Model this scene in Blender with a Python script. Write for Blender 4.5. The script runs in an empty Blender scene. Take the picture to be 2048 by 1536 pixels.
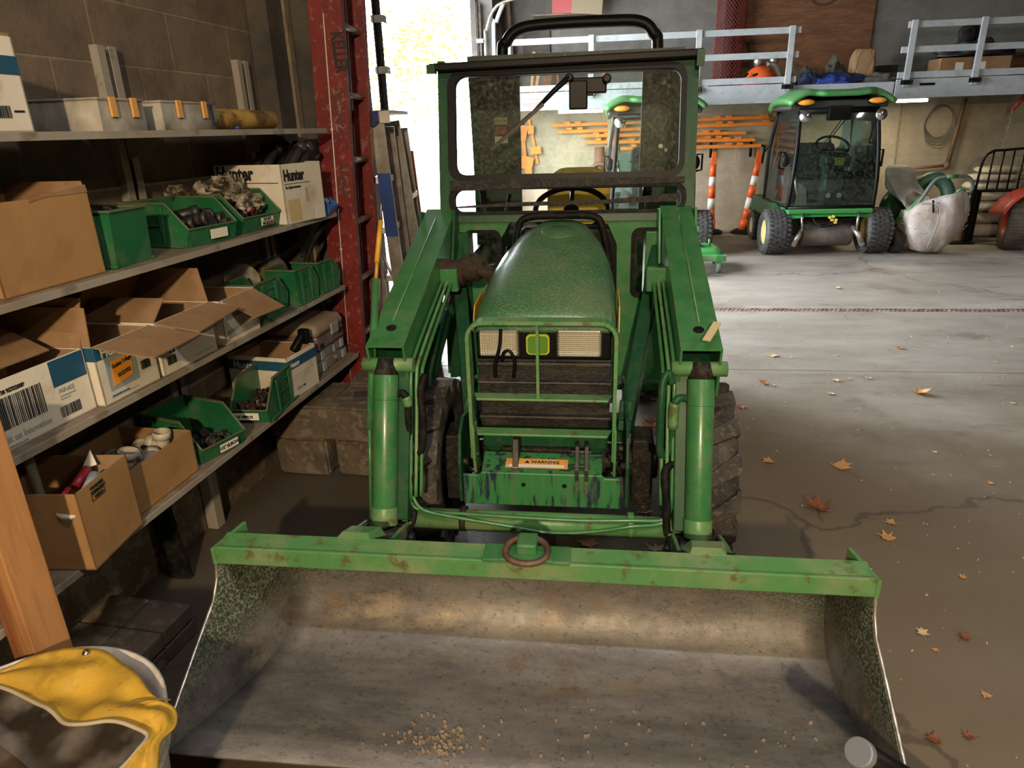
import bpy, bmesh, math, random
from mathutils import Vector, Matrix, noise as mnoise
V=Vector
R=math.radians
sc=bpy.context.scene
COL=sc.collection
random.seed(7)
# ---------------------------------------------------------------- camera
CF=1360.0
def make_camera():
    P,RO,YA=R(20.6),R(1.72),R(7.5)
    fw=V((-math.sin(YA)*math.cos(P),math.cos(YA)*math.cos(P),-math.sin(P)))
    r0=V((math.cos(YA),math.sin(YA),0)); u0=r0.cross(fw)
    rt=math.cos(RO)*r0-math.sin(RO)*u0; up=rt.cross(fw)
    cd=bpy.data.cameras.new('camera'); co=bpy.data.objects.new('camera',cd); COL.objects.link(co)
    m=Matrix((rt,up,-fw)).transposed().to_4x4(); m.translation=V((0,0,1.58))
    co.matrix_world=m
    cd.sensor_width=36; cd.lens=36*CF/2048; cd.clip_start=.05; cd.clip_end=200
    sc.camera=co
make_camera()
# ---------------------------------------------------------------- world, sun, exposure
w=bpy.data.worlds.new('sky'); sc.world=w; w.use_nodes=True
wn=w.node_tree.nodes; bg=wn['Background']
bg.inputs[0].default_value=(0.93,0.97,1.0,1); bg.inputs[1].default_value=25.0
def light(name,kind,loc,energy,color,rot=None,**kw):
    l=bpy.data.lights.new(name,kind); l.energy=energy; l.color=color
    for k,v in kw.items(): setattr(l,k,v)
    o=bpy.data.objects.new(name,l); COL.objects.link(o); o.location=loc
    if rot is not None: o.rotation_euler=rot
    return o
sun=light('sun','SUN',(-6,12,9),6.0,(1,.96,.88),angle=R(.6))
sun.rotation_euler=V((.294,-.496,-1)).to_track_quat('-Z','Y').to_euler()
# daylight portal in the garage door opening (guides sky sampling only)
pt=light('door_portal','AREA',(-1.80,7.9,1.6),1,(1,1,1),rot=(0,R(-90),0),shape='RECTANGLE',size=3.2,size_y=5.0)
pt.data.cycles.is_portal=True
# the room's own lamps, plus an added fill over the bucket
def tube_light(loc,length,energy,color,rotz=0):
    return light('tube_light','AREA',loc,energy,color,rot=(0,0,rotz),shape='RECTANGLE',size=length,size_y=.07)
WARM=(1.0,.76,.47)
light('bulb_light','POINT',(.15,-2.6,2.62),700,WARM,shadow_soft_size=.07)
tube_light((2.6,.4,3.4),1.2,38,(1,.86,.66),R(90))
tube_light((.1,.2,3.6),1.2,34,(.96,.96,1.0),R(0))  # added unseen fill; puts a cool highlight on the bucket steel
tube_light((3.98,10.25,1.745),.56,17,(1,.82,.52))
tube_light((-.27,10.25,1.745),.64,15,(1,.86,.6))
tube_light((4.6,6.2,3.6),1.2,26,(.95,.95,1.0),R(90))
sc.view_settings.view_transform='Standard'; sc.view_settings.look='None'
sc.view_settings.exposure=0.0; sc.view_settings.gamma=1.0; sc.view_settings.use_curve_mapping=False
try:
    sc.cycles.max_bounces=7; sc.cycles.diffuse_bounces=3; sc.cycles.glossy_bounces=3
    sc.cycles.transparent_max_bounces=10; sc.cycles.transmission_bounces=4; sc.cycles.sample_clamp_indirect=4.0
    sc.cycles.caustics_reflective=False; sc.cycles.caustics_refractive=False
except Exception: pass
# ---------------------------------------------------------------- materials
MT={}
def mat(name,col,rough=.5,metal=0,col2=None,scale=6,lo=.4,hi=.6,detail=5,dust=None,damt=.0,dscale=30,dlo=.5,dhi=.6,bump=0,bscale=60,stretch=None,spec=.5,emit=0,coat=0,wire=None):
    if name in MT: return MT[name]
    m=bpy.data.materials.new(name); m.use_nodes=True; nt=m.node_tree; N=nt.nodes; L=nt.links
    b=N['Principled BSDF']
    def c4(c): return (c[0],c[1],c[2],1)
    b.inputs['Base Color'].default_value=c4(col); b.inputs['Roughness'].default_value=rough; b.inputs['Metallic'].default_value=metal
    b.inputs['Specular IOR Level'].default_value=spec
    if coat: b.inputs['Coat Weight'].default_value=coat; b.inputs['Coat Roughness'].default_value=.15
    if emit: b.inputs['Emission Color'].default_value=c4(col); b.inputs['Emission Strength'].default_value=emit
    tc=N.new('ShaderNodeTexCoord'); mp=N.new('ShaderNodeMapping'); L.new(tc.outputs['Object'],mp.inputs[0])
    if stretch: mp.inputs['Scale'].default_value=stretch
    last=None
    def nz(sc_,de=detail,lo_=.4,hi_=.6):
        n=N.new('ShaderNodeTexNoise'); n.inputs['Scale'].default_value=sc_; n.inputs['Detail'].default_value=de; n.inputs['Roughness'].default_value=.62
        L.new(mp.outputs[0],n.inputs['Vector'])
        r=N.new('ShaderNodeMapRange'); r.inputs[1].default_value=lo_; r.inputs[2].default_value=hi_
        L.new(n.outputs[0],r.inputs[0]); return r.outputs[0],n
    def mix(fac,a,bb,amt=1):
        x=N.new('ShaderNodeMix'); x.data_type='RGBA'
        if amt!=1:
            mm=N.new('ShaderNodeMath'); mm.operation='MULTIPLY'; mm.inputs[1].default_value=amt; L.new(fac,mm.inputs[0]); fac=mm.outputs[0]
        L.new(fac,x.inputs[0])
        if isinstance(a,tuple): x.inputs[6].default_value=a
        else: L.new(a,x.inputs[6])
        x.inputs[7].default_value=bb; return x.outputs[2]
    cur=c4(col)
    if col2: f,_=nz(scale,detail,lo,hi); cur=mix(f,cur,c4(col2))
    if dust: f,_=nz(dscale,6,dlo,dhi); cur=mix(f,cur,c4(dust),damt)
    if not isinstance(cur,tuple): L.new(cur,b.inputs['Base Color'])
    if bump:
        _,n=nz(bscale); bp=N.new('ShaderNodeBump'); bp.inputs['Strength'].default_value=bump; bp.inputs['Distance'].default_value=.01
        L.new(n.outputs[0],bp.inputs['Height']); L.new(bp.outputs[0],b.inputs['Normal'])
    MT[name]=m; return m
def block_mat(name,c1,c2,mo,axis,dirt,bw=.406,bh=.203,damt=.7):
    m=bpy.data.materials.new(name); m.use_nodes=True; N=m.node_tree.nodes; L=m.node_tree.links; b=N['Principled BSDF']; b.inputs['Roughness'].default_value=.85
    tc=N.new('ShaderNodeTexCoord'); sp=N.new('ShaderNodeSeparateXYZ'); cb=N.new('ShaderNodeCombineXYZ'); L.new(tc.outputs['Object'],sp.inputs[0])
    L.new(sp.outputs[axis],cb.inputs[0]); L.new(sp.outputs[2],cb.inputs[1])
    br=N.new('ShaderNodeTexBrick'); L.new(cb.outputs[0],br.inputs['Vector']); br.inputs['Scale'].default_value=1
    br.inputs['Brick Width'].default_value=bw; br.inputs['Row Height'].default_value=bh; br.inputs['Mortar Size'].default_value=.005; br.inputs['Mortar Smooth'].default_value=.3
    br.inputs['Color1'].default_value=(*c1,1); br.inputs['Color2'].default_value=(*c2,1); br.inputs['Mortar'].default_value=(*mo,1); br.offset=.5
    n=N.new('ShaderNodeTexNoise'); n.inputs['Scale'].default_value=3.2; n.inputs['Detail'].default_value=8; n.inputs['Roughness'].default_value=.7; L.new(tc.outputs['Object'],n.inputs['Vector'])
    r=N.new('ShaderNodeMapRange'); r.inputs[1].default_value=.42; r.inputs[2].default_value=.66; r.inputs[4].default_value=damt; L.new(n.outputs[0],r.inputs[0])
    x=N.new('ShaderNodeMix'); x.data_type='RGBA'; L.new(r.outputs[0],x.inputs[0]); L.new(br.outputs[0],x.inputs[6]); x.inputs[7].default_value=(*dirt,1)
    L.new(x.outputs[2],b.inputs['Base Color'])
    n2=N.new('ShaderNodeTexNoise'); n2.inputs['Scale'].default_value=60; L.new(tc.outputs['Object'],n2.inputs['Vector'])
    ma=N.new('ShaderNodeMath'); ma.operation='MULTIPLY_ADD'; ma.inputs[1].default_value=.35; L.new(n2.outputs[0],ma.inputs[0])
    inv=N.new('ShaderNodeMath'); inv.operation='SUBTRACT'; inv.inputs[0].default_value=1; L.new(br.outputs[1],inv.inputs[1]); L.new(inv.outputs[0],ma.inputs[2])
    bp=N.new('ShaderNodeBump'); bp.inputs['Strength'].default_value=.6; bp.inputs['Distance'].default_value=.008; L.new(ma.outputs[0],bp.inputs['Height']); L.new(bp.outputs[0],b.inputs['Normal'])
    MT[name]=m; return m
def floor_mat():
    m=bpy.data.materials.new('concrete_floor'); m.use_nodes=True; N=m.node_tree.nodes; L=m.node_tree.links; b=N['Principled BSDF']
    tc=N.new('ShaderNodeTexCoord')
    def nz(s,lo,hi,d=8,st=None):
        n=N.new('ShaderNodeTexNoise'); n.inputs['Scale'].default_value=s; n.inputs['Detail'].default_value=d; n.inputs['Roughness'].default_value=.65
        if st:
            mp=N.new('ShaderNodeMapping'); mp.inputs['Scale'].default_value=st; L.new(tc.outputs['Object'],mp.inputs[0]); L.new(mp.outputs[0],n.inputs['Vector'])
        else: L.new(tc.outputs['Object'],n.inputs['Vector'])
        r=N.new('ShaderNodeMapRange'); r.inputs[1].default_value=lo; r.inputs[2].default_value=hi; L.new(n.outputs[0],r.inputs[0]); return r.outputs[0]
    def mix(f,a,c):
        x=N.new('ShaderNodeMix'); x.data_type='RGBA'; L.new(f,x.inputs[0])
        if isinstance(a,tuple): x.inputs[6].default_value=a
        else: L.new(a,x.inputs[6])
        x.inputs[7].default_value=c; return x.outputs[2]
    c=mix(nz(1.3,.35,.7,8,(.6,1.6,1)),(.36,.335,.30,1),(.22,.19,.155,1))
    c=mix(nz(.9,.56,.72),c,(.12,.10,.082,1))
    c=mix(nz(5,.58,.78,8,(.35,2,1)),c,(.10,.085,.07,1))
    c=mix(nz(26,.6,.72,3),c,(.36,.33,.29,1))
    # brown dirt on the near slab, also painting its dimness beyond the door daylight
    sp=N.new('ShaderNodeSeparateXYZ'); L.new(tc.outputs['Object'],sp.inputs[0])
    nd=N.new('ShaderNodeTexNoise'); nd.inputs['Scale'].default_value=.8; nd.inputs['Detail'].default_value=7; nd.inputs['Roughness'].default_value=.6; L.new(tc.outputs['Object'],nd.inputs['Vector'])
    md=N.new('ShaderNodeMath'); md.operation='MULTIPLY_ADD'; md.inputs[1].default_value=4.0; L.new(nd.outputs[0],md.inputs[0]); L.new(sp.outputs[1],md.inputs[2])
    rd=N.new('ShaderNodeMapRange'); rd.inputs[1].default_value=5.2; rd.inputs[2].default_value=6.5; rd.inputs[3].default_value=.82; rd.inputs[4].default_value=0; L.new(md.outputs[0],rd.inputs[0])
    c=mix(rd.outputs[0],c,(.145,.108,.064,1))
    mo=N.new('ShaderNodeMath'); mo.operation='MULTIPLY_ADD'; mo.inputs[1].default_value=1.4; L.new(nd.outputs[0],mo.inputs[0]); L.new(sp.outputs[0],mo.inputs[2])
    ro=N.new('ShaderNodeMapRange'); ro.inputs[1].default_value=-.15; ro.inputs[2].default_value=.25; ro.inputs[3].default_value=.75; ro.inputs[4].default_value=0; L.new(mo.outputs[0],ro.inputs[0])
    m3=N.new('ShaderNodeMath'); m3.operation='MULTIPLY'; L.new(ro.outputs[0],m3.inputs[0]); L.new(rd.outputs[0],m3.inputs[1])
    c=mix(m3.outputs[0],c,(.045,.035,.028,1))  # dark patch paints in shade on the floor between shelves and tractor
    # thin cracks
    vo=N.new('ShaderNodeTexVoronoi'); vo.feature='DISTANCE_TO_EDGE'; vo.inputs['Scale'].default_value=.22
    nn=N.new('ShaderNodeTexNoise'); nn.inputs['Scale'].default_value=2.5; nn.inputs['Detail'].default_value=6; L.new(tc.outputs['Object'],nn.inputs['Vector'])
    va=N.new('ShaderNodeVectorMath'); va.operation='MULTIPLY_ADD'; L.new(nn.outputs['Color'],va.inputs[0]); va.inputs[1].default_value=(.6,.6,.6); L.new(tc.outputs['Object'],va.inputs[2]); L.new(va.outputs[0],vo.inputs['Vector'])
    r=N.new('ShaderNodeMapRange'); r.inputs[1].default_value=.0015; r.inputs[2].default_value=.004; r.inputs[3].default_value=.55; r.inputs[4].default_value=0; L.new(vo.outputs[0],r.inputs[0])
    c=mix(r.outputs[0],c,(.05,.042,.035,1))
    L.new(c,b.inputs['Base Color'])
    rr=N.new('ShaderNodeMapRange'); rr.inputs[3].default_value=.42; rr.inputs[4].default_value=.7; L.new(nz(2,.3,.7),rr.inputs[0]); L.new(rr.outputs[0],b.inputs['Roughness'])
    n3=N.new('ShaderNodeTexNoise'); n3.inputs['Scale'].default_value=90; n3.inputs['Detail'].default_value=5; L.new(tc.outputs['Object'],n3.inputs['Vector'])
    bp=N.new('ShaderNodeBump'); bp.inputs['Strength'].default_value=.35; bp.inputs['Distance'].default_value=.004; L.new(n3.outputs[0],bp.inputs['Height']); L.new(bp.outputs[0],b.inputs['Normal'])
    return m
def glass_mat(name,tint=(.92,.96,.93),dust=.10,dcol=(.5,.5,.45),dscale=60,gloss=.12):
    m=bpy.data.materials.new(name); m.use_nodes=True; N=m.node_tree.nodes; L=m.node_tree.links
    N.remove(N['Principled BSDF']); out=N['Material Output']
    tr=N.new('ShaderNodeBsdfTransparent'); tr.inputs[0].default_value=(*tint,1)
    gl=N.new('ShaderNodeBsdfGlossy'); gl.inputs['Roughness'].default_value=.03
    df=N.new('ShaderNodeBsdfDiffuse'); df.inputs[0].default_value=(*dcol,1)
    fr=N.new('ShaderNodeFresnel'); fr.inputs[0].default_value=1.45
    m1=N.new('ShaderNodeMixShader'); L.new(fr.outputs[0],m1.inputs[0]); L.new(tr.outputs[0],m1.inputs[1]); L.new(gl.outputs[0],m1.inputs[2])
    tc=N.new('ShaderNodeTexCoord'); n=N.new('ShaderNodeTexNoise'); n.inputs['Scale'].default_value=dscale; n.inputs['Detail'].default_value=6; L.new(tc.outputs['Object'],n.inputs['Vector'])
    r=N.new('ShaderNodeMapRange'); r.inputs[1].default_value=.45; r.inputs[2].default_value=.75; r.inputs[3].default_value=dust*.12; r.inputs[4].default_value=min(1,dust*3.2); L.new(n.outputs[0],r.inputs[0])
    m2=N.new('ShaderNodeMixShader'); L.new(r.outputs[0],m2.inputs[0]); L.new(m1.outputs[0],m2.inputs[1]); L.new(df.outputs[0],m2.inputs[2])
    L.new(m2.outputs[0],out.inputs[0]); MT[name]=m; return m
# palette
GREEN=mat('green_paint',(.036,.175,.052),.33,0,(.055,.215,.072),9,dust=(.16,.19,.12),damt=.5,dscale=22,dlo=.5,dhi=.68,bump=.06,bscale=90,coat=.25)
GREENW=mat('worn_green_paint',(.095,.27,.09),.38,0,(.24,.30,.15),7,.45,.7,dust=(.12,.075,.04),damt=.8,dscale=16,dlo=.56,dhi=.66,bump=.15,bscale=50)
GREENH=mat('dusty_hood_paint',(.022,.15,.055),.38,0,(.10,.19,.09),3.2,.38,.66,dust=(.30,.32,.20),damt=.6,dscale=130,dlo=.5,dhi=.66,coat=.3)
GREEND=mat('dark_shaded_green',(.010,.062,.026),.4,0,(.014,.08,.032),6,dust=(.08,.10,.06),damt=.25,spec=.25)  # deeper green; on the cab frame it paints in backlit shade
BRACK=mat('scratched_green_paint',(.04,.21,.06),.42,0,(.018,.03,.05),14,.52,.6,stretch=(3,3,.5),dust=(.14,.17,.12),damt=.4,dscale=9)
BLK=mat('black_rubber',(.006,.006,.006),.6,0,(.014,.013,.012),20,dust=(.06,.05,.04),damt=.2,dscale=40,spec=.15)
BLKP=mat('black_plastic',(.005,.005,.0055),.42,spec=.18)
BLKD=mat('dusty_black',(.010,.009,.008),.65,0,(.03,.026,.02),30,.45,.7,dust=(.12,.10,.075),damt=.3,dscale=80,spec=.3)
GRILL=mat('dirty_grille',(.012,.011,.012),.5,0,(.05,.042,.036),6,.48,.66,dust=(.09,.085,.08),damt=.4,dscale=60,stretch=(1,1,3),bump=.2)
TYRE=mat('tyre_rubber',(.028,.026,.024),.75,0,(.095,.078,.06),7,.4,.65,dust=(.22,.19,.15),damt=.35,dscale=60,dlo=.55,bump=.2)
TYREB=mat('tyre_dark',(.02,.02,.021),.7,0,(.05,.05,.05),20,dust=(.2,.2,.2),damt=.25,dscale=90)
STEEL=mat('bucket_steel',(.15,.14,.135),.36,.55,(.075,.065,.06),4,.38,.62,dust=(.36,.29,.2),damt=.6,dscale=11,dlo=.52,dhi=.7,bump=.12,bscale=40,stretch=(.6,1.6,1.6))
GREASE=mat('greasy_steel',(.035,.032,.028),.5,.5,(.07,.06,.05),12,bump=.3,bscale=40)
CHROME=mat('chrome',(.6,.6,.6),.22,1)
ALU=mat('aluminium',(.48,.46,.43),.38,.75,(.36,.32,.27),10,dust=(.2,.14,.08),damt=.3,dscale=8)
RED=mat('red_fibreglass',(.15,.013,.012),.45,0,(.21,.022,.018),5,dust=(.4,.3,.26),damt=.25,dscale=35,dlo=.58)
REDT=mat('red_paint',(.42,.035,.02),.4,0,(.30,.03,.02),6,dust=(.3,.2,.15),damt=.3)
YEL=mat('yellow_paint',(.75,.42,.03),.45,0,(.55,.31,.04),12)
YELS=mat('seat_yellow',(.62,.40,.03),.5,0,(.5,.34,.06),5)
ORG=mat('orange_paint',(.85,.27,.03),.5,0,(.75,.22,.03),9)
ORGW=mat('orange_plastic',(.9,.14,.03),.4)
WHT=mat('white_plastic',(.75,.72,.66),.4,0,(.6,.55,.47),8,dust=(.25,.18,.1),damt=.2)
WHTR=mat('white_reflector',(.85,.85,.82),.35)
SHELF=mat('shelf_paint',(.36,.335,.28),.55,0,(.27,.225,.17),3,.4,.7,dust=(.14,.09,.05),damt=.6,dscale=9,dlo=.58,dhi=.66)
SHELFT=mat('dusty_board',(.25,.19,.13),.8,0,(.16,.115,.075),6,dust=(.3,.25,.19),damt=.4,dscale=25)
WOOD=mat('pine_wood',(.50,.25,.10),.6,0,(.33,.14,.05),5,.4,.66,stretch=(6,6,.5),dust=(.12,.05,.02),damt=.5,dscale=5,dlo=.62,dhi=.7,bump=.1)
CARD=mat('cardboard',(.42,.235,.095),.75,0,(.36,.195,.075),3,dust=(.25,.14,.06),damt=.3,dscale=9,dlo=.55,bump=.08,bscale=120)
CARDD=mat('brown_cardboard',(.34,.205,.105),.8,0,(.28,.16,.075),4,dust=(.16,.09,.05),damt=.3,dscale=14,bump=.08,bscale=120)
WCARD=mat('white_cardboard',(.80,.74,.62),.7,0,(.68,.61,.49),5,.4,.7,dust=(.35,.26,.16),damt=.45,dscale=7,dlo=.56,dhi=.7)
BIN=mat('green_bin_plastic',(.014,.12,.045),.32,0,(.025,.155,.062),6,dust=(.14,.16,.09),damt=.3,dscale=14,dlo=.52)
BINR=mat('dusty_bin_rim',(.07,.13,.055),.6,0,(.13,.13,.07),20)
BLUEP=mat('blue_plastic',(.02,.08,.33),.4)
INKB=mat('blue_ink',(.015,.085,.16),.55); INKK=mat('black_ink',(.012,.012,.012),.6); INKG=mat('grey_ink',(.30,.36,.38),.6)
PAPER=mat('paper',(.78,.74,.64),.7); PAPO=mat('orange_paper',(.85,.34,.03),.7)
BRICKL=block_mat('left_block_wall',(.23,.175,.122),(.165,.122,.084),(.30,.24,.175),1,(.07,.055,.042),damt=.75)
BRICKU=block_mat('upper_block_wall',(.17,.165,.15),(.145,.14,.13),(.20,.19,.175),0,(.09,.085,.075),damt=.6)
BRICKB=block_mat('back_block_wall',(.42,.36,.27),(.38,.325,.24),(.46,.41,.32),0,(.20,.17,.13),damt=.5)
CONC=mat('rough_concrete',(.15,.112,.075),.9,0,(.075,.056,.04),9,.4,.65,dust=(.34,.29,.22),damt=.4,dscale=18,bump=.6,bscale=30)
DKWALL=mat('dark_wall',(.05,.045,.04),.8,0,(.09,.08,.065),4)
GREYP=mat('grey_enamel',(.42,.46,.50),.4,0,(.36,.40,.44),4,dust=(.2,.17,.14),damt=.25,dscale=12,dlo=.58)
PLY=mat('plywood_board',(.17,.072,.03),.7,0,(.11,.045,.02),4,stretch=(.5,1,3),dust=(.30,.16,.08),damt=.25,dscale=12)
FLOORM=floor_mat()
GLS=glass_mat('dusty_windshield',(.84,.89,.86),.03,(.55,.55,.5),70)
GLC=glass_mat('cab_glass',(.88,.95,.91),.02,(.5,.55,.5),30)
CLEAR=glass_mat('clear_plastic',(.94,.92,.88),.17,(.85,.80,.70),5)
VINYL=glass_mat('clear_vinyl',(.80,.74,.68),.12,(.55,.48,.40),9)
# ---------------------------------------------------------------- mesh helpers
ZUP=V((0,0,1))
def frame(ax):
    ax=V(ax).normalized(); h=V((0,0,1)) if abs(ax.z)<.9 else V((0,1,0))
    u=ax.cross(h).normalized(); return u,ax.cross(u).normalized()
def smooth_path(pts,n=6,closed=False):
    P=[V(p) for p in pts]; out=[]
    N_=len(P); rng=range(N_) if closed else range(N_-1)
    for i in rng:
        if closed: a,b,c,d=P[i-1],P[i],P[(i+1)%N_],P[(i+2)%N_]
        else: a,b,c,d=P[max(i-1,0)],P[i],P[i+1],P[min(i+2,N_-1)]
        for k in range(n):
            t=k/n
            out.append(.5*((2*b)+(c-a)*t+(2*a-5*b+4*c-d)*t*t+(3*b-a-3*c+d)*t**3))
    if not closed: out.append(P[-1])
    return out
def rrect(x0,y0,x1,y1,r,n=5):
    o=[]
    for cx,cy,a in ((x1-r,y1-r,0),(x0+r,y1-r,90),(x0+r,y0+r,180),(x1-r,y0+r,270)):
        for k in range(n+1):
            t=R(a+90*k/n); o.append((cx+r*math.cos(t),cy+r*math.sin(t)))
    return o
class MB:
    def __init__(s): s.bm=bmesh.new()
    def raw(s,verts,faces,smooth=False):
        vs=[s.bm.verts.new(v) for v in verts]
        for f in faces:
            try: q=s.bm.faces.new([vs[i] for i in f]); q.smooth=smooth
            except ValueError: pass
        return s
    def hexa(s,p): return s.raw(p,[(3,2,1,0),(4,5,6,7),(0,1,5,4),(1,2,6,5),(2,3,7,6),(3,0,4,7)])
    def box(s,c,d,rot=None):
        c=V(c); x,y,z=[k/2 for k in d]
        P=[V(q) for q in ((-x,-y,-z),(x,-y,-z),(x,y,-z),(-x,y,-z),(-x,-y,z),(x,-y,z),(x,y,z),(-x,y,z))]
        if rot is not None: P=[rot@q for q in P]
        return s.hexa([c+q for q in P])
    def bx(s,x0,x1,y0,y1,z0,z1): return s.box(((x0+x1)/2,(y0+y1)/2,(z0+z1)/2),(abs(x1-x0),abs(y1-y0),abs(z1-z0)))
    def beam(s,a,b,w,h,up=ZUP):
        a,b=V(a),V(b); d=(b-a).normalized(); r=d.cross(V(up)).normalized(); u=r.cross(d)
        P=[p+r*sx*w/2+u*sy*h/2 for p in (a,b) for sx,sy in ((-1,-1),(1,-1),(1,1),(-1,1))]
        return s.hexa(P)
    def cyl(s,a,b,r,r2=None,n=18,caps=True):
        a,b=V(a),V(b); r2=r if r2 is None else r2; u,v=frame(b-a)
        P=[p+(u*math.cos(2*math.pi*k/n)+v*math.sin(2*math.pi*k/n))*rr for p,rr in ((a,r),(b,r2)) for k in range(n)]
        s.raw(P,[(k,(k+1)%n,n+(k+1)%n,n+k) for k in range(n)],True)
        if caps: s.raw(P[:n],[tuple(range(n))[::-1]]); s.raw(P[n:],[tuple(range(n))])
        return s
    def tube(s,pts,r,n=8,closed=False,sm=0,caps=True):
        if sm: pts=smooth_path(pts,sm,closed)
        P=[V(p) for p in pts]; M=len(P); rs=r if isinstance(r,(list,tuple)) else [r]*M
        ring=[]; u=None
        for i in range(M):
            if closed: t=(P[(i+1)%M]-P[i-1])
            else: t=P[min(i+1,M-1)]-P[max(i-1,0)]
            t.normalize()
            if u is None: u,_=frame(t)
            u=(u-t*u.dot(t)).normalized(); v=t.cross(u)
            ring+= [P[i]+(u*math.cos(2*math.pi*k/n)+v*math.sin(2*math.pi*k/n))*rs[i] for k in range(n)]
        F=[]
        for i in range(M if closed else M-1):
            j=(i+1)%M
            for k in range(n): F.append((i*n+k,i*n+(k+1)%n,j*n+(k+1)%n,j*n+k))
        s.raw(ring,F,True)
        if caps and not closed: s.raw(ring[:n],[tuple(range(n))[::-1]]); s.raw(ring[-n:],[tuple(range(n))])
        return s
    def prism(s,poly,o,ux,uy,t):
        o,ux,uy=V(o),V(ux),V(uy); nz=ux.cross(uy).normalized()*t; n=len(poly)
        A=[o+ux*x+uy*y for x,y in poly]; P=A+[p+nz for p in A]
        return s.raw(P,[tuple(range(n))[::-1],tuple(range(n,2*n))]+[(k,(k+1)%n,n+(k+1)%n,n+k) for k in range(n)])
    def lathe(s,prof,o,ax,n=28,sm=True):
        o,ax=V(o),V(ax).normalized(); u,v=frame(ax); P=[]
        for (r,h) in prof: P+=[o+ax*h+(u*math.cos(2*math.pi*k/n)+v*math.sin(2*math.pi*k/n))*max(r,1e-4) for k in range(n)]
        return s.raw(P,[(i*n+k,i*n+(k+1)%n,(i+1)*n+(k+1)%n,(i+1)*n+k) for i in range(len(prof)-1) for k in range(n)],sm)
    def grid(s,fn,nu,nv,smooth=True):
        P=[fn(i/nu,j/nv) for i in range(nu+1) for j in range(nv+1)]; m=nv+1
        return s.raw(P,[(i*m+j,(i+1)*m+j,(i+1)*m+j+1,i*m+j+1) for i in range(nu) for j in range(nv)],smooth)
    def loft(s,rings,caps=True,smooth=True):
        n=len(rings[0]); P=[V(p) for r in rings for p in r]
        s.raw(P,[(i*n+k,i*n+(k+1)%n,(i+1)*n+(k+1)%n,(i+1)*n+k) for i in range(len(rings)-1) for k in range(n)],smooth)
        if caps: s.raw(P[:n],[tuple(range(n))[::-1]]); s.raw(P[-n:],[tuple(range(n))])
        return s
    def blob(s,c,rad,seed=0,amp=.15,n=10,freq=2.):
        c=V(c); rad=V(rad)
        def f(i,j):
            th=i*2*math.pi; ph=j*math.pi; d=V((math.cos(th)*math.sin(ph),math.sin(th)*math.sin(ph),math.cos(ph)))
            k=1+amp*mnoise.noise(d*freq+V((seed*7.1,seed*3.3,seed)))*2
            return c+V((d.x*rad.x,d.y*rad.y,d.z*rad.z))*k
        return s.grid(f,n*2,n)
    def build(s,name,m,parent=None,bevel=0,seg=2,sub=0,solid=0,label=None,each=False):
        bmesh.ops.remove_doubles(s.bm,verts=s.bm.verts,dist=1e-6)
        if each:      # every separate piece becomes a part of its own
            s.bm.verts.ensure_lookup_table(); seen=set(); out=[]
            for v in s.bm.verts:
                if v.index in seen: continue
                st=[v]; seen.add(v.index); isl=[]
                while st:
                    a=st.pop(); isl.append(a)
                    for e in a.link_edges:
                        b_=e.other_vert(a)
                        if b_.index not in seen: seen.add(b_.index); st.append(b_)
                idx={a.index:i for i,a in enumerate(isl)}; fs={f for a in isl for f in a.link_faces}
                q=MB(); vs=[q.bm.verts.new(a.co) for a in isl]
                for f in fs: g=q.bm.faces.new([vs[idx[a.index]] for a in f.verts]); g.smooth=f.smooth
                out.append(q.build(name,m,parent,bevel,seg,sub,solid,label))
            s.bm.free(); return out
        bmesh.ops.recalc_face_normals(s.bm,faces=s.bm.faces)
        me=bpy.data.meshes.new(name)
        s.bm.to_mesh(me); s.bm.free()
        me.materials.append(m)
        o=bpy.data.objects.new(name,me); COL.objects.link(o)
        if parent is not None:
            top=parent
            while top.parent: top=top.parent
            if top.get('_w'): me.transform(Matrix.Translation(-top.location))
            o.parent=parent
        if solid: q=o.modifiers.new('t','SOLIDIFY'); q.thickness=solid; q.offset=0
        if bevel: q=o.modifiers.new('b','BEVEL'); q.width=bevel; q.segments=seg; q.limit_method='ANGLE'; q.angle_limit=R(35)
        if sub: q=o.modifiers.new('s','SUBSURF'); q.levels=sub; q.render_levels=sub
        if label: o['label']=label
        return o
def tag(o,label,cat,group=None,kind=None):
    if label: o['label']=label
    if cat: o['category']=cat
    if group: o['group']=group
    if kind: o['kind']=kind
    return o
def thing(name,label,cat,loc=(0,0,0),rz=0,group=None,world=False):
    """an Empty at the thing's base; world=True: its parts' vertices are given in world coordinates"""
    o=bpy.data.objects.new(name,None); COL.objects.link(o); o.empty_display_size=.05
    o.location=loc; o.rotation_euler=(0,0,rz)
    if world: o['_w']=1
    return tag(o,label,cat,group)
def solo(name,mb,m,label,cat,loc=None,group=None,kind=None,**kw):
    """a thing that is one mesh, its origin moved to its own base"""
    bm=mb.bm; xs=[v.co for v in bm.verts]
    if loc is None:
        loc=V(((min(v.x for v in xs)+max(v.x for v in xs))/2,(min(v.y for v in xs)+max(v.y for v in xs))/2,min(v.z for v in xs)))
        bmesh.ops.translate(bm,verts=bm.verts,vec=-loc)
    o=mb.build(name,m,**kw); o.location=loc
    return tag(o,label,cat,group,kind)
def copy_tree(o,parent=None):
    c=o.copy(); COL.objects.link(c); c.parent=parent
    for ch in list(o.children): copy_tree(ch,c)
    return c
def struct(name,mb,m,**kw):
    o=mb.build(name,m,**kw); o['kind']='structure'; return o
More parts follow.
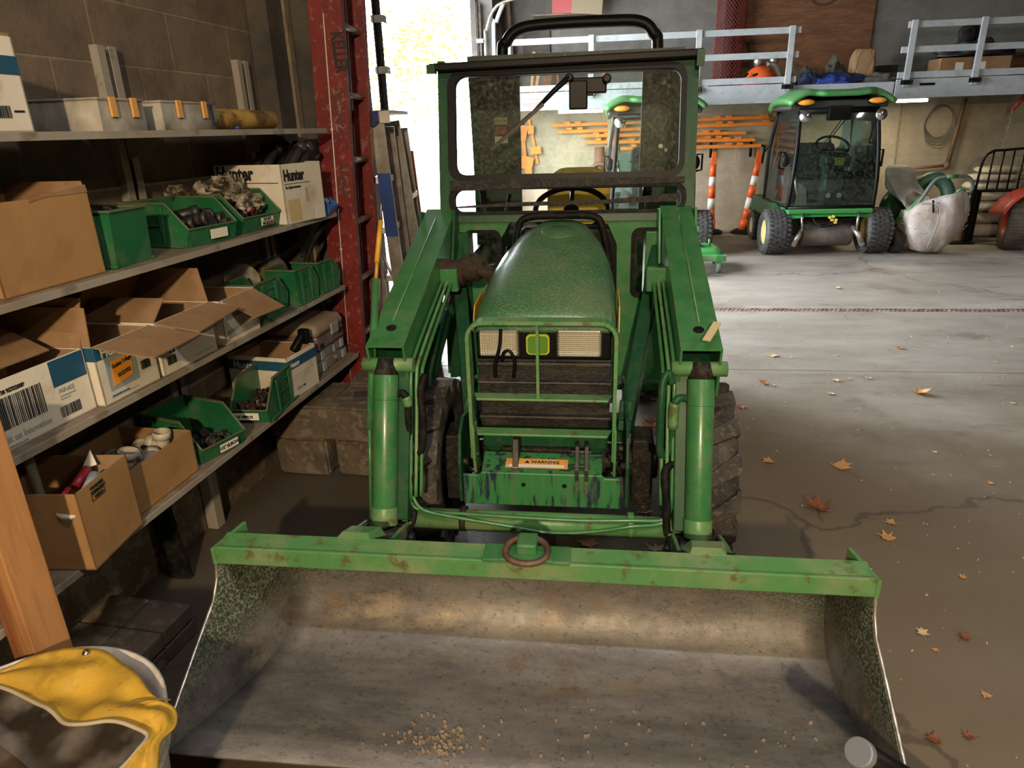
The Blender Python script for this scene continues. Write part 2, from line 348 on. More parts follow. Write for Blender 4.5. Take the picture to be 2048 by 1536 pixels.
def text(s,size,m,parent,o,ux,uy,name='lettering',align='LEFT',sx=1.0,ext=.0006,bold=0):
    cu=bpy.data.curves.new('t','FONT'); cu.body=s; cu.size=size; cu.extrude=ext; cu.offset=bold; cu.align_x=align; cu.resolution_u=2
    ob=bpy.data.objects.new('t',cu); me=bpy.data.meshes.new_from_object(ob)
    bpy.data.objects.remove(ob); bpy.data.curves.remove(cu)
    ux=V(ux).normalized(); uy=V(uy).normalized(); uz=ux.cross(uy)
    M_=Matrix((ux*sx,uy,uz)).transposed().to_4x4(); M_.translation=V(o)
    me.transform(M_); me.materials.clear(); me.materials.append(m)
    q=bpy.data.objects.new(name,me); COL.objects.link(q)
    if parent is not None:
        top=parent
        while top.parent: top=top.parent
        if top.get('_w'): me.transform(Matrix.Translation(-top.location))
        q.parent=parent
    return q
def panel(outlines,o,ux,uy,thick,name,m,parent,bevel=0):
    """flat sheet with holes: outlines are 2D loops, first outer then holes"""
    cu=bpy.data.curves.new('p','CURVE'); cu.dimensions='2D'; cu.fill_mode='BOTH'; cu.extrude=thick/2
    for ol in outlines:
        sp=cu.splines.new('POLY'); sp.points.add(len(ol)-1); sp.use_cyclic_u=True
        for i,(x,y) in enumerate(ol): sp.points[i].co=(x,y,0,1)
    ob=bpy.data.objects.new('p',cu); me=bpy.data.meshes.new_from_object(ob)
    bpy.data.objects.remove(ob); bpy.data.curves.remove(cu)
    ux=V(ux).normalized(); uy=V(uy).normalized(); uz=ux.cross(uy)
    M_=Matrix((ux,uy,uz)).transposed().to_4x4(); M_.translation=V(o); me.transform(M_)
    bm=bmesh.new(); bm.from_mesh(me); bpy.data.meshes.remove(me)
    b=MB(); b.bm.free(); b.bm=bm
    return b.build(name,m,parent,bevel=bevel)
# ---------------------------------------------------------------- the building
YB=11.15; XL=-1.72; CEIL=4.1
t4=R(4); WO=V((-1.69,2.35,0)); WS=V((math.sin(t4),math.cos(t4),0)); WW=V((math.cos(t4),-math.sin(t4),0))
def WP(s,w,z=0): return WO+WS*s+WW*w+V((0,0,z))
def setting():
    f=MB()
    f.bx(-2.3,9.0,-5,4.509,-.12,0); f.bx(-2.3,9.0,4.520,6.08,-.12,0)
    f.bx(-2.3,9.0,6.20,YB+.2,-.12,0); f.bx(-2.3,9,6.08,6.20,-.12,-.08); f.bx(-2.3,9,4.509,4.520,-.12,-.03)
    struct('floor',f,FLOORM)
    g=MB(); x=-1.6
    g.bx(-1.7,8.9,6.084,6.096,-.02,0.001); g.bx(-1.7,8.9,6.184,6.196,-.02,.001); g.bx(-1.7,8.9,6.134,6.146,-.02,.0)
    while x<8.8:
        g.beam((x,6.094,-.008),(x+.035,6.14,-.008),.009,.016); g.beam((x+.02,6.14,-.008),(x+.055,6.188,-.008),.009,.016); x+=.038
    solo('drain_grate',g,mat('rusty_iron',(.46,.38,.34),.6,.2,(.24,.16,.13),14),'long rusty slotted trench drain grate across the concrete floor','drain grate')
    c=MB(); c.bx(-2.3,9.0,-5,YB+.2,CEIL,CEIL+.1); struct('ceiling',c,mat('ceiling_deck',(.10,.09,.08),.8))
    b=MB(); b.bx(-1.80,9.0,YB,YB+.2,0,1.98); struct('wall_back',b,BRICKB)
    b=MB(); b.bx(-1.80,9.0,YB,YB+.2,1.98,CEIL); struct('wall_back_upper',b,BRICKU)
    r=MB(); r.bx(9.0,9.2,-5,YB+.2,0,CEIL); struct('wall_right',r,DKWALL)
    q=MB(); q.bx(-2.3,9.0,-5.2,-5,0,CEIL); struct('wall_front',q,DKWALL)
    # left wall: skewed block wall behind the shelves, built in its own frame
    l=MB(); l.bx(-.22,0,-8.2,1.02,0,CEIL)
    o=struct('wall_left',l,BRICKL); o.location=WO; o.rotation_euler=(0,0,-t4)
    k=MB(); k.bx(-.3,.035,-8.2,1.02,-.02,.30)
    o=struct('baseboard_left',k,CONC); o.location=WO; o.rotation_euler=(0,0,-t4)
    # piers, lintel and rear return around the garage door opening
    p=MB(); p.bx(-2.1,XL,3.4,5.42,0,CEIL); p.bx(-1.80,XL,10.42,YB+.2,0,CEIL); p.bx(-2.1,XL,5.42,10.42,3.35,CEIL)
    struct('wall_side',p,DKWALL)
    t=MB(); t.beam(WP(1.06,.06,0),WP(1.06,.06,CEIL),.14,.10,WW); t.beam(WP(1.35,.06,0),WP(1.35,.06,CEIL),.28,.34,WW)
    struct('trim_1',t,mat('dark_column',(.045,.04,.036),.7,0,(.09,.075,.055),4))
    t=MB(); t.beam(WP(1.17,.10,0),WP(1.17,.10,CEIL),.05,.04,WW); struct('trim_2',t,SHELFT)
    # garage door track
    def track(Y,name,lab):
        a=thing(name,lab,'door track',(XL+.05,Y,0),world=True)
        m=MB(); m.bx(XL+.02,XL+.07,Y-.012,Y+.012,0,3.2); m.bx(XL+.02,XL+.028,Y-.05,Y+.05,0,3.2); m.build('rail',GREASE,a)
        m=MB()
        for z in (.5,1.3,2.0,2.35,2.7): m.bx(XL+.005,XL+.1,Y-.045,Y+.045,z,z+.05)
        m.build('bracket',ALU,a,each=True)
        return a
    a=track(5.60,'door_track','dark vertical garage door track beside the red ladder')
    b=track(10.40,'door_track','pale vertical garage door track at the far side of the opening')
    m=MB(); m.tube([(XL+.12,10.40,0),(XL+.12,10.40,2.6),(XL+.14,10.40,2.85),(XL+.3,10.40,3.15),(XL+.7,10.4,3.25)],.022,8,sm=4); m.build('curved_rail',ALU,b)
    m=MB(); m.tube([(XL+.24,10.42,0),(XL+.24,10.42,2.7),(XL+.28,10.42,2.95),(XL+.4,10.42,3.2)],.03,8,sm=4); m.build('conduit',GREYP,b)
    m=MB(); m.bx(-1.74,-1.5,10.5,10.58,0,3.4); m.build('jamb_plate',mat('grey_dust',(.20,.19,.18),.8,0,(.12,.11,.10),5),b)
    # pavement outside
    g=MB(); g.bx(-45,-2.1,-8,60,-.14,-.02); o=struct('ground_outside',g,mat('pavement',(.34,.33,.31),.9,0,(.28,.27,.25),2))
    g=MB(); g.bx(-45,-2.1,30,60,-.02,.05); o=struct('lawn_outside',g,mat('pale_grass',(.30,.34,.10),.9,0,(.42,.40,.16),3))
setting()
# trees beyond the door opening
def tree(x,y,h,seed,label):
    rnd=random.Random(seed)
    t=thing('tree',label,'tree',(x,y,-.02),group='trees outside the garage door')
    m=MB(); m.tube([(0,0,0),(.1,.05,h*.4),(-.05,.1,h*.75),(.1,0,h)],[.13,.1,.06,.02],7)
    tips=[]
    for k in range(16):
        z=h*(.3+.65*rnd.random()); a=rnd.random()*6.28; L_=1.0+1.3*rnd.random(); e=V((math.cos(a)*L_,math.sin(a)*L_,z+.4*rnd.random()))
        m.tube([(0,0,z),(e.x*.5,e.y*.5,z+.15),e],[.03,.02,.008],5); tips.append(e); tips.append(e*.5+V((0,0,z*.5)))
    m.build('trunk',mat('bark',(.16,.12,.09),.9),t)
    f=MB()
    for e in tips:
        for k in range(34):
            c=e+V([rnd.gauss(0,.42) for _ in range(3)])
            u=V([rnd.gauss(0,1) for _ in range(3)]).normalized(); a,b_=frame(u); s_=.05+.04*rnd.random()
            f.raw([c-a*s_,c-b_*s_*.7,c+a*s_,c+b_*s_*.7],[(0,1,2,3)])
    o=f.build('foliage',LEAFY,t); o['kind']='stuff'
m=bpy.data.materials.new('autumn_foliage'); m.use_nodes=True; N=m.node_tree.nodes; L_=m.node_tree.links
N['Principled BSDF'].inputs['Base Color'].default_value=(.20,.22,.012,1)
tl=N.new('ShaderNodeBsdfTranslucent'); tl.inputs[0].default_value=(.24,.26,.015,1); mx=N.new('ShaderNodeMixShader'); mx.inputs[0].default_value=.5
L_.new(N['Principled BSDF'].outputs[0],mx.inputs[1]); L_.new(tl.outputs[0],mx.inputs[2]); L_.new(mx.outputs[0],N['Material Output'].inputs[0]); LEAFY=m
tree(-5.5,19.5,4.6,3,'yellow-green leafy tree just left of centre through the garage door opening')
tree(-1.2,33,6.2,5,'thin yellow-green tree nearest the far edge of the garage door opening')
tree(-12.6,27,5.2,8,'yellow-green tree seen past the top of the red ladder')
# ---------------------------------------------------------------- the loader tractor
XC=-.18
def X(u): return XC+u
def ag_wheel(parent,cx,cy,r,wd,side,rim_m,lugs=16,name='front_wheel'):
    """lugged tyre standing on the floor; side=+1 right, -1 left; cx is the centre"""
    z=r; t=MB(); hw=wd/2
    prof=[(r*.58,-hw*.75),(r*.66,-hw*.98),(r*.82,-hw*1.0),(r*.90,-hw*.88),(r*.915,-hw*.5),(r*.92,0),(r*.915,hw*.5),(r*.90,hw*.88),(r*.82,hw),(r*.66,hw*.98),(r*.58,hw*.75)]
    t.lathe(prof,(cx,cy,z),(1,0,0),40)
    for k in range(lugs):
        for s in (-1,1):
            a0=2*math.pi*(k+(.5 if s>0 else 0))/lugs; da=2*math.pi/lugs
            def P(u,rr,a): return V((cx+u,cy+math.cos(a)*rr,z+math.sin(a)*rr))
            ri=r*.885
            q=[]
            for rr in (ri,r):
                q+=[P(s*hw*.02,rr,a0),P(s*hw*.02,rr,a0+da*.34),P(s*hw*1.0,rr*.965,a0-da*.35*1+da*.34),P(s*hw*1.0,rr*.965,a0-da*.6+da*.02)]
            t.hexa(q)
            q=[P(s*hw*1.0,r*.965,a0-da*.01-da*.0),P(s*hw*1.0,r*.965,a0-da*.58),P(s*hw*1.01,r*.80,a0-da*.50),P(s*hw*1.01,r*.80,a0-da*.12)]
            q2=[p-V((s*hw*.12,0,0)) for p in q]
            t.hexa(q+q2)
    w=t.build('tyre',TYRE,parent)
    m=MB(); m.lathe([(r*.60,-hw*.8),(r*.56,-hw*.78),(r*.5,-hw*.3*side),(r*.2,-hw*.1*side),(r*.12,hw*.4*side),(0.001,hw*.4*side)],(cx,cy,z),(1,0,0),28)
    m.build('wheel_rim',rim_m,w)
    return w
def hood_ring(Y,hw,zt,zb,xc,n=18,rr=.62):
    P=[]
    for k in range(n+1):
        a=math.pi*k/n; c,s=math.cos(a),math.sin(a)
        ex=abs(c)**rr*(1 if c>0 else -1); ez=s**rr
        P.append((xc+hw*ex,Y,zb+(zt-zb)*ez))
    return P
def tractor():
    T=thing('loader_tractor','green compact tractor with front loader, bucket and cab in the middle of the garage','tractor',(XC,2.6,0),world=True)
    # --- hood: lofted shell whose nose rounds down to the lamps
    st=[(2.205,.222,.968,.94,XC),(2.21,.235,.99,.93,XC),(2.25,.243,1.012,.92,XC),(2.40,.252,1.068,.90,XC),(2.55,.251,1.118,.90,XC+.002),(2.70,.240,1.160,.90,XC+.006),(2.82,.218,1.190,.90,XC+.012),(2.90,.185,1.205,.92,XC+.018),(2.96,.16,1.21,.94,XC+.02)]
    m=MB(); m.loft([hood_ring(Y,h,zt,zb,xc,28) for Y,h,zt,zb,xc in st])
    hood=m.build('hood',GREENH,T)
    m=MB(); m.lathe([(.001,.004),(.065,.004),(.070,.001),(.073,-.012)],(XC+.02,2.80,1.182),(0,-.22,1),32); m.build('hood_cap',GREENH,hood)
    m=MB(); m.tube([(XC-.175,2.955,1.05),(XC-.165,2.955,1.17),(XC-.12,2.955,1.222),(XC+.03,2.955,1.228),(XC+.16,2.955,1.222),(XC+.2,2.955,1.17),(XC+.235,2.955,1.0)],.015,8,sm=5); m.build('hood_seal',BLK,hood)
    for s in (-1,1):     # hood side panels with yellow decal, engine block between them
        m=MB(); m.raw([(X(s*.235),2.215,.935),(X(s*.252),2.42,.93),(X(s*.248),2.62,.93),(X(s*.215),2.85,.93),(X(s*.215),2.85,.70),(X(s*.235),2.55,.66),(X(s*.235),2.25,.66)],[(0,1,2,3,4,5,6)]); m.build('side_panel',GREEND,T,solid=.008)
        m=MB(); m.raw([(X(s*.2585),2.36,.985),(X(s*.2595),2.56,1.0),(X(s*.2595),2.56,.945),(X(s*.2575),2.30,.905)],[(0,1,2,3)]); d=m.build('side_decal',YEL,T,solid=.004,label='yellow decal stripe on the hood side')
    m=MB(); m.bx(X(-.20),X(.20),2.3,2.9,.42,.92); m.build('engine_block',BLKD,T,bevel=.02)
    # --- nose: lamp panel, grille, chin
    nz=MB(); nz.bx(X(-.235),X(.235),2.222,2.30,.825,.962); nose=nz.build('lamp_panel',BLKP,T,bevel=.012)
    for s,(x0,x1) in ((-1,(-.222,-.080)),(1,(.045,.200))):
        m=MB(); m.bx(X(x0),X(x1),2.200,2.235,.845,.942); b=m.build('headlight',mat('lamp_bezel',(.16,.16,.15),.3,.6),T,bevel=.008)
        g=bpy.data.materials.get('ribbed_lens') or None
        if g is None:
            g=mat('ribbed_lens',(.80,.75,.64),.2,0,(.92,.88,.78),5,spec=.8)
            N=g.node_tree.nodes; L=g.node_tree.links; wv=N.new('ShaderNodeTexWave'); wv.inputs['Scale'].default_value=36; wv.bands_direction='X'
            w2=N.new('ShaderNodeTexWave'); w2.inputs['Scale'].default_value=44; w2.bands_direction='Z'
            tc=N.new('ShaderNodeTexCoord'); L.new(tc.outputs['Object'],wv.inputs[0]); L.new(tc.outputs['Object'],w2.inputs[0])
            ad=N.new('ShaderNodeMath'); ad.operation='ADD'; L.new(wv.outputs[1],ad.inputs[0]); L.new(w2.outputs[1],ad.inputs[1])
            bp=N.new('ShaderNodeBump'); bp.inputs['Strength'].default_value=.9; bp.inputs['Distance'].default_value=.004; L.new(ad.outputs[0],bp.inputs['Height']); L.new(bp.outputs[0],N['Principled BSDF'].inputs['Normal'])
        m=MB(); m.bx(X(x0+.006),X(x1-.006),2.190,2.205,.852,.936); m.build('lamp_lens',g,b,bevel=.006)
    # badge: plain green-on-yellow rounded shield between the lamps
    bo=[(X(-.018)+x,0,.888+z) for x,z in rrect(-.034,-.034,.034,.034,.014)]
    m=MB(); m.prism([(x,z) for x,z in rrect(-.040,-.036,.040,.036,.015)],(X(-.018),2.218,.888),(1,0,0),(0,0,1),.012); bd=m.build('nose_badge',mat('badge_yellow',(.55,.62,.08),.4),T)
    m=MB(); m.prism([(x,z) for x,z in rrect(-.034,-.030,.034,.030,.012)],(X(-.018),2.206,.888),(1,0,0),(0,0,1),.006); m.build('badge_face',mat('badge_green',(.12,.30,.03),.4),bd)
    m=MB(); m.raw([(X(-.235),2.232,.83),(X(.235),2.232,.83),(X(.228),2.25,.56),(X(-.228),2.25,.56),(X(-.235),2.34,.83),(X(.235),2.34,.83),(X(.228),2.34,.56),(X(-.228),2.34,.56)],[(0,1,2,3),(1,5,6,2),(0,3,7,4),(4,7,6,5),(0,4,5,1),(3,2,6,7)])
    for z,h in ((.80,.018),(.735,.012),(.67,.012),(.60,.016)): m.bx(X(-.236),X(.236),2.222,2.25,z,z+h)
    m.build('grille',GRILL,T,bevel=.006)
    m=MB(); m.prism([(-.225,.555),(.225,.555),(.225,.50),(.19,.448),(-.19,.448),(-.225,.50)],(XC,2.34,0),(1,0,0),(0,0,1),.12); m.build('chin_panel',GREEND,T,bevel=.01)
    for pts in ([(X(-.14),2.18,.95),(X(-.145),2.172,.89),(X(-.162),2.172,.83),(X(-.165),2.175,.78)],[(X(-.10),2.174,.78),(X(-.095),2.17,.84),(X(-.11),2.17,.875),(X(-.13),2.172,.87),(X(-.14),2.176,.84)]):
        m=MB(); m.tube(pts,.006,6,sm=5); m.build('strap',BLKP,T,label='loose black rubber strap hanging over the lamp')
    # --- brush guard: an arch of flat bar with two rungs and a centre bar
    G_=MB()
    arch=[(-.262,.50)]+[(-.262,.80)]+[( -.262+.055*(1-math.cos(a)), .935+.055*math.sin(a)) for a in [R(k*18) for k in range(6)]]+[(.262-.055*(1-math.cos(a)), .935+.055*math.sin(a)) for a in [R(90-k*18) for k in range(6)]]+[(.262,.80),(.262,.50)]
    pts=[V((X(x*.93),2.135+.0*z,z)) for x,z in arch]
    for a,b in zip(pts,pts[1:]):
        if (b-a).length>1e-5: G_.beam(a,b,.012,.055,(0,1,0)) if False else G_.beam(a,b,.055,.012,(V((XC,2.135,.75))-((a+b)/2)))
    gd=G_.build('brush_guard',GREENW,T)
    for z,yy in ((.718,2.13),(.592,2.12)):
        m=MB(); m.prism([(-.222,-.02),(.222,-.02),(.238,.035),(-.238,.035)],(XC,yy,z),(1,0,0),(0,1,0),.008); m.build('guard_rung',GREENW,gd,bevel=.002)
    m=MB(); m.beam((X(-.012),2.125,.985),(X(-.012),2.125,.72),.010,.012,(0,1,0)); m.build('guard_bar',GREENW,gd)
    # lower guard legs with bolts
    for s in (-1,1):
        m=MB(); m.prism([(2.10,.62),(2.16,.62),(2.20,.45),(2.24,.40),(2.18,.36),(2.12,.42),(2.10,.50)],(X(s*.243),0,0),(0,1,0),(0,0,1),.010); m.build('guard_leg',GREENW,gd,bevel=.002)
        for z in (.50,.44):
            m=MB(); m.cyl((X(s*.225),2.14,z),(X(s*.268),2.14,z),.010,n=6); m.build('bolt',CHROME,gd)
    # --- front weight bracket with warning label
    m=MB()
    m.prism([(-.27,.36),(.27,.36),(.27,.475),(.215,.475),(.205,.487),(-.205,.487),(-.215,.475),(-.27,.475)],(X(0),2.055,-.005),(1,0,0),(0,0,1),.012)
    m.raw([(X(-.205),2.045,.480),(X(.205),2.045,.480),(X(.21),2.16,.505),(X(-.21),2.16,.505),(X(-.205),2.045,.470),(X(.205),2.045,.470),(X(.21),2.16,.495),(X(-.21),2.16,.495)],[(0,1,2,3),(7,6,5,4),(0,4,5,1),(1,5,6,2),(2,6,7,3),(3,7,4,0)])
    br=m.build('weight_bracket',BRACK,T,bevel=.004,label='scratched green front bracket plate')
    u=V((0,.977,.21)); b0=V((X(-.125),2.066,.4895))
    m=MB(); m.prism([(0,0),(.215,0),(.215,.050),(0,.050)],b0,(1,0,0),u,.0012); wl=m.build('warning_label',mat('label_orange',(.80,.36,.06),.5,0,(.6,.42,.25),12,.5,.62),br)
    nn=V((1,0,0)).cross(u)
    m=MB(); m.prism([(.012,.006),(.203,.006),(.203,.018),(.012,.018)],b0+nn*.0013,(1,0,0),u,.0008); m.build('label_text_strip',PAPER,wl)
    m=MB(); m.prism([(.066,.026),(.082,.026),(.074,.041)],b0+nn*.0013,(1,0,0),u,.0008); m.build('warning_triangle',INKK,wl)
    text('WARNING',.020,INKK,wl,b0+V((.088,0,0))+u*.026+nn*.0015,(1,0,0),u,bold=.0004)
    for s in (-1,1):
        m=MB(); m.cyl((X(s*.07+.01),2.041,.438),(X(s*.07+.01),2.05,.438),.008,n=12); m.build('hole_plug',BLK,br)
    # hitch clevis standing on the bracket
    hc=MB()
    for dx in (0,.032): hc.prism([(2.02,.42),(2.035,.42),(2.04,.50),(2.10,.56),(2.14,.56),(2.14,.50),(2.05,.49)],(X(.115+dx),0,0),(0,1,0),(0,0,1),.013)
    hc.cyl((X(.10),2.11,.535),(X(.17),2.11,.535),.007,n=8); hc.cyl((X(.10),2.07,.50),(X(.165),2.07,.50),.006,n=8)
    hc.build('hitch_clevis',GREASE,T,bevel=.001)
    m=MB(); m.prism([(2.06,.47),(2.12,.47),(2.18,.54),(2.16,.58),(2.10,.58),(2.08,.52)],(X(-.10),0,0),(0,1,0),(0,0,1),.02); m.build('front_hook',GREASE,T,bevel=.002)
    # --- frame, axle and front wheels
    m=MB()
    for s in (-1,1):
        m.prism([(2.10,.33),(2.16,.32),(2.5,.40),(2.65,.62),(2.45,.66),(2.30,.60),(2.20,.62),(2.13,.58),(2.10,.48)],(X(s*.292)-.006,0,0),(0,1,0),(0,0,1),.012)
    m.bx(X(-.30),X(.30),2.44,2.50,.42,.52)
    m.build('side_plates',GREEND,T,bevel=.002)
    m=MB(); m.cyl((X(-.42),2.40,.36),(X(.42),2.40,.36),.065,n=16); m.bx(X(-.16),X(.16),2.2,2.75,.30,.50); m.bx(X(-.4),X(-.32),2.33,2.47,.2,.48); m.bx(X(.32),X(.4),2.33,2.47,.2,.48); m.build('front_axle',BLKD,T,bevel=.01)
    rim=mat('yellow_rim',(.55,.36,.03),.5,0,(.12,.09,.04),10)
    ag_wheel(T,X(-.475),2.40,.34,.20,-1,rim,15); ag_wheel(T,X(.565),2.40,.34,.215,1,rim,15)
    # --- rear axle and wheels
    m=MB(); m.bx(X(-.33),X(.33),3.85,4.15,.3,.62); m.bx(X(-.16),X(.16),2.75,3.9,.34,.6); m.build('transmission',BLKD,T,bevel=.03)
    ag_wheel(T,X(-.44),4.02,.45,.24,-1,rim,16,'rear_wheel'); ag_wheel(T,X(.46),4.02,.45,.24,1,rim,16,'rear_wheel')
    m=MB(); m.bx(X(-.50),X(-.18),2.95,3.62,.44,.47); m.bx(X(.18),X(.50),2.95,3.62,.44,.47); m.build('footboard',GREEND,T,bevel=.005,each=True)
    for s in (-1,1):
        m=MB(); m.grid(lambda i,j,s=s: V((X(s*(.34+.24*j)),4.02-.50*math.cos(math.pi*(.05+.85*i)),.48+.48*math.sin(math.pi*(.05+.85*i)))),14,2); m.build('rear_fender',GREEND,T,solid=.012)
    # --- cab: front wall with openings
    O_=V((XC,2.98,0)); k=(3.11-2.98)/(1.84-1.235)
    uz=V((0,k,1)).normalized()
    def q(x,z): return (x,(z-1.235)*math.sqrt(1+k*k))
    o0=V((XC,2.98,1.235))
    outer=[q(-.505,1.20),q(.572,1.20),q(.548,1.835),q(-.475,1.845)]
    seal=[(x,y) for x,y in rrect(-.462,q(0,1.372)[1],.528,q(0,1.812)[1],.06)]
    low=[(x,y) for x,y in rrect(-.462,q(0,1.232)[1],.540,q(0,1.352)[1],.05)]
    panel([outer,seal,low],o0,(1,0,0),uz,.02,'cab_front_frame',GREEND,T,bevel=.003)  # frame's backlit shade is carried by the darker green
    inner=rrect(-.428,q(0,1.395)[1],.505,q(0,1.788)[1],.045)
    ws=panel([seal,inner],o0-uz.cross(V((1,0,0)))*.0+V((0,-.008,0)),(1,0,0),uz,.03,'windshield_seal',BLKP,T)
    m=MB(); m.prism(inner,o0+V((0,.004,0)),(1,0,0),uz,.005); m.build('windshield_glass',GLS,T)
    lin=rrect(-.436,q(0,1.246)[1],.520,q(0,1.336)[1],.04)
    panel([low,lin],o0+V((0,-.006,0)),(1,0,0),uz,.028,'lower_window_seal',BLK,T)
    m=MB(); m.prism([q(-.455,1.332),q(.53,1.350),q(.53,1.374),q(-.455,1.374)],o0+V((0,-.016,0)),(1,0,0),uz,.01); m.build('hinge_flap',BLKD,T,label='dusty black rubber flap under the windshield')
    m=MB(); m.prism([q(-.43,1.262),q(.50,1.276),q(.515,1.31),q(.2,1.286),q(-.2,1.282),q(-.43,1.268)],o0+V((0,-.012,0)),(1,0,0),uz,.008); m.build('sagging_trim',BLKD,T)
    # lower cab wall, each side of the hood
    wl_=rrect(-.405,1.005,-.245,1.165,.035); wr=rrect(.325,.875,.455,1.165,.035)
    lw=[(-.515,.50),(-.26,.50),(-.26,1.10),(-.20,1.20),(.215,1.20),(.26,1.10),(.27,.50),(.585,.50),(.575,1.215),(-.505,1.215)]
    panel([lw,wl_,wr],(XC,2.985,0),(1,0,0),(0,0,1),.012,'cab_lower_wall',GREEN,T,bevel=.002)
    for ol,nm in ((wl_,'a'),(wr,'b')):
        cx=sum(p[0] for p in ol)/len(ol); cz=sum(p[1] for p in ol)/len(ol)
        inn=[(cx+(x-cx)*.80,cz+(z-cz)*.88) for x,z in ol]
        f=panel([[(cx+(x-cx)*1.06,cz+(z-cz)*1.04) for x,z in ol],inn],(XC,2.978,0),(1,0,0),(0,0,1),.02,'lower_window',BLK,T)
        m=MB(); m.prism(inn,(XC,2.982,0),(1,0,0),(0,0,1),.004); m.build('pane',GLC,f)
    # cab posts, sides, roof, rear wall with window
    m=MB()
    for s,x in ((-1,-.490),(1,.560)):
        m.beam((X(x),2.995,.48),(X(x),2.995,1.24),.03,.035,(0,1,0)); m.beam((X(x),2.995,1.24),(X(x),3.12,1.85),.03,.035,(0,1,0))
        m.beam((X(x),3.9,.9),(X(x),3.9,1.9),.035,.035,(0,1,0)); m.beam((X(x),3.0,.95),(X(x),3.9,.95),.03,.035)
    m.build('cab_post',GREEND,T,each=True)
    m=MB(); m.raw([(X(-.530),3.04,1.825),(X(.585),3.04,1.84),(X(.56),4.05,1.885),(X(-.52),4.05,1.875)],[(0,1,2,3)]); m.build('cab_roof',BLKP,T,solid=.03,bevel=.006)
    m=MB(); m.bx(X(.555),X(.585),3.02,3.06,1.79,1.85); m.bx(X(-.535),X(-.50),3.02,3.06,1.80,1.835); m.build('roof_corner_cap',GREEND,T,each=True)
    rp=[(-.50,.95),(.60,.95),(.60,1.94),(-.52,1.94)]
    rh=rrect(-.245,1.10,.395,1.835,.01)
    panel([rp,rh],(XC,3.9,0),(1,0,0),(0,0,1),.015,'cab_rear_wall',mat('speckled_green_panel',(.010,.028,.016),.5,0,(.016,.038,.022),8,dust=(.25,.28,.26),damt=.6,dscale=90,dlo=.62,dhi=.7),T)
    m=MB(); m.bx(X(-.385),X(-.315),3.885,3.89,1.60,1.635); m.build('cab_sticker',mat('sticker_yellow',(.5,.46,.2),.6),T)
    text('CURTIS',.018,INKK,T,(X(-.38),3.883,1.612),(1,0,0),(0,0,1))
    m=MB(); m.bx(X(-.385),X(-.315),3.885,3.89,1.55,1.59); m.build('cab_sticker',mat('sticker_red',(.32,.05,.05),.6),T,label='red safety sticker')
    m=MB(); m.bx(X(-.385),X(-.315),3.885,3.89,1.505,1.54); m.build('cab_sticker',PAPER,T,label='pale safety sticker')
    for px,pz in ((-.40,1.80),(.50,1.78),(.50,1.47)):
        m=MB(); m.cyl((X(px),3.875,pz),(X(px),3.895,pz),.012,n=10); m.cyl((X(px+.03),3.875,pz-.02),(X(px+.03),3.895,pz-.02),.009,n=10); m.build('latch',CHROME,T)
    # wiper and its motor
    m=MB(); m.box((X(.09),3.05,1.70),(.075,.06,.11)); m.box((X(.13),3.06,1.735),(.15,.05,.06)); m.cyl((X(.055),2.99,1.765),(X(.055),3.09,1.765),.016,n=12); m.cyl((X(.205),2.99,1.757),(X(.205),3.09,1.757),.018,n=12); wm=m.build('wiper_motor',BLKP,T,bevel=.006)
    m=MB(); m.tube([(X(.055),3.0,1.768),(X(-.01),3.0,1.715),(X(-.14),2.995,1.595)],[.012,.010,.006],8); m.tube([(X(-.10),2.992,1.635),(X(-.265),2.985,1.505)],.007,6); m.build('wiper_arm',BLKP,wm)
    m=MB(); m.beam((X(-.05),2.99,1.668),(X(-.272),2.978,1.497),.008,.014); m.build('wiper_blade',mat('wiper_rubber',(.03,.012,.012),.5),wm)
    # rops hoop
    m=MB(); hp=[(X(-.36),4.1,.9),(X(-.36),4.1,1.90),(X(-.335),4.1,2.02),(X(-.26),4.1,2.082),(X(-.1),4.1,2.098),(X(.2),4.1,2.100),(X(.38),4.1,2.09),(X(.455),4.1,2.03),(X(.48),4.1,1.90),(X(.48),4.1,.9)]
    m.tube(hp,.031,10,sm=5); m.build('roll_bar',BLKP,T)
    # seat, steering wheel, dash, levers
    m=MB(); m.loft([[(X(x),3.66+.02*abs(x-.07)*4+dy,z) for x,z in ol] for dy,ol in ((0,rrect(-.09,1.02,.24,1.385,.10)),(.06,rrect(-.085,1.02,.235,1.38,.10)))]); m.bx(X(-.10),X(.25),3.3,3.66,.94,1.03); st_=m.build('seat',YELS,T,bevel=.02)
    m=MB(); c=V((X(.055),3.22,1.225)); ax=V((0,-.5,.86)); u1,v1=frame(ax)
    m.tube([c+u1*math.cos(a)*.165+v1*math.sin(a)*.165 for a in [2*math.pi*k/28 for k in range(28)]],.013,8,closed=True)
    for a in (R(30),R(150),R(270)): m.tube([c+(u1*math.cos(a)+v1*math.sin(a))*.165,c+(u1*math.cos(a)+v1*math.sin(a))*.04-ax*.02],.011,6)
    m.cyl(c-ax*.03,c+ax*.0,.035); m.build('steering_wheel',BLKP,T)
    m=MB(); m.bx(X(-.16),X(.28),3.0,3.14,.7,1.17); m.cyl(c-ax*.25,c-ax*.02,.025); m.build('dashboard',BLKP,T,bevel=.02)
    m=MB(); m.tube([(X(.40),3.3,.9),(X(.40),3.28,1.30)],.008,6); m.cyl((X(.40),3.28,1.26),(X(.40),3.28,1.32),.022,n=10); m.build('side_lever',BLKP,T)
    m=MB(); m.tube([(X(-.33),3.35,.95),(X(-.25),3.4,1.28)],.010,6); m.tube([(X(-.38),3.5,.95),(X(-.40),3.5,1.30)],.018,6); m.build('control_lever',BLKD,T,each=True)
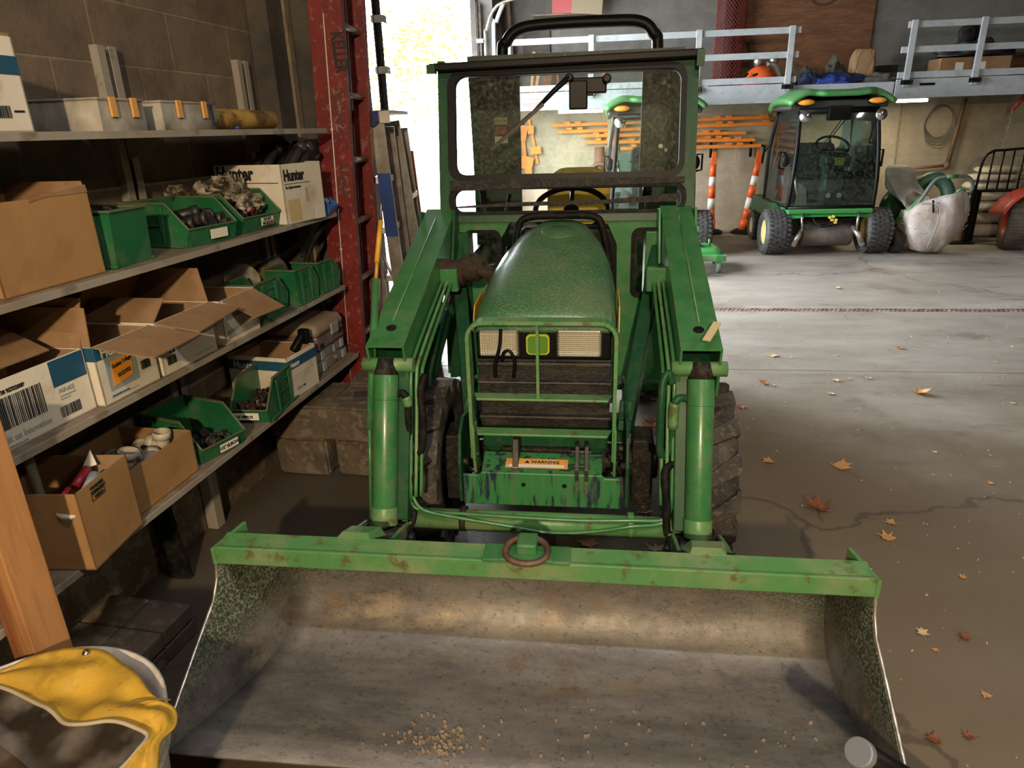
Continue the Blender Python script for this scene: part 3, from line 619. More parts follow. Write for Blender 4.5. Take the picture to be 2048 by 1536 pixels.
    # --- loader mast, braces
    for s in (-1,1):
        x=X(s*.43)
        m=MB(); m.bx(x-.052,x+.052,2.93,3.05,.50,1.16); m.prism([(2.80,1.05),(2.93,.98),(2.965,1.1),(2.965,1.25),(2.90,1.26)],(X(s*.50)-.078,0,0),(0,1,0),(0,0,1),.012); m.prism([(2.80,1.05),(2.93,.98),(2.965,1.1),(2.965,1.25),(2.90,1.26)],(X(s*.50)+.066,0,0),(0,1,0),(0,0,1),.012)
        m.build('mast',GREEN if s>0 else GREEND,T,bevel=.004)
        m=MB(); m.beam((X(s*.29),2.36,.50),(X(s*.30),2.42,.60),.05,.06); m.beam((X(s*.295),2.37,.53),(X(s*.44),2.97,1.10),.055,.07); m.build('mast_brace',GREEND,T,bevel=.005)
        m=MB(); m.cyl((X(s*.30),2.34,.44),(X(s*.26),2.34,.44),.016,n=6); m.cyl((X(s*.31),2.16,.46),(X(s*.27),2.16,.46),.013,n=6); m.build('brace_bolt',GREASE,T,each=True)
    # --- loader boom
    mast_top=V((0,3.0,1.20)); knee=V((0,2.09,.885)); pin=V((0,1.86,.335))
    for s in (-1,1):
        x=X(s*.50); off=V((x,0,0))
        B_=thing_part=None
        d=(knee-mast_top).normalized(); n_=V((0,-d.z,d.y)); n_=n_ if n_.z>0 else -n_
        # upper box beam, open at the knee
        a=off+mast_top; b=off+knee
        m=MB(); hw=.060
        ph=[(a+n_*.055,b+n_*.055)]
        e=b+d*.04
        m.raw([a+n_*.06+V((-hw,0,0)),a+n_*.06+V((hw,0,0)),e+n_*.06+V((hw,0,0)),e+n_*.06+V((-hw,0,0))],[(0,1,2,3)])
        for sx in (-1,1):
            m.raw([a+n_*.06+V((sx*hw,0,0)),e+n_*.06+V((sx*hw,0,0)),e-n_*.05+V((sx*hw,.0,-.06)),b-n_*.10+V((sx*hw,.05,-.06)),a-n_*.08+V((sx*hw,0,0))],[(0,1,2,3,4)])
        arm=m.build('boom_arm',GREEN,T,solid=.010,bevel=.0015)
        m=MB(); m.beam(a-n_*.075+d*.03,b-n_*.08-d*.05,.11,.008,n_); m.build('arm_bottom_plate',GREEND,arm)
        m=MB(); m.tube([a+n_*.067+d*.1+V((.005*s,0,0)),b+n_*.067-d*.10+V((.005*s,0,0))],.003,6); m.build('weld_bead',GREENW,arm)
        m=MB(); kc=b+n_*.0668-d*.06+V((.0,0,0)); m.cyl(kc,kc+n_*.002,.017,n=16); m.build('drain_hole',BLK,arm)
        # knee pin
        m=MB(); m.cyl(off+V((-.085,2.06,.86)),off+V((.085,2.06,.86)),.024,n=14); m.build('knee_pin',GREENW,arm)
        # lower leg behind the cylinder
        m=MB(); i=-s*.048
        m.beam(off+V((i,2.13,.86)),off+V((i,1.93,.36)),.045,.10,(0,-1,.4)); m.build('boom_leg',GREEND,T,bevel=.004)
        # bucket cylinder
        c0=off+V((s*.005,2.055,.885)); c1=off+V((s*.002,1.865,.375))
        dd=(c1-c0).normalized()
        cy=MB(); cy.cyl(c0+dd*.055,c1,.0405,n=26); cy.cyl(c0+dd*.13,c0+dd*.138,.042,n=26); cyo=cy.build('bucket_cylinder',GREENW if False else GREEN,T,bevel=.002)
        m=MB(); m.cyl(c1-dd*.055,c1+dd*.003,.0435,n=26); m.build('gland_nut',GREENW,cyo,bevel=.002)
        m=MB(); m.cyl(c0-dd*.0,c0+dd*.06,.026,.040,n=20); m.build('cylinder_eye',BLKD,cyo)
        m=MB(); m.cyl(c1,c1+dd*.03,.018,n=14); m.build('piston_rod',CHROME,cyo)
        # clevis barrel on the bucket pin
        pb=off+V((0,1.85,.335))
        m=MB(); m.cyl(pb+V((-.055,0,0)),pb+V((.055,0,0)),.034,n=22); m.cyl(pb+V((-.085,0,-.0)),pb+V((-.06,0,0)),.040,n=22); m.cyl(pb+V((.06,0,0)),pb+V((.085,0,0)),.040,n=22); m.cyl(pb+V((-.10,0,0)),pb+V((.10,0,0)),.017,n=14)
        m.build('bucket_pin',GREASE,cyo,bevel=.003)
        # mast-end lift cylinder
        l0=V((X(s*.47),2.40,.62)); l1=V((X(s*.44),2.93,.95))
        if s<0: l0=V((X(-.49),2.36,.60)); l1=V((X(-.42),2.78,.98))
        m=MB(); e1=l0+(l1-l0)*.78; m.cyl(l0,e1,.034,n=20); m.cyl(e1-(l1-l0)*.07,e1,.037,n=20); m.cyl(l0+(l1-l0)*.35,l0+(l1-l0)*.37,.036,n=20); lc=m.build('lift_cylinder',GREEND,T)
        m=MB(); m.cyl(e1,l1,.02,n=12); m.build('piston_rod',GREASE,lc)
        m=MB(); m.cyl(l0+V((-.05,0,-.02)),l0+V((.05,0,-.02)),.034,n=16); m.build('lift_pin',BLKD,lc)
    # --- torque tube between the legs with hydraulic lines strapped on
    m=MB(); m.cyl((X(-.46),1.955,.345),(X(.46),1.955,.345),.036,n=22); tt=m.build('torque_tube',GREENW,T)
    for x in (-.255,.30):
        m=MB(); m.cyl((X(x-.010),1.955,.35),(X(x+.010),1.955,.35),.043,n=20); m.build('hose_clamp',GREASE if x<0 else GREENW,tt)
    for z0,pts in ((0,[(-.43,1.94,.43),(-.40,1.93,.392),(-.25,1.925,.386),(.1,1.925,.378),(.30,1.925,.386),(.40,1.93,.39),(.425,1.94,.43)]),(1,[(-.42,1.935,.44),(-.38,1.915,.40),(-.25,1.912,.376),(-.1,1.912,.355),(.05,1.912,.335),(.2,1.912,.350),(.30,1.912,.372),(.40,1.925,.382),(.415,1.94,.44)])):
        m=MB(); m.tube([(X(x),y,z) for x,y,z in pts],.0065,8,sm=5); m.build('hydraulic_line',GREEN,tt)
    # --- steel lines along the arms and down the legs, hoses
    for k in range(3):
        o_=.018*k
        for s in (-1,1):
            i=-s
            pts=[(2.66,1.03-o_*.2),(2.50,.985-o_*.3),(2.15+o_*.2,.875-o_*.35),(2.085+o_*.3,.82),(2.05+o_*.3,.70),(1.96+o_*.2,.44 if k else .43)]
            m=MB(); m.tube([(X(s*.50)+i*(.074+.017*k),y-.03,z-.0) for y,z in pts],.0065,7,sm=5); m.build('steel_line',GREENW if k==1 else GREEN,T)
    for s in (-1,1):
        x=X(s*.50)-s*.098
        m=MB(); m.bx(x-.035,x+.035,2.60,2.64,.98,1.07); m.build('line_bracket',GREEN,T,bevel=.003)
        if s<0:
            loops=[[(.03,2.03,.77),(.052,2.02,.775),(.066,2.015,.75),(.067,2.01,.70),(.070,2.0,.62),(.090,1.99,.575),(.112,1.99,.60),(.118,2.0,.70),(.115,2.01,.79),(.13,2.03,.84)],[(.118,2.0,.54),(.085,1.965,.51),(.072,1.95,.455),(.074,1.94,.40),(.08,1.93,.365),(.068,1.915,.345),(.03,1.90,.345)]]
        else:
            loops=[[(.03,2.03,.77),(.06,2.02,.775),(.075,2.015,.75),(.076,2.01,.66),(.088,2.0,.60),(.105,1.995,.585),(.115,1.99,.62),(.116,2.0,.75),(.112,2.02,.83),(.095,2.03,.855),(.085,2.03,.82)],[(.07,1.98,.57),(.095,1.96,.555),(.098,1.94,.52),(.090,1.925,.45),(.088,1.92,.38),(.078,1.91,.345),(.03,1.90,.345)]]
        for j,lp in enumerate(loops):
            P_=[(X(s*.50)-s*a,y,z) for a,y,z in lp]
            m=MB(); m.tube(P_,.0125,9,sm=5); h=m.build('hydraulic_hose',BLK if j or s<0 else GREEND,T)
            sp=smooth_path(P_,5)
            m=MB(); n0=len(sp)
            m.tube(sp[int(n0*.78):int(n0*.86)] if j else sp[int(n0*.18):int(n0*.30)],.0165,10); m.build('hose_fitting',CHROME if j else GREENW,h)
            m=MB(); m.cyl(sp[-1] if j else sp[0],(sp[-1] if j else sp[0])+V((-s*-.028,0,0)),.014,n=6); m.build('elbow_nut',CHROME,h)
    # bucket level indicator on the left arm
    m=MB(); m.cyl((-.735,1.885,.37),(-.745,2.02,.76),.006,n=8); ir=m.build('level_rod',GREEN,T)
    m=MB(); m.cyl((-.742,1.985,.66),(-.745,2.209,1.115),.013,n=14); m.build('level_tube',GREEN,ir)
    m=MB(); m.cyl((-.745,2.209,1.115),(-.745,2.24,1.17),.006,n=8); m.cyl((-.745,2.235,1.165),(-.742,2.311,1.295),.009,n=10); m.build('yellow_tip',YEL,ir,label='yellow tip of the bucket level rod')
    m=MB(); p0=V((X(.525),2.03,.99)); m.box(p0,(.024,.09,.004),Matrix.Rotation(R(-30),3,'Z')@Matrix.Rotation(R(24),3,'X')); m.build('tag_strip',mat('tan_tag',(.62,.52,.30),.6),T,label='tan paper tag tied at the knee')
    # --- bucket
    W2=.900; bw=[-.80,.88]
    prof=[(1.190,.102),(1.30,.085),(1.42,.064),(1.53,.052),(1.62,.058),(1.685,.085),(1.73,.125),(1.757,.18),(1.765,.24),(1.755,.30),(1.725,.36),(1.68,.415),(1.615,.452),(1.585,.462)]
    def bx_(i,s):   # half width narrows from the lip towards the heel
        t_=min(1,max(0,(prof[i][0]-1.2)/.45)); back=.80 if s<0 else .875
        hi=max(0,(prof[i][1]-.30)/.16)
        w_=W2+(back-W2)*t_; return w_+(W2-w_)*min(1,hi)
    m=MB(); NX=24
    def sh(i,j):
        y,z=prof[j]; a=-bx_(j,-1); b=bx_(j,1); x=a+(b-a)*i/NX
        return V((X(x),y+.01*(x/.9)*(1-j/13),z+.0))
    P=[sh(i,j) for i in range(NX+1) for j in range(len(prof))]; L=len(prof)
    m.raw(P,[(i*L+j,i*L+j+1,(i+1)*L+j+1,(i+1)*L+j) for i in range(NX) for j in range(L-1)],True)
    BK=m.build('bucket',BUCKM,T,solid=.008)
    for s in (-1,1):
        m=MB(); dy=.01*s
        base=[(X(s*bx_(j,s)),prof[j][0]+dy*(1-j/13),prof[j][1]) for j in range(L)]
        edge=[(1.245+dy*.8,.165),(1.26+dy*.7,.175),(1.39+dy*.5,.258),(1.50+dy*.2,.325),(1.535,.375),(1.545,.42),(1.555,.468)]
        poly=[V((X(s*(W2+.004)),base[0][1],base[0][2]))]+[V(p) for p in base[1:]]+[V((X(s*(W2+.004)),y,z)) for y,z in edge[::-1]]
        # triangulated fan around the middle of the plate
        c=V((X(s*(bx_(6,s)*.5+W2*.5)),1.56,.25)); vs=[c]+poly
        m.raw(vs,[(0,1+k,1+(k+1)%len(poly)) for k in range(len(poly))])
        m.build('bucket_side',BUCKM,BK,solid=.010)
        m=MB(); m.tube([V((X(s*(W2+.006)),base[0][1],base[0][2]))]+[V((X(s*(W2+.006)),y,z)) for y,z in edge],.006,6); m.build('worn_edge',mat('bare_steel',(.6,.58,.55),.35,.8,(.3,.27,.24),20),BK,label='bright worn edge of the bucket side')
    m=MB(); m.bx(X(-W2),X(W2),1.540,1.552,.425,.481); m.raw([(X(-W2),1.545,.472),(X(W2),1.545,.472),(X(W2),1.62,.482),(X(-W2),1.62,.482),(X(-W2),1.545,.462),(X(W2),1.545,.462),(X(W2),1.62,.472),(X(-W2),1.62,.472)],[(0,1,2,3),(7,6,5,4),(0,4,5,1),(1,5,6,2),(2,6,7,3),(3,7,4,0)])
    m.bx(X(-W2),X(W2),1.612,1.62,.42,.476)
    m.build('bucket_rim',GREENW,BK,bevel=.003)
    for s in (-1,1):
        m=MB(); m.raw([(X(s*(W2-.0)),1.54,.42),(X(s*(W2+.012)),1.54,.42),(X(s*(W2+.012)),1.54,.476),(X(s*W2),1.54,.476),(X(s*W2-s*.03),1.68,.44),(X(s*W2-s*.018),1.68,.44),(X(s*W2-s*.018),1.68,.482),(X(s*W2-s*.03),1.68,.482)],[(0,1,2,3),(4,5,6,7),(0,4,7,3),(1,5,6,2),(0,1,5,4),(3,2,6,7)]); m.build('rim_end_plate',GREENW,BK,bevel=.003)
        m=MB(); xx=X(s*.50); m.raw([(xx-.06,1.61,.482),(xx+.04,1.61,.482),(xx+.03,1.635,.490),(xx-.05,1.635,.490),(xx-.07,1.70,.44),(xx+.06,1.70,.44),(xx+.045,1.70,.47),(xx-.045,1.70,.47)],[(0,1,2,3),(3,2,6,7),(0,3,7,4),(1,5,6,2),(4,7,6,5),(0,4,5,1)])
        for dx in (-.072,.072): m.prism([(1.66,.46),(1.72,.42),(1.80,.40),(1.89,.37),(1.89,.30),(1.84,.25),(1.775,.22),(1.775,.36)],(xx+dx-.006,0,0),(0,1,0),(0,0,1),.012)
        m.build('mounting_ears',GREENW if s<0 else GREENW,BK,bevel=.002)
    m=MB(); m.box((X(0),1.575,.483),(.24,.075,.012)); m.box((X(0),1.56,.489),(.15,.05,.006)); hp=m.build('tow_hook_plate',GREEN,BK,bevel=.003)
    m=MB(); m.bx(X(-.028),X(.028),1.56,1.625,.488,.522); m.build('hook_block',GREEN,hp,bevel=.006)
    m=MB(); m.tube([(X(.058*math.cos(a)),1.56-.036*abs(math.sin(a))**.9 if math.sin(a)<0 else 1.57+.045*math.sin(a),.500+.012*math.sin(a)) for a in [2*math.pi*k/24 for k in range(24)]],.009,8,closed=True); m.build('d_ring',mat('rusty_steel',(.13,.07,.05),.6,.5,(.20,.13,.10),20),hp,label='rusty brown D-ring')
    m=MB(); m.cyl((-.075,1.225,.085),(-.075,1.225,.1025),.010,n=16); m.build('bolt_hole',BLK,BK)
    return T
# bucket finish: green paint near the top, worn bare steel below, dirt patches
def bucket_mat():
    m=bpy.data.materials.new('worn_bucket'); m.use_nodes=True; N=m.node_tree.nodes; L=m.node_tree.links; b=N['Principled BSDF']
    tc=N.new('ShaderNodeTexCoord'); sp=N.new('ShaderNodeSeparateXYZ'); L.new(tc.outputs['Object'],sp.inputs[0])
    def nz(s,d=7,st=(1,1,1)):
        mp=N.new('ShaderNodeMapping'); mp.inputs['Scale'].default_value=st; L.new(tc.outputs['Object'],mp.inputs[0])
        n=N.new('ShaderNodeTexNoise'); n.inputs['Scale'].default_value=s; n.inputs['Detail'].default_value=d; n.inputs['Roughness'].default_value=.7; L.new(mp.outputs[0],n.inputs['Vector']); return n.outputs[0]
    def rng(f,lo,hi,a=0,bb=1):
        r=N.new('ShaderNodeMapRange'); r.inputs[1].default_value=lo; r.inputs[2].default_value=hi; r.inputs[3].default_value=a; r.inputs[4].default_value=bb; L.new(f,r.inputs[0]); return r.outputs[0]
    def math_(op,a,c):
        x=N.new('ShaderNodeMath'); x.operation=op
        for i,v in enumerate((a,c)):
            if isinstance(v,(int,float)): x.inputs[i].default_value=v
            else: L.new(v,x.inputs[i])
        return x.outputs[0]
    def mix(f,a,c):
        x=N.new('ShaderNodeMix'); x.data_type='RGBA'; L.new(f,x.inputs[0])
        for i,v in ((6,a),(7,c)):
            if isinstance(v,tuple): x.inputs[i].default_value=v
            else: L.new(v,x.inputs[i])
        return x.outputs[2]
    steel=mix(rng(nz(3,8,(.5,1.6,1.6)),.36,.66),(.34,.325,.31,1),(.12,.112,.112,1))
    steel=mix(rng(nz(7,8,(.5,1.4,1.4)),.54,.68),steel,(.33,.28,.22,1))
    green=mix(rng(nz(70,8),.47,.58),(.05,.15,.06,1),(.22,.24,.15,1))
    g2=mix(rng(nz(130,8),.48,.56),(.030,.036,.032,1),(.17,.21,.13,1))
    green=mix(rng(math_('ADD',nz(3,8),math_('MULTIPLY',math_('SUBTRACT',.47,sp.outputs[2]),1.6)),.56,.66),green,g2)
    ax=math_('ABSOLUTE',sp.outputs[0],0)
    h=math_('ADD',sp.outputs[2],math_('MULTIPLY',math_('POWER',ax,4),.16))
    h=math_('ADD',h,math_('MULTIPLY',nz(22,8),.13))
    f=rng(h,.28,.40)
    steel=mix(rng(nz(3.5,10),.58,.70),steel,(.24,.17,.11,1))
    c=mix(f,steel,green)
    c=mix(rng(nz(150,2),.66,.74),c,(.45,.40,.32,1))
    c=mix(rng(nz(55,9),.55,.66,0,.6),c,(.07,.062,.058,1))
    L.new(c,b.inputs['Base Color'])
    L.new(rng(f,0,1,.5,.0),b.inputs['Metallic']); L.new(rng(nz(9,6),.3,.7,.42,.66),b.inputs['Roughness'])
    bp=N.new('ShaderNodeBump'); bp.inputs['Strength'].default_value=.25; bp.inputs['Distance'].default_value=.004; L.new(nz(60,6),bp.inputs['Height']); L.new(bp.outputs[0],b.inputs['Normal'])
    return m
BUCKM=bucket_mat()
TR=tractor()
# ---------------------------------------------------------------- left shelves and what stands on them
RZ=-t4      # local x = into the room (w), local y = along the shelf (s)
S1,S2,S3,S4=1.605,1.222,.862,.478
def at_shelf(s,w,z): return WP(s,w,z)
def shelves():
    for z,lab,s0,s1,wd in ((S1,'painted shelf board, the topmost, carrying clear organizers',-3.0,.95,.35),(S2,'painted shelf board carrying the green bins and the upright irrigation carton',-3.0,.95,.35),(S3,'painted shelf board carrying the row of white cartons with open flaps',-3.0,.95,.35),(S4,'rough wooden shelf board, the lowest, carrying the pipe fitting boxes',-3.0,1.02,.35)):
        T=thing('shelf_board',lab,'shelf',WP(0,0,z),RZ,group='wall shelves')
        m=MB(); m.bx(.033,wd,s0,s1,-.020,-.001); m.build('board',SHELFT,T)
        m=MB(); m.bx(wd,wd+.006,s0,s1,-.021,0.0); m.build('painted_edge',SHELF,T,bevel=.001)
        m=MB()
        for s in (.02,.82,-.85): m.prism([(.031,-.02),(.17,-.02),(.17,-.03),(.045,-.09),(.031,-.09)],(0,s-.002,0),(1,0,0),(0,0,1),.004)
        m.build('bracket_flange',SHELF,T,each=True)
    def upright(s,z0,z1,lab):
        T=thing('shelf_upright',lab,'shelf upright',WP(s,0,z0),RZ,group='steel uprights of the wall shelves')
        m=MB(); m.bx(0,.028,-.045,-.038,0,z1-z0); m.bx(0,.028,.038,.045,0,z1-z0); m.bx(.0,.004,-.045,.045,0,z1-z0); m.bx(.026,.03,-.045,-.01,0,z1-z0); m.bx(.026,.03,.01,.045,0,z1-z0)
        m.build('channel',SHELF,T,bevel=.001)
    upright(.02,0.0,1.88,'grey steel upright behind the shelves, between the two clear organizers')
    upright(.86,.2,1.90,'grey steel upright at the far end of the shelves by the yellow tube')
    upright(-.84,.2,1.84,'grey steel upright behind the shelves at the left edge, by the big brown carton')
    for s,z in ((.02,S1),):
        pass
shelves()
def bin_proto(name,L,W,H,m,lab,cat,loc,rz,lip=.42,group=None,label_text=None,content=None,rim=True):
    """hopper bin: low sloped front at +x, tall back at x=0; W across y"""
    T=thing(name,lab,cat,loc,rz,group=group); t=.004; tp=.012
    b=MB()
    sl=L*.30
    side=[(tp,0),(L-tp*1.5,0),(L,H*lip),(L-sl,H),(0,H)]
    for y0 in (-W/2,W/2-t): b.prism([(x,z) for x,z in side],(0,y0+t,0),(1,0,0),(0,0,1),t)
    b.raw([(0,-W/2,H),(0,W/2,H),(tp,W/2,0),(tp,-W/2,0),(t,-W/2,H),(t,W/2,H),(tp+t,W/2,0),(tp+t,-W/2,0)],[(0,1,2,3),(7,6,5,4),(0,4,5,1),(3,2,6,7),(0,3,7,4),(1,5,6,2)])
    b.bx(tp,L-tp*1.5,-W/2,W/2,0,t)
    b.raw([(L-tp*1.5,-W/2,0),(L-tp*1.5,W/2,0),(L,W/2,H*lip),(L,-W/2,H*lip),(L-tp*1.5-t,-W/2,0),(L-tp*1.5-t,W/2,0),(L-t,W/2,H*lip),(L-t,-W/2,H*lip)],[(0,1,2,3),(7,6,5,4),(0,4,5,1),(1,5,6,2),(2,6,7,3),(3,7,4,0)])
    for sy in (-1,1):   # ribs and ledges on the outer side walls
        y=sy*(W/2+.002)
        for xx in (L*.22,L*.62): b.raw([(xx-.004,y,.01),(xx+.004,y,.01),(xx+.014,y,H*.93),(xx-.014,y,H*.93),(xx-.004,y+sy*.006,.01),(xx+.004,y+sy*.006,.01),(xx+.014,y+sy*.008,H*.93),(xx-.014,y+sy*.008,H*.93)],[(0,1,2,3),(7,6,5,4),(0,4,5,1),(1,5,6,2),(2,6,7,3),(3,7,4,0)])
        for zz in (.5,.78): b.box((L*.42,sy*(W/2+.003),H*zz),(L*.38,.006,.006))
        b.box((L/2-tp,sy*(W/2+.004),.006),(L-tp*3,.010,.010))
    b.build('bin_body',m,T,bevel=.0012,seg=1)
    r=MB()
    for sy in (-1,1):
        r.box(((L-sl)/2,sy*W/2,H),(L-sl,.012,.007)); r.beam((L-sl,sy*W/2,H),(L+.001,sy*W/2,H*lip),.012,.006,(0,1,0)) if False else r.tube([(L-sl,sy*W/2,H),(L+.001,sy*W/2,H*lip)],.0045,6)
    r.box((0,0,H),(.012,W+.01,.007)); r.box((L,0,H*lip),(.008,W,.006))
    r.build('rim',BINR if rim else m,T,bevel=.001,seg=1)
    if label_text is not None:
        lw=min(.085,W*.6); 
        q=MB(); q.box((L+.0035,W*.08,H*lip*.55),(.002,lw,H*lip*.52),Matrix.Rotation(R(4),3,'Y')); lb=q.build('label_card',PAPER,T)
        for k,s_ in enumerate(label_text):
            text(s_,.017,INKK,lb,(L+.0055,W*.08,H*lip*(.60-.26*k if len(label_text)>1 else .48)),(0,1,0),(0,0,1),align='CENTER',bold=.0004)
    return T
def heap(T,x0,x1,y0,y1,z0,h,kind,n,seed,name='fitting'):
    rnd=random.Random(seed)
    for k in range(n):
        x=rnd.uniform(x0,x1); y=rnd.uniform(y0,y1); z=z0+rnd.random()*h; a=rnd.random()*6.28; b=MB()
        d=V((math.cos(a),math.sin(a),rnd.uniform(-.3,.5))).normalized(); c=V((x,y,z)); mm=kind
        L=rnd.uniform(.03,.055); r=rnd.uniform(.009,.014)
        b.tube([c-d*L/2,c+d*L/2],r,9); b.tube([c+d*L*.3,c+d*L*.5],r*1.3,9); b.tube([c-d*L*.5,c-d*L*.3],r*1.3,9)
        o=b.build(name,mm); o.location=T.matrix_basis@V((0,0,0)); o.rotation_euler=T.rotation_euler
        yield o
def contents(T,x0,x1,y0,y1,z0,h,m,n,seed,lab,group,name='pipe_fitting',cat='fitting'):
    for o in heap(T,x0,x1,y0,y1,z0,h,m,n,seed,name): tag(o,lab,cat,group)
def carton(name,D,W,H,m,lab,cat,loc,rz,flaps=(),group=None,inner=None,th=.004,printed=None):
    """open carton: x=0..D (front face at x=D), y=-W/2..W/2; flaps: list of (side,angle deg from vertical outward,length)"""
    T=thing(name,lab,cat,loc,rz,group=group); b=MB()
    b.bx(0,D,-W/2,W/2,0,th); b.bx(0,th,-W/2,W/2,0,H); b.bx(D-th,D,-W/2,W/2,0,H); b.bx(0,D,-W/2,-W/2+th,0,H); b.bx(0,D,W/2-th,W/2,0,H)
    b.build('carton_body',m,T)
    i=MB(); e=.0008
    i.bx(th,th+e,-W/2+th,W/2-th,th,H-.002); i.bx(D-th-e,D-th,-W/2+th,W/2-th,th,H-.002); i.bx(th,D-th,-W/2+th,-W/2+th+e,th,H-.002); i.bx(th,D-th,W/2-th-e,W/2-th,th,H-.002)
    i.build('inner_liner',CARDD,T)
    for side,ang,ln in flaps:
        a=R(ang); c,s_=math.cos(a),math.sin(a)
        ox,uy={'F':((D,0,H),V((s_,0,c))),'B':((0,0,H),V((-s_,0,c))),'L':((D/2,-W/2,H),V((0,-s_,c))),'R':((D/2,W/2,H),V((0,s_,c)))}[side]
        ux=V((0,1,0)) if side in 'FB' else V((1,0,0)); hw=(W if side in 'FB' else D)/2-.002
        sk=.012
        f=MB(); f.prism([(-hw,0),(hw,0),(hw-sk,ln),(-hw+sk*.4,ln)],ox,ux,uy,.0035); f.build('flap',CARDD,T,label='open brown flap of the carton')
    return T
BLKP2=mat('pipe_black',(.02,.019,.018),.42,0,(.05,.045,.04),12)
PVC=mat('white_pvc',(.62,.58,.49),.35,0,(.50,.45,.36),9,dust=(.3,.22,.14),damt=.4,dscale=20)
def box_print(T,D,W,H,side,items):
    """flat printing on a carton face. side F: +x face; L: -y face. items in face coords (u along, v up)"""
    if side=='F': o,ux,uy=V((D+.0004,-W/2,0)),V((0,1,0)),V((0,0,1))
    elif side=='L': o,ux,uy=V((0,-W/2-.0004,0)),V((1,0,0)),V((0,0,1))
    for it in items:
        k=it[0]
        if k=='rect':
            _,u0,v0,u1,v1,m,nm=it; b=MB(); b.prism([(u0,v0),(u1,v0),(u1,v1),(u0,v1)],o,ux,uy,.0006); b.build(nm,m,T)
        elif k=='text':
            _,s_,sz,u,v,m=it[:6]; sx=it[6] if len(it)>6 else 1; bo=it[7] if len(it)>7 else 0
            text(s_,sz,m,T,o+ux*u+uy*v+ux.cross(uy)*.0009,ux,uy,sx=sx,bold=bo)
        elif k=='bars':
            _,u0,v0,u1,v1,n,seed=it; rnd=random.Random(seed); b=MB(); x=u0; st=(u1-u0)/n
            for q in range(n):
                w_=st*rnd.choice((.3,.5,.75)); b.prism([(x,v0),(x+w_,v0),(x+w_,v1),(x,v1)],o+ux.cross(uy)*.0008,ux,uy,.0004); x+=st
            q=b.build('barcode',INKK,T)
G_BIN='green hopper bins on the wall shelves'
def shelf_one():
    T=carton('irrigation_carton',.28,.30,.215,WCARD,'white carton with blue band standing on the top shelf at the left edge','carton',WP(-.81,.045,S1),RZ)
    box_print(T,.28,.30,.215,'F',[('rect',.0,.13,.30,.172,INKB,'blue_band'),('bars',.19,.032,.245,.060,18,3),('rect',.255,.045,.285,.050,INKK,'logo_bar'),('text','PGP',.014,.20,.11,INKG),('text','1.5" - 4.0"',.008,.20,.095,INKG),('text','US 2-06',.007,.20,.075,INKG)])
    m=MB(); m.bx(.27,.2755,-.03,.15,.205,.223); m.build('torn_edge',CARDD,T)
    # clear organizers
    for s,W_,lab in ((-.34,.185,'clear plastic organizer box on the top shelf, the nearer of the two'),(-.02,.29,'clear plastic organizer box on the top shelf, touching the yellow tube')):
        T=thing('clear_organizer',lab,'organizer box',WP(s,.035,S1),RZ,group='clear organizer boxes')
        D=.295; H=.082
        m=MB(); m.bx(0,D,-W_/2,W_/2,0,.003); m.bx(0,.003,-W_/2,W_/2,0,H); m.bx(D-.003,D,-W_/2,W_/2,0,H); m.bx(0,D,-W_/2,-W_/2+.003,0,H); m.bx(0,D,W_/2-.003,W_/2,0,H)
        for k in range(1,5): m.bx(D*k/5,D*k/5+.002,-W_/2,W_/2,0,H*.92)
        m.bx(.003,D-.003,-.001,.001,0,H*.9)
        m.build('tray',CLEAR,T,bevel=.0008,seg=1)
        m=MB(); m.bx(-.004,D+.004,-W_/2-.004,W_/2+.004,H,H+.007); m.build('lid',CLEAR,T,bevel=.003)
        for y in (-W_*.22,W_*.25):
            m=MB(); m.bx(D+.002,D+.009,y-.013,y+.013,H*.45,H+.009); m.build('latch',mat('amber_latch',(.72,.36,.10),.4),T,bevel=.002)
        rnd=random.Random(int(s*100))
        for k in range(7):
            b=MB(); c=V((.03+.04*k,rnd.uniform(-.06,.06),.02)); b.cyl(c,c+V((.0,.03,.008)),.011,n=8)
            o=b.build('small_fitting',BLKP2 if k%3 else ALU); o.location=T.location; o.rotation_euler=T.rotation_euler
            tag(o,'small dark fitting lying inside '+('the nearer' if s<-.2 else 'the farther')+' clear organizer box','fitting','fittings inside the '+('nearer' if s<-.2 else 'farther')+' clear organizer')
    m=MB(); a=WP(.14,.25,S1+.037); b_=WP(.60,.27,S1+.037); m.cyl(a,b_,.037,n=24); 
    o=solo('cardboard_tube',m,mat('yellow_tube',(.50,.33,.08),.5,0,(.33,.20,.05),6,.45,.6,dust=(.10,.05,.02),damt=.8,dscale=9,dlo=.56,dhi=.62),'stained yellow tube lying along the top shelf','tube',bevel=.002)
    m=MB(); m.cyl(WP(.24,.325,S1+.006),WP(.255,.335,S1+.006),.006,n=8); solo('blue_plug',m,BLUEP,'tiny blue plug on the top shelf in front of the yellow tube','plug')
shelf_one()
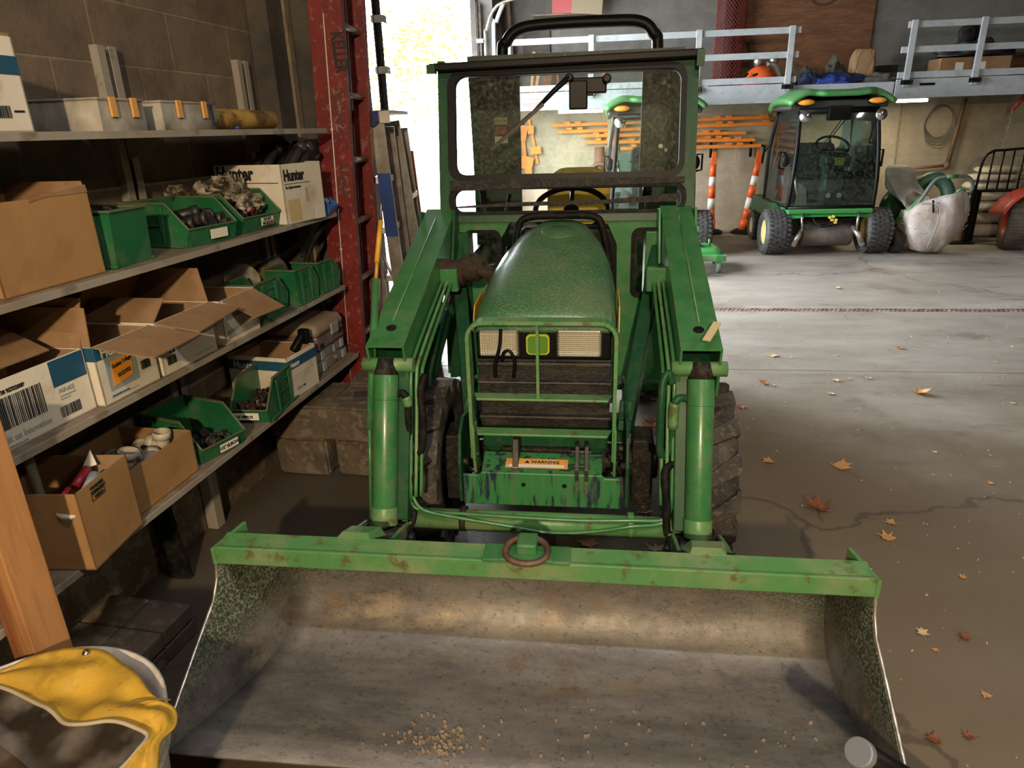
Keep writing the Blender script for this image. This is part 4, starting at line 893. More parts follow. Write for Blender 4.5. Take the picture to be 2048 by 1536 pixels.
def shelf_two():
    T=carton('brown_carton',.27,.34,.225,CARD,'big plain brown carton on the second shelf at the left edge of the photo','carton',WP(-.70,.045,S2),RZ+R(1),flaps=(('R',8,.03),))
    m=MB(); m.raw([(.2705,-.03,.225),(.2705,.17,.225),(.268,.17,.245),(.268,.05,.232),(.2700,-.03,.216)],[(0,1,2,3,4)]); m.build('torn_rim',CARDD,T,solid=.003)
    # bin turned with its back to the room
    W_=.15
    B1=bin_proto('storage_bin',.26,.165,.165,BIN,'green bin turned with its tall flat back to the room, beside the brown carton','storage bin',WP(-.39,.315,S2),RZ+math.pi+R(3),lip=.5,group=G_BIN)
    contents(B1,.07,.2,-.05,.05,.10,.06,BLKP2,9,11,'black pipe fitting heaped in the bin that shows its tall flat back','fittings in the backwards green bin')
    B2=bin_proto('storage_bin',.285,.24,.15,BIN,'green bin with black pipe fittings and a blank paper label, second shelf','storage bin',WP(.045,.04,S2),RZ+R(-8),lip=.42,group=G_BIN,label_text=(' ',))
    contents(B2,.08,.25,-.09,.09,.03,.07,BLKP2,26,12,'black pipe fitting in the bin with the blank paper label','fittings in the bin with blank label')
    for k,(x,y,z,a) in enumerate(((.20,-.06,.07,.5),(.22,.03,.06,-.4),(.17,.0,.10,.9),(.24,-.02,.085,0.1),(.21,.08,.07,.3))):
        m=MB(); d=V((math.cos(a),math.sin(a),.15)).normalized(); c=V((x,y,z)); m.tube([c-d*.045,c+d*.045],.021,14); m.tube([c+d*.02,c+d*.045],.025,14)
        o=m.build('pipe_coupling',BLKP2); o.location=B2.location; o.rotation_euler=B2.rotation_euler
        tag(o,'thick black pipe coupling near the front of the bin with blank label','coupling','thick black couplings')
    B3=bin_proto('storage_bin',.285,.265,.15,BIN,'green bin stuffed with plastic bags, labelled SWIVEL NOZZLES in marker','storage bin',WP(.36,.035,S2),RZ+R(-3),lip=.40,group=G_BIN,label_text=('SHORT','NOZZLES'))
    contents(B3,.08,.25,-.1,.1,.03,.06,BLKP2,14,13,'dark nozzle part in the bin stuffed with plastic bags','nozzle parts in the bagged bin')
    B3['label']='green bin stuffed with plastic bags, handwritten card on its front, beside the upright carton'
    bagm=glass_mat('crinkled_bag',(.86,.82,.74),.34,(.72,.64,.52),26)
    for k,(x,y,z,r_,lab) in enumerate(((.10,-.09,.15,.055,'crinkled clear plastic bag rising from the bagged bin, nearest the camera'),(.12,.03,.16,.06,'crinkled clear plastic bag in the middle of the bagged bin'),(.20,.06,.10,.05,'clear plastic bag with red parts at the front of the bagged bin'),(.05,-.17,.16,.04,'small torn clear bag behind the bin with the blank label'))):
        m=MB()
        def f(i,j,k=k,x=x,y=y,z=z,r_=r_):
            th=i*6.283; ph=j*3.1416; d=V((math.cos(th)*math.sin(ph),math.sin(th)*math.sin(ph),math.cos(ph)))
            kk=1+.7*mnoise.noise(d*3.2+V((k*5,1,2)))
            return V((x,y,z))+V((d.x*r_,d.y*r_*1.1,d.z*r_*.8))*kk
        m.grid(f,16,9,False); o=m.build('plastic_bag',bagm); o.location=B3.location; o.rotation_euler=B3.rotation_euler; tag(o,lab,'plastic bag')
    m=MB(); m.blob((.21,.03,.075),(.022,.02,.014),3,.2); o=m.build('red_nozzle',mat('dark_red_plastic',(.16,.012,.02),.3)); o.location=B3.location; o.rotation_euler=B3.rotation_euler; tag(o,'dark red plastic nozzle inside the bagged bin','nozzle')
    # upright irrigation carton with black risers
    D,W_,H=.33,.30,.245
    T=carton('irrigation_carton',D,W_,H,WCARD,'tall white irrigation carton full of black riser bodies on the second shelf','carton',WP(.66,.04,S2),RZ-R(6))
    box_print(T,D,W_,H,'F',[('text','Hunter',.062,.012,.178,INKK,.82,.0028),('rect',.012,.163,.20,.1655,INKK,'rule_line'),('text','The Irrigation Innovators',.018,.014,.145,INKK,.62),('rect',.155,.08,.18,.14,mat('faint_print',(.50,.38,.26),.7),'faded_print'),('rect',.22,.0,.295,.06,PAPER,'torn_tape'),('rect',.02,.01,.11,.10,mat('yellowed_tape',(.60,.47,.24),.5),'yellowed_tape')])
    box_print(T,D,W_,H,'L',[('text','Hunter',.075,.012,.185,INKK,.82,.0032),('rect',.012,.170,.31,.173,INKK,'rule_line'),('text','The Irrigation Innovators',.024,.014,.145,INKG,.62)])
    for k,(x,y,a,b_) in enumerate(((.17,-.02,-.9,.5),(.25,.04,-.2,.55),(.24,.11,-.15,.62),(.20,.09,-.6,.4),(.14,.10,-.8,.2),(.10,.0,-1.0,.4))):
        m=MB(); c=V((x,y,.235)); d=V((.35*b_,.55-.2*a*.2,.62)).normalized(); m.tube([c-d*.12,c+d*.10],.018,14); m.tube([c+d*.085,c+d*.112],.024,14); m.tube([c+d*.112,c+d*.118],.017,14)
        o=m.build('sprinkler_riser',BLKP2); o.location=T.location; o.rotation_euler=T.rotation_euler
        tag(o,'black sprinkler riser sticking out of the tall irrigation carton','sprinkler riser','black risers in the tall carton')
    B=bin_proto('parts_bin',.13,.11,.07,BLUEP,'small blue parts bin at the far end of the second shelf','parts bin',WP(.875,.25,S2),RZ+R(8),lip=.45,rim=False)
    m=MB(); m.tube([(.05,-.02,.03),(.09,.02,.06)],.014,10); o=m.build('hose_fitting',PVC); o.location=B.location; o.rotation_euler=B.rotation_euler; tag(o,'pale hose fitting lying in the blue parts bin','fitting')
shelf_two()
def shelf_three():
    H=.178
    # A: nearest white carton, barcode and PGP-ADJ print
    D,W_=.275,.41
    T=carton('irrigation_carton',D,W_,H,WCARD,'white carton printed with a big barcode, nearest the camera on the third shelf','carton',WP(-.885,.04,S3),RZ,flaps=(('B',4,.13),('L',60,.12),('R',22,.14)))
    box_print(T,D,W_,H,'F',[('rect',.29,.105,.405,.176,INKB,'blue_band'),('bars',.10,.055,.255,.135,30,5),('text','PH00243738 9S7SS200P',.015,.09,.143,INKK,.8,.0003),('text','Built on Innovation',.024,.10,.022,INKG,.85),('text','PGP-ADJ',.017,.30,.085,INKG,.8),('text','6.1 Professional rotor',.006,.30,.074,INKG),('text','10 cm pop up',.006,.30,.066,INKG),('bars',.29,.018,.36,.048,20,8),('text','hunterindustries.com',.009,.10,.008,INKG)])
    m=MB(); m.prism([(-.16,0),(.20,0),(.22,.25),(-.14,.25)],(D-.04,-.06,H+.012),(0,1,0),V((-.93,.0,.36)).normalized(),.004); fl=m.build('flap',CARDD,T,label='big folded-back flap printed TAKE A PEEK INSIDE')
    nn=V((0,1,0)).cross(V((-.93,0,.36)).normalized()); uu=V((-.93,.0,.36)).normalized(); o_=V((D-.04,-.06,H+.012))
    text('TAKE A PEEK INSIDE',.020,INKK,fl,o_+V((0,.17,0))+uu*.13+nn*.0046,(0,-1,0),-uu,sx=.9,bold=.0003)
    text('HUNTERINDUSTRIES.COM',.020,INKK,fl,o_+V((0,.19,0))+uu*.155+nn*.0046,(0,-1,0),-uu,sx=.9,bold=.0003)
    # B: carton with the orange note
    D,W_=.30,.235
    T=carton('irrigation_carton',D,W_,H,WCARD,'white and blue carton with a handwritten orange note on the third shelf','carton',WP(-.555,.04,S3),RZ,flaps=(('B',5,.12),('L',-12,.11)))
    box_print(T,D,W_,H,'F',[('rect',.0,.135,.235,.176,INKB,'blue_band'),('rect',.03,.035,.150,.135,INKG,'grey_panel'),('text','Hunter',.045,.022,.138,WCARD,.85,.001),('rect',.025,.014,.14,.016,INKG,'rule_line'),('bars',.165,.055,.205,.083,14,2),('rect',.205,.08,.225,.087,INKK,'logo_bar'),('text','hunterindustries.com',.008,.03,.018,INKB)])
    box_print(T,D,W_,H,'L',[('rect',.0,.135,.30,.176,INKB,'blue_band')])
    m=MB(); m.prism([(0,.0),(.085,.012),(.092,.080),(.010,.075)],(D+.0012,-.075,.045),(0,1,0),(0,0,1),.001); n_=m.build('orange_note',PAPO,T)
    text('Goshen College',.017,INKK,n_,(D+.0026,-.066,.097),(0,1,.12),(0,-.12,1),sx=.72,bold=.0003); text('101523922',.017,INKK,n_,(D+.0026,-.052,.066),(0,1,.12),(0,-.12,1),sx=.72,bold=.0003)
    m=MB(); m.prism([(-.115,0),(.115,0),(.13,.155),(-.10,.165)],(D,.0,H),(0,1,0),V((.90,.10,-.20)).normalized(),.004); m.build('flap',CARDD,T,label='wide brown front flap folded down over the orange note')
    # C
    D,W_=.31,.285
    T=carton('irrigation_carton',D,W_,H,WCARD,'white carton with a tall raised back flap, middle of the third shelf','carton',WP(-.275,.035,S3),RZ,flaps=(('R',-4,.12),('B',-35,.12),('L',-55,.10)))
    box_print(T,D,W_,H,'F',[('rect',.08,.10,.285,.135,INKG,'grey_band'),('bars',.02,.030,.065,.058,14,4),('text','Za',.028,.035,.068,INKK,1,.001),('text','Built on Innovation',.015,.12,.093,INKG),('rect',.15,.022,.26,.0235,INKG,'rule_line'),('rect',.15,.017,.26,.018,INKG,'rule_line')])
    m=MB(); m.prism([(-.14,0),(.14,0),(.165,.10),(-.115,.13)],(D,.0,H),(0,1,0),V((.80,.06,-.22)).normalized(),.004); m.build('flap',CARDD,T,label='brown front flap folded halfway down')
    # D
    D,W_=.315,.235
    T=carton('taped_carton',D,W_,.165,WCARD,'small scuffed white carton wrapped in torn tape beside the third shelf bins','carton',WP(.035,.035,S3),RZ,flaps=(('B',10,.03),))
    m=MB(); m.prism([(-.11,0),(.10,0),(.125,.13),(-.075,.12)],(D,.01,.165),(0,1,0),V((.62,.10,-.50)).normalized(),.004); m.build('flap',CARDD,T,label='brown flap hanging down the front')
    for z,h in ((.02,.03),(.09,.025)):
        m=MB(); m.bx(D,D+.002,-.10,.115,z,z+h); m.build('tape_strip',CLEAR,T)
    # three bins seen from their sides
    B=bin_proto('storage_bin',.27,.15,.16,BIN,'long dusty green bin standing open behind the taped carton on the third shelf','storage bin',WP(.24,.27,S3),RZ+R(92),lip=.5,group=G_BIN)
    B.location=WP(.19,.245,S3)
    B=bin_proto('storage_bin',.20,.15,.16,BIN,'green bin in the middle of the third shelf bins, nested against the long dusty one','storage bin',WP(.50,.262,S3),RZ+R(88),lip=.5,group=G_BIN)
    B=bin_proto('storage_bin',.20,.14,.15,BIN,'green bin at the far end of the third shelf under the black hose','storage bin',WP(.735,.262,S3),RZ+R(86),lip=.5,group=G_BIN)
    T=thing('food_tub','clear oval plastic tub leaning behind the third shelf bins','tub',WP(.46,.08,S3),RZ)
    m=MB(); m.lathe([(.001,0),(.055,0),(.075,.10),(.078,.10),(.078,.106),(.073,.106),(.053,.004),(.001,.004)],(0,0,.085),V((.55,-.55,.45)),24); m.build('tub_wall',CLEAR,T)
    T=thing('clear_jar','clear jar with yellow brown contents lying behind the third shelf bins','jar',WP(.66,.10,S3),RZ)
    m=MB(); m.lathe([(.001,0),(.055,0),(.06,.02),(.06,.12),(.05,.13),(.001,.13)],(0,-.05,.10),V((.3,.9,.25)),20); m.build('jar_wall',CLEAR,T)
    m=MB(); m.blob((0,.01,.11),(.045,.05,.04),4,.2); m.build('contents',mat('ochre_contents',(.34,.24,.05),.7,0,(.2,.12,.03),20),T)
    m=MB(); m.tube([WP(.80,.22,S3+.09),WP(.86,.24,S3+.20),WP(.93,.29,S3+.30),WP(1.0,.34,S3+.385)],.013,10,sm=5); solo('black_hose',m,BLK,'short black hose rising from the far green bin towards the second shelf','hose')
shelf_three()
def shelf_four():
    # case stack
    T=thing('tool_case','maroon tool case with tan lid and grey latch, topmost of the case stack','tool case',WP(.80,.04,S4+.118),RZ)
    W_=.30; D=.28
    m=MB(); m.bx(0,D,-W_/2,W_/2,0,.075); m.build('case_base',mat('maroon_plastic',(.10,.045,.055),.4,0,(.15,.09,.10),5,dust=(.3,.26,.22),damt=.4),T,bevel=.012)
    m=MB(); m.loft([[(D*.5+(x)*k,y*k2,z) for x,y in rrect(-.145,-.155,.145,.155,.03)] for k,k2,z in ((1,1,.075),(1,1,.10),(.9,.93,.128),(.6,.75,.138))]); m.build('case_lid',mat('tan_plastic',(.36,.29,.21),.55,0,(.30,.23,.16),6),T)
    m=MB(); m.bx(D,D+.012,-.005,.075,.045,.105); m.build('case_latch',mat('grey_plastic',(.33,.32,.33),.4),T,bevel=.006)
    m=MB(); m.bx(D-.002,D+.004,-.12,-.09,.01,.03); m.bx(D-.002,D+.004,.10,.13,.03,.055); m.build('case_slot',BLKP,T,each=True)
    for k,(z,w2,lab) in enumerate(((.059,.32,'grey clear-fronted organizer case directly under the maroon tool case'),(.0,.345,'grey clear-fronted organizer case, lowest of the case stack'))):
        T=thing('organizer_case',lab,'organizer case',WP(.81+.01*k,.03+.0*k,S4+z),RZ,group='stacked organizer cases')
        m=MB(); m.bx(0,.275,-w2/2,w2/2,0,.052); m.build('case_body',mat('smoky_plastic',(.20,.19,.17),.35,0,(.28,.26,.23),9),T,bevel=.006)
        for y in (-.10,.02,.12):
            m=MB(); m.bx(.275,.281,y-.018,y+.018,.004,.048); m.build('case_latch',CHROME if y==.02 else GREYP,T,bevel=.002)
        m=MB(); m.bx(-.003,.279,-w2/2-.003,w2/2+.003,.051,.056); m.build('case_lid',CLEAR,T,bevel=.002)
    # fourth-shelf irrigation carton
    D,W_,H=.30,.235,.195
    T=carton('irrigation_carton',D,W_,H,WCARD,'white open carton with blue band on the lowest shelf, behind the NIPPLES bin','carton',WP(.465,.045,S4),RZ+R(-4))
    box_print(T,D,W_,H,'F',[('rect',0,.135,.235,.178,INKB,'blue_band'),('text','Hunter',.032,.02,.143,WCARD,.8,.0008),('rect',.03,.10,.20,.102,INKG,'print_line'),('rect',.03,.085,.15,.087,INKG,'print_line'),('rect',.05,.03,.09,.045,INKG,'print_block'),('rect',.10,.032,.12,.042,INKB,'print_block')])
    box_print(T,D,W_,H,'L',[('rect',0,.135,.30,.178,INKB,'blue_band'),('text','Hunter',.045,.03,.140,WCARD,.85,.001)])
    m=MB(); m.tube([(.22,.06,.17),(.24,.12,.23)],.02,8); m.box((.25,.12,.225),(.05,.03,.07)); o=m.build('black_clamp',BLKP,bevel=.006); o.location=T.location; o.rotation_euler=T.rotation_euler; tag(o,'black plastic clamp leaning on the far corner of the lowest shelf carton','clamp')
    # nipples bin, open front toward the camera
    B=bin_proto('storage_bin',.31,.155,.165,BIN,'green bin labelled NIPPLES with dark threaded fittings on the lowest shelf','storage bin',WP(.375,.255,S4),RZ-R(90)+R(6),lip=.36,group=G_BIN)
    q=MB(); q.box((.314,-.01,.034),(.002,.105,.030)); lb=q.build('label_card',PAPER,B); text('1/2" NIPPLES',.016,INKK,lb,(.3165,-.055,.028),(0,1,0),(0,0,1),sx=.85,bold=.0004)
    contents(B,.06,.27,-.055,.055,.02,.06,mat('dark_fitting',(.04,.033,.028),.4,.5,(.09,.06,.05),12),34,21,'dark threaded nipple heaped in the bin labelled NIPPLES','threaded nipples')
    B=bin_proto('storage_bin',.30,.20,.155,BIN,'green bin with a handwritten card on the lowest shelf beside the white pipe elbows','storage bin',WP(-.13,.06,S4),RZ-R(14),lip=.38,group=G_BIN,label_text=('1/2" ELBOW',))
    contents(B,.10,.26,-.07,.07,.02,.03,BLKP2,18,22,'dark small fitting in the bin beside the white pipe elbows','small fittings by the elbows')
    # carton of pvc elbows
    D,W_,H=.285,.31,.155
    T=carton('brown_carton',D,W_,H,CARD,'open brown carton full of white pipe elbows on the lowest shelf','carton',WP(-.49,.04,S4),RZ+R(1))
    for k,(x,y,z,a,b_) in enumerate(((.20,-.06,.13,.3,1.3),(.22,.02,.10,2.2,.2),(.14,.01,.10,1.2,.1),(.12,-.09,.09,3.0,.5),(.20,.11,.12,.2,1.45),(.08,.05,.09,5.0,.3),(.20,-.02,.05,.7,.1),(.10,.12,.08,2.2,.2),(.23,-.11,.06,1.2,.3))):
        m=MB(); c=V((x,y,z)); d1=V((math.cos(a)*math.cos(b_),math.sin(a)*math.cos(b_),math.sin(b_))); d2=frame(d1)[0]
        pts=[c+d1*.045,c+d1*.02,c+(d1+d2)*.004,c+d2*.02,c+d2*.045]
        m.tube(smooth_path(pts,4),.0235,16,caps=False); m.tube([c+d1*.02,c+d1*.047],.028,16,caps=False); m.tube([c+d2*.02,c+d2*.047],.028,16,caps=False)
        o=m.build('pipe_elbow',PVC,solid=.003); o.location=T.location; o.rotation_euler=T.rotation_euler
        tag(o,'white plastic pipe elbow heaped in the open brown carton','pipe elbow','white pipe elbows in the brown carton')
    # consumer commodity carton
    D,W_,H=.33,.235,.235
    T=carton('brown_carton',D,W_,H,CARD,'brown carton stamped CONSUMER COMMODITY hanging over the edge of the lowest shelf','carton',WP(-.845,.06,S4),RZ+R(9))
    box_print(T,D,W_,H,'F',[('text','CONSUMER',.012,.055,.215,INKK,.9,.0003),('text','COMMODITY',.012,.055,.202,INKK,.85,.0003),('text','ORM-D',.013,.066,.186,INKK,.9,.0003),('rect',.055,.199,.112,.2005,INKK,'stamp_frame'),('rect',.055,.181,.112,.1825,INKK,'stamp_frame'),('rect',.055,.181,.0565,.2,INKK,'stamp_frame'),('rect',.1105,.181,.112,.2,INKK,'stamp_frame')])
    def inbox(m,nm,mt,lab,cat,**k):
        o=m.build(nm,mt,**k); o.location=T.location; o.rotation_euler=T.rotation_euler; return tag(o,lab,cat)
    m=MB(); m.cyl((.20,-.075,.05),(.15,-.02,.33),.013,n=14); inbox(m,'grey_pipe',mat('grey_pipe',(.30,.26,.22),.5,0,(.2,.17,.14),9),'dusty grey pipe standing upright in the stamped brown carton','pipe')
    m=MB(); m.tube([(.29,-.05,.17),(.28,.04,.21)],.016,12,caps=False); inbox(m,'grey_pipe',GREYP,'short grey pipe lying in the stamped brown carton','pipe',solid=.003)
    m=MB(); m.tube([(.24,.0,.19),(.24,.07,.215)],.013,10); m.tube([(.24,-.06,.19),(.24,-.02,.20)],.008,8); inbox(m,'red_handle_tool',mat('red_handle',(.45,.03,.04),.4),'red-handled tool lying in the stamped brown carton','tool')
    m=MB(); m.lathe([(.001,0),(.03,0),(.034,.05),(.038,.05),(.038,.06),(.001,.06)],(.28,-.085,.12),(.15,-.1,1),18); inbox(m,'pvc_cap',PVC,'small white cap by the wood post in the stamped brown carton','cap')
    m=MB(); m.raw([(.22,.07,.21),(.26,.085,.22),(.24,.10,.26)],[(0,1,2)]); inbox(m,'paper_tag',PAPER,'white paper corner sticking up behind the red handle','paper',solid=.001)
shelf_four()
# ---------------------------------------------------------------- floor level on the left, ladders
def left_floor():
    def block(s,w,z,ds,dw,dz,rz,lab,seed):
        rnd=random.Random(seed); m=MB()
        m.bx(-dw/2,dw/2,-ds/2,ds/2,0,dz)
        bmesh.ops.bevel(m.bm,geom=list(m.bm.edges),offset=.012,segments=2,affect='EDGES')
        bmesh.ops.subdivide_edges(m.bm,edges=list(m.bm.edges),cuts=3,use_grid_fill=True)
        for v in m.bm.verts: v.co+=V(mnoise.noise_vector(v.co*9+V((seed,0,0))))*.008
        mn=min(v.co.z for v in m.bm.verts)
        for v in m.bm.verts: v.co.z-=mn
        o=m.build('concrete_block',CONC); o.location=WP(s,w,z); o.rotation_euler=(0,0,RZ+rz)
        return tag(o,lab,'concrete block',group='stacked retaining wall blocks')
    block(.66,.235,0,.30,.27,.20,0,'lower rough concrete block of the stack nearer the wall, under the shelf end',1)
    block(.66,.25,.205,.34,.30,.17,R(4),'upper rough concrete block of the stack nearer the wall, under the shelf end',2)
    block(.66,.525,0,.26,.235,.20,0,'lower rough concrete block of the stack nearer the tractor',3)
    block(.63,.53,.205,.28,.27,.175,R(-3),'upper rough concrete block of the stack nearer the tractor',4)
    block(.93,.47,0,.20,.23,.38,R(4),'tall rough concrete block behind the stacks, against the red ladder foot',5)
    m=MB(); m.box((0,0,.009),(.11,.085,.018)); o=m.build('slate_chip',mat('dark_slate',(.05,.045,.04),.8),bevel=.002); o.location=WP(.63,.545,.386); o.rotation_euler=(0,0,.3); tag(o,'small dark flat square lying on top of the concrete block nearer the tractor','tile')
    # pavers on the floor
    T=thing('paver_stack','stack of grooved concrete pavers on the floor beside the wood post','paver stack',(-1.50,1.60,0),RZ-R(1))
    m=MB(); k=0
    for z in (0,.062):
        for i in range(2):
            for j in range(2):
                x0=-.155+i*.157; y0=-.14+j*.142; m.bx(x0,x0+.152,y0,y0+.137,z,z+.058)
    m.build('paver',CONC,T,bevel=.006,each=True)
    # steel leg under the lowest shelf and plain black strip
    LS=[o for o in bpy.data.objects if o.name.startswith('shelf_board') and 'lowest' in o.get('label','')][0]
    m=MB(); m.bx(.04,.09,.0,.055,-S4,-.022); m.build('support_leg',SHELF,LS,bevel=.003)
    m=MB(); m.beam(WP(-.33,.15,0),WP(-.30,.085,.38),.09,.02,WS); solo('black_strip',m,BLK,'black flat strip leaning below the lowest shelf','bar',bevel=.002)
    # wood post
    T=thing('wood_post','reddish pine post standing in front of the shelves at the left edge','post',(-1.362,1.205,0),RZ+R(-8))
    m=MB(); m.bx(-.0,.042,-.045,.045,0,1.04); m.build('post_timber',WOOD,T,bevel=.003)
    m=MB(); m.bx(-.042,-.001,-.045,.03,0,1.04); m.build('backing_timber',mat('red_pine',(.32,.12,.05),.6,0,(.22,.08,.03),5,stretch=(6,6,.5)),T,bevel=.003)
    # bucket with yellow cover
    c=V((-1.15,.88,0))
    T=thing('plastic_tub','wide white plastic tub under the yellow cover, bottom left','tub',c)
    m=MB(); m.lathe([(.001,0),(.235,0),(.272,.41),(.272,.418),(.285,.418),(.288,.452),(.280,.455),(.266,.415),(.228,.006),(.001,.006)],(0,0,0),(0,0,1),56); m.build('tub_wall',WHT,T)
    m=MB()
    for z in (.36,.385): m.lathe([(.268,z),(.279,z),(.279,z+.006),(.270,z+.006)],(0,0,0),(0,0,1),56)
    m.build('rib_ring',WHT,T,each=True)
    def drape(x,y):
        d=math.hypot(x,y); z=.478+.018*mnoise.noise(V((x*5,y*5,1.3)))+.008*mnoise.noise(V((x*14,y*14,4)))
        fall=max(0,d-.275); z-=fall*fall*1.5+fall*.35
        return V((x+.006*mnoise.noise(V((x*9,y*9,7))),y,max(z,.02)))
    T=thing('yellow_cover','yellow canvas cover with a clear vinyl window draped over the white tub','cover',c)
    yc=mat('yellow_canvas',(.66,.40,.045),.5,0,(.52,.31,.04),5,dust=(.25,.15,.03),damt=.35,dscale=18,dlo=.55,bump=.25,bscale=25)
    outer=[(-.29,.06),(-.25,.11),(-.166,.172),(-.114,.222),(-.031,.254),(.03,.250),(.085,.228),(.15,.192),(.20,.155),(.240,.128),(.285,.118),(.312,.080),(.308,.034),(.335,-.03),(.34,-.12),(.34,-.40)]
    seam=[(-.29,.04),(-.24,.10),(-.17,.128),(-.09,.118),(-.02,.095),(.05,.070),(.10,.045),(.14,.042),(.19,.052),(.23,.050),(.268,.042),(.283,.030),(.280,-.01),(.272,-.05),(.265,-.12),(.26,-.40)]
    so=smooth_path([(x,y,0) for x,y in outer],8); ss=smooth_path([(x,y,0) for x,y in seam],8); n=len(so)-1
    def fy(i,j):
        k=min(int(round(i*n)),n); p=so[k].lerp(ss[k],j); q=drape(p.x,p.y)
        q.z+=.010*math.sin(j*8+i*16)*math.sin(j*3.14)+.012*(1-abs(mnoise.noise(V((p.x*7,p.y*7,9))))*3)*math.sin(j*3.14)*.6
        return q
    m=MB(); m.grid(fy,n,14); m.build('canvas',yc,T,solid=.003)
    m=MB(); m.tube([drape(p.x,p.y)+V((0,0,.003)) for p in ss],.0045,6); m.build('window_seam',mat('seam_tape',(.48,.40,.26),.4),T)
    m=MB()
    def fv(i,j):
        k=min(int(round(i*n)),n); e=V((-.29+.55*i,-.42,0)); p=ss[k].lerp(e,j); q=drape(p.x,p.y); q.z+=.014*mnoise.noise(V((p.x*9,p.y*7,2)))*min(1,j*4)-.03*math.sin(j*3.14)*math.sin(i*3.14); return q
    m.grid(fv,n,18); m.build('vinyl_window',VINYL,T)
    m=MB(); q=drape(-.008,.240); m.lathe([(.001,.006),(.007,.004),(.009,.0)],q+V((0,0,.002)),(0,-.2,1),14); m.build('snap_stud',CHROME,T)
    m=MB(); m.tube([drape(.17,.075)+V((0,0,.006)),drape(.20,.095)+V((0,0,.006)),drape(.235,.112)+V((0,0,.007)),V((.275,.125,.478))],.0018,6,sm=5); m.build('draw_cord',mat('brown_cord',(.18,.10,.04),.8),T)
    m=MB(); m.grid(lambda i,j: V((-.17+.30*i,-.16+.22*j,.33+.05*mnoise.noise(V((i*3,j*3,5)))+.03*math.sin(i*7))),14,12)
    o=m.build('folded_cloth',mat('tan_cloth',(.36,.25,.13),.8,0,(.25,.17,.10),7),solid=.006); o.location=c; tag(o,'tan folded cloth seen through the clear vinyl window of the yellow cover','cloth')
    # rod in the bottom right corner
    a=V((.528,1.077,.404)); d=(V((.925,1.27,0))-a)
    T=thing('steel_rod','dark steel rod with a shiny round end rising into the bottom right corner','rod',(.925,1.27,0),world=True)
    m=MB(); m.cyl(a+d*.03,a+d,.026,n=24); m.build('rod_shaft',BLKP,T)
    m=MB(); m.cyl(a,a+d*.035,.0285,n=24); m.build('rod_end',mat('dull_zinc',(.34,.37,.42),.45,.5),T,bevel=.002,label='shiny round end of the rod')
left_floor()
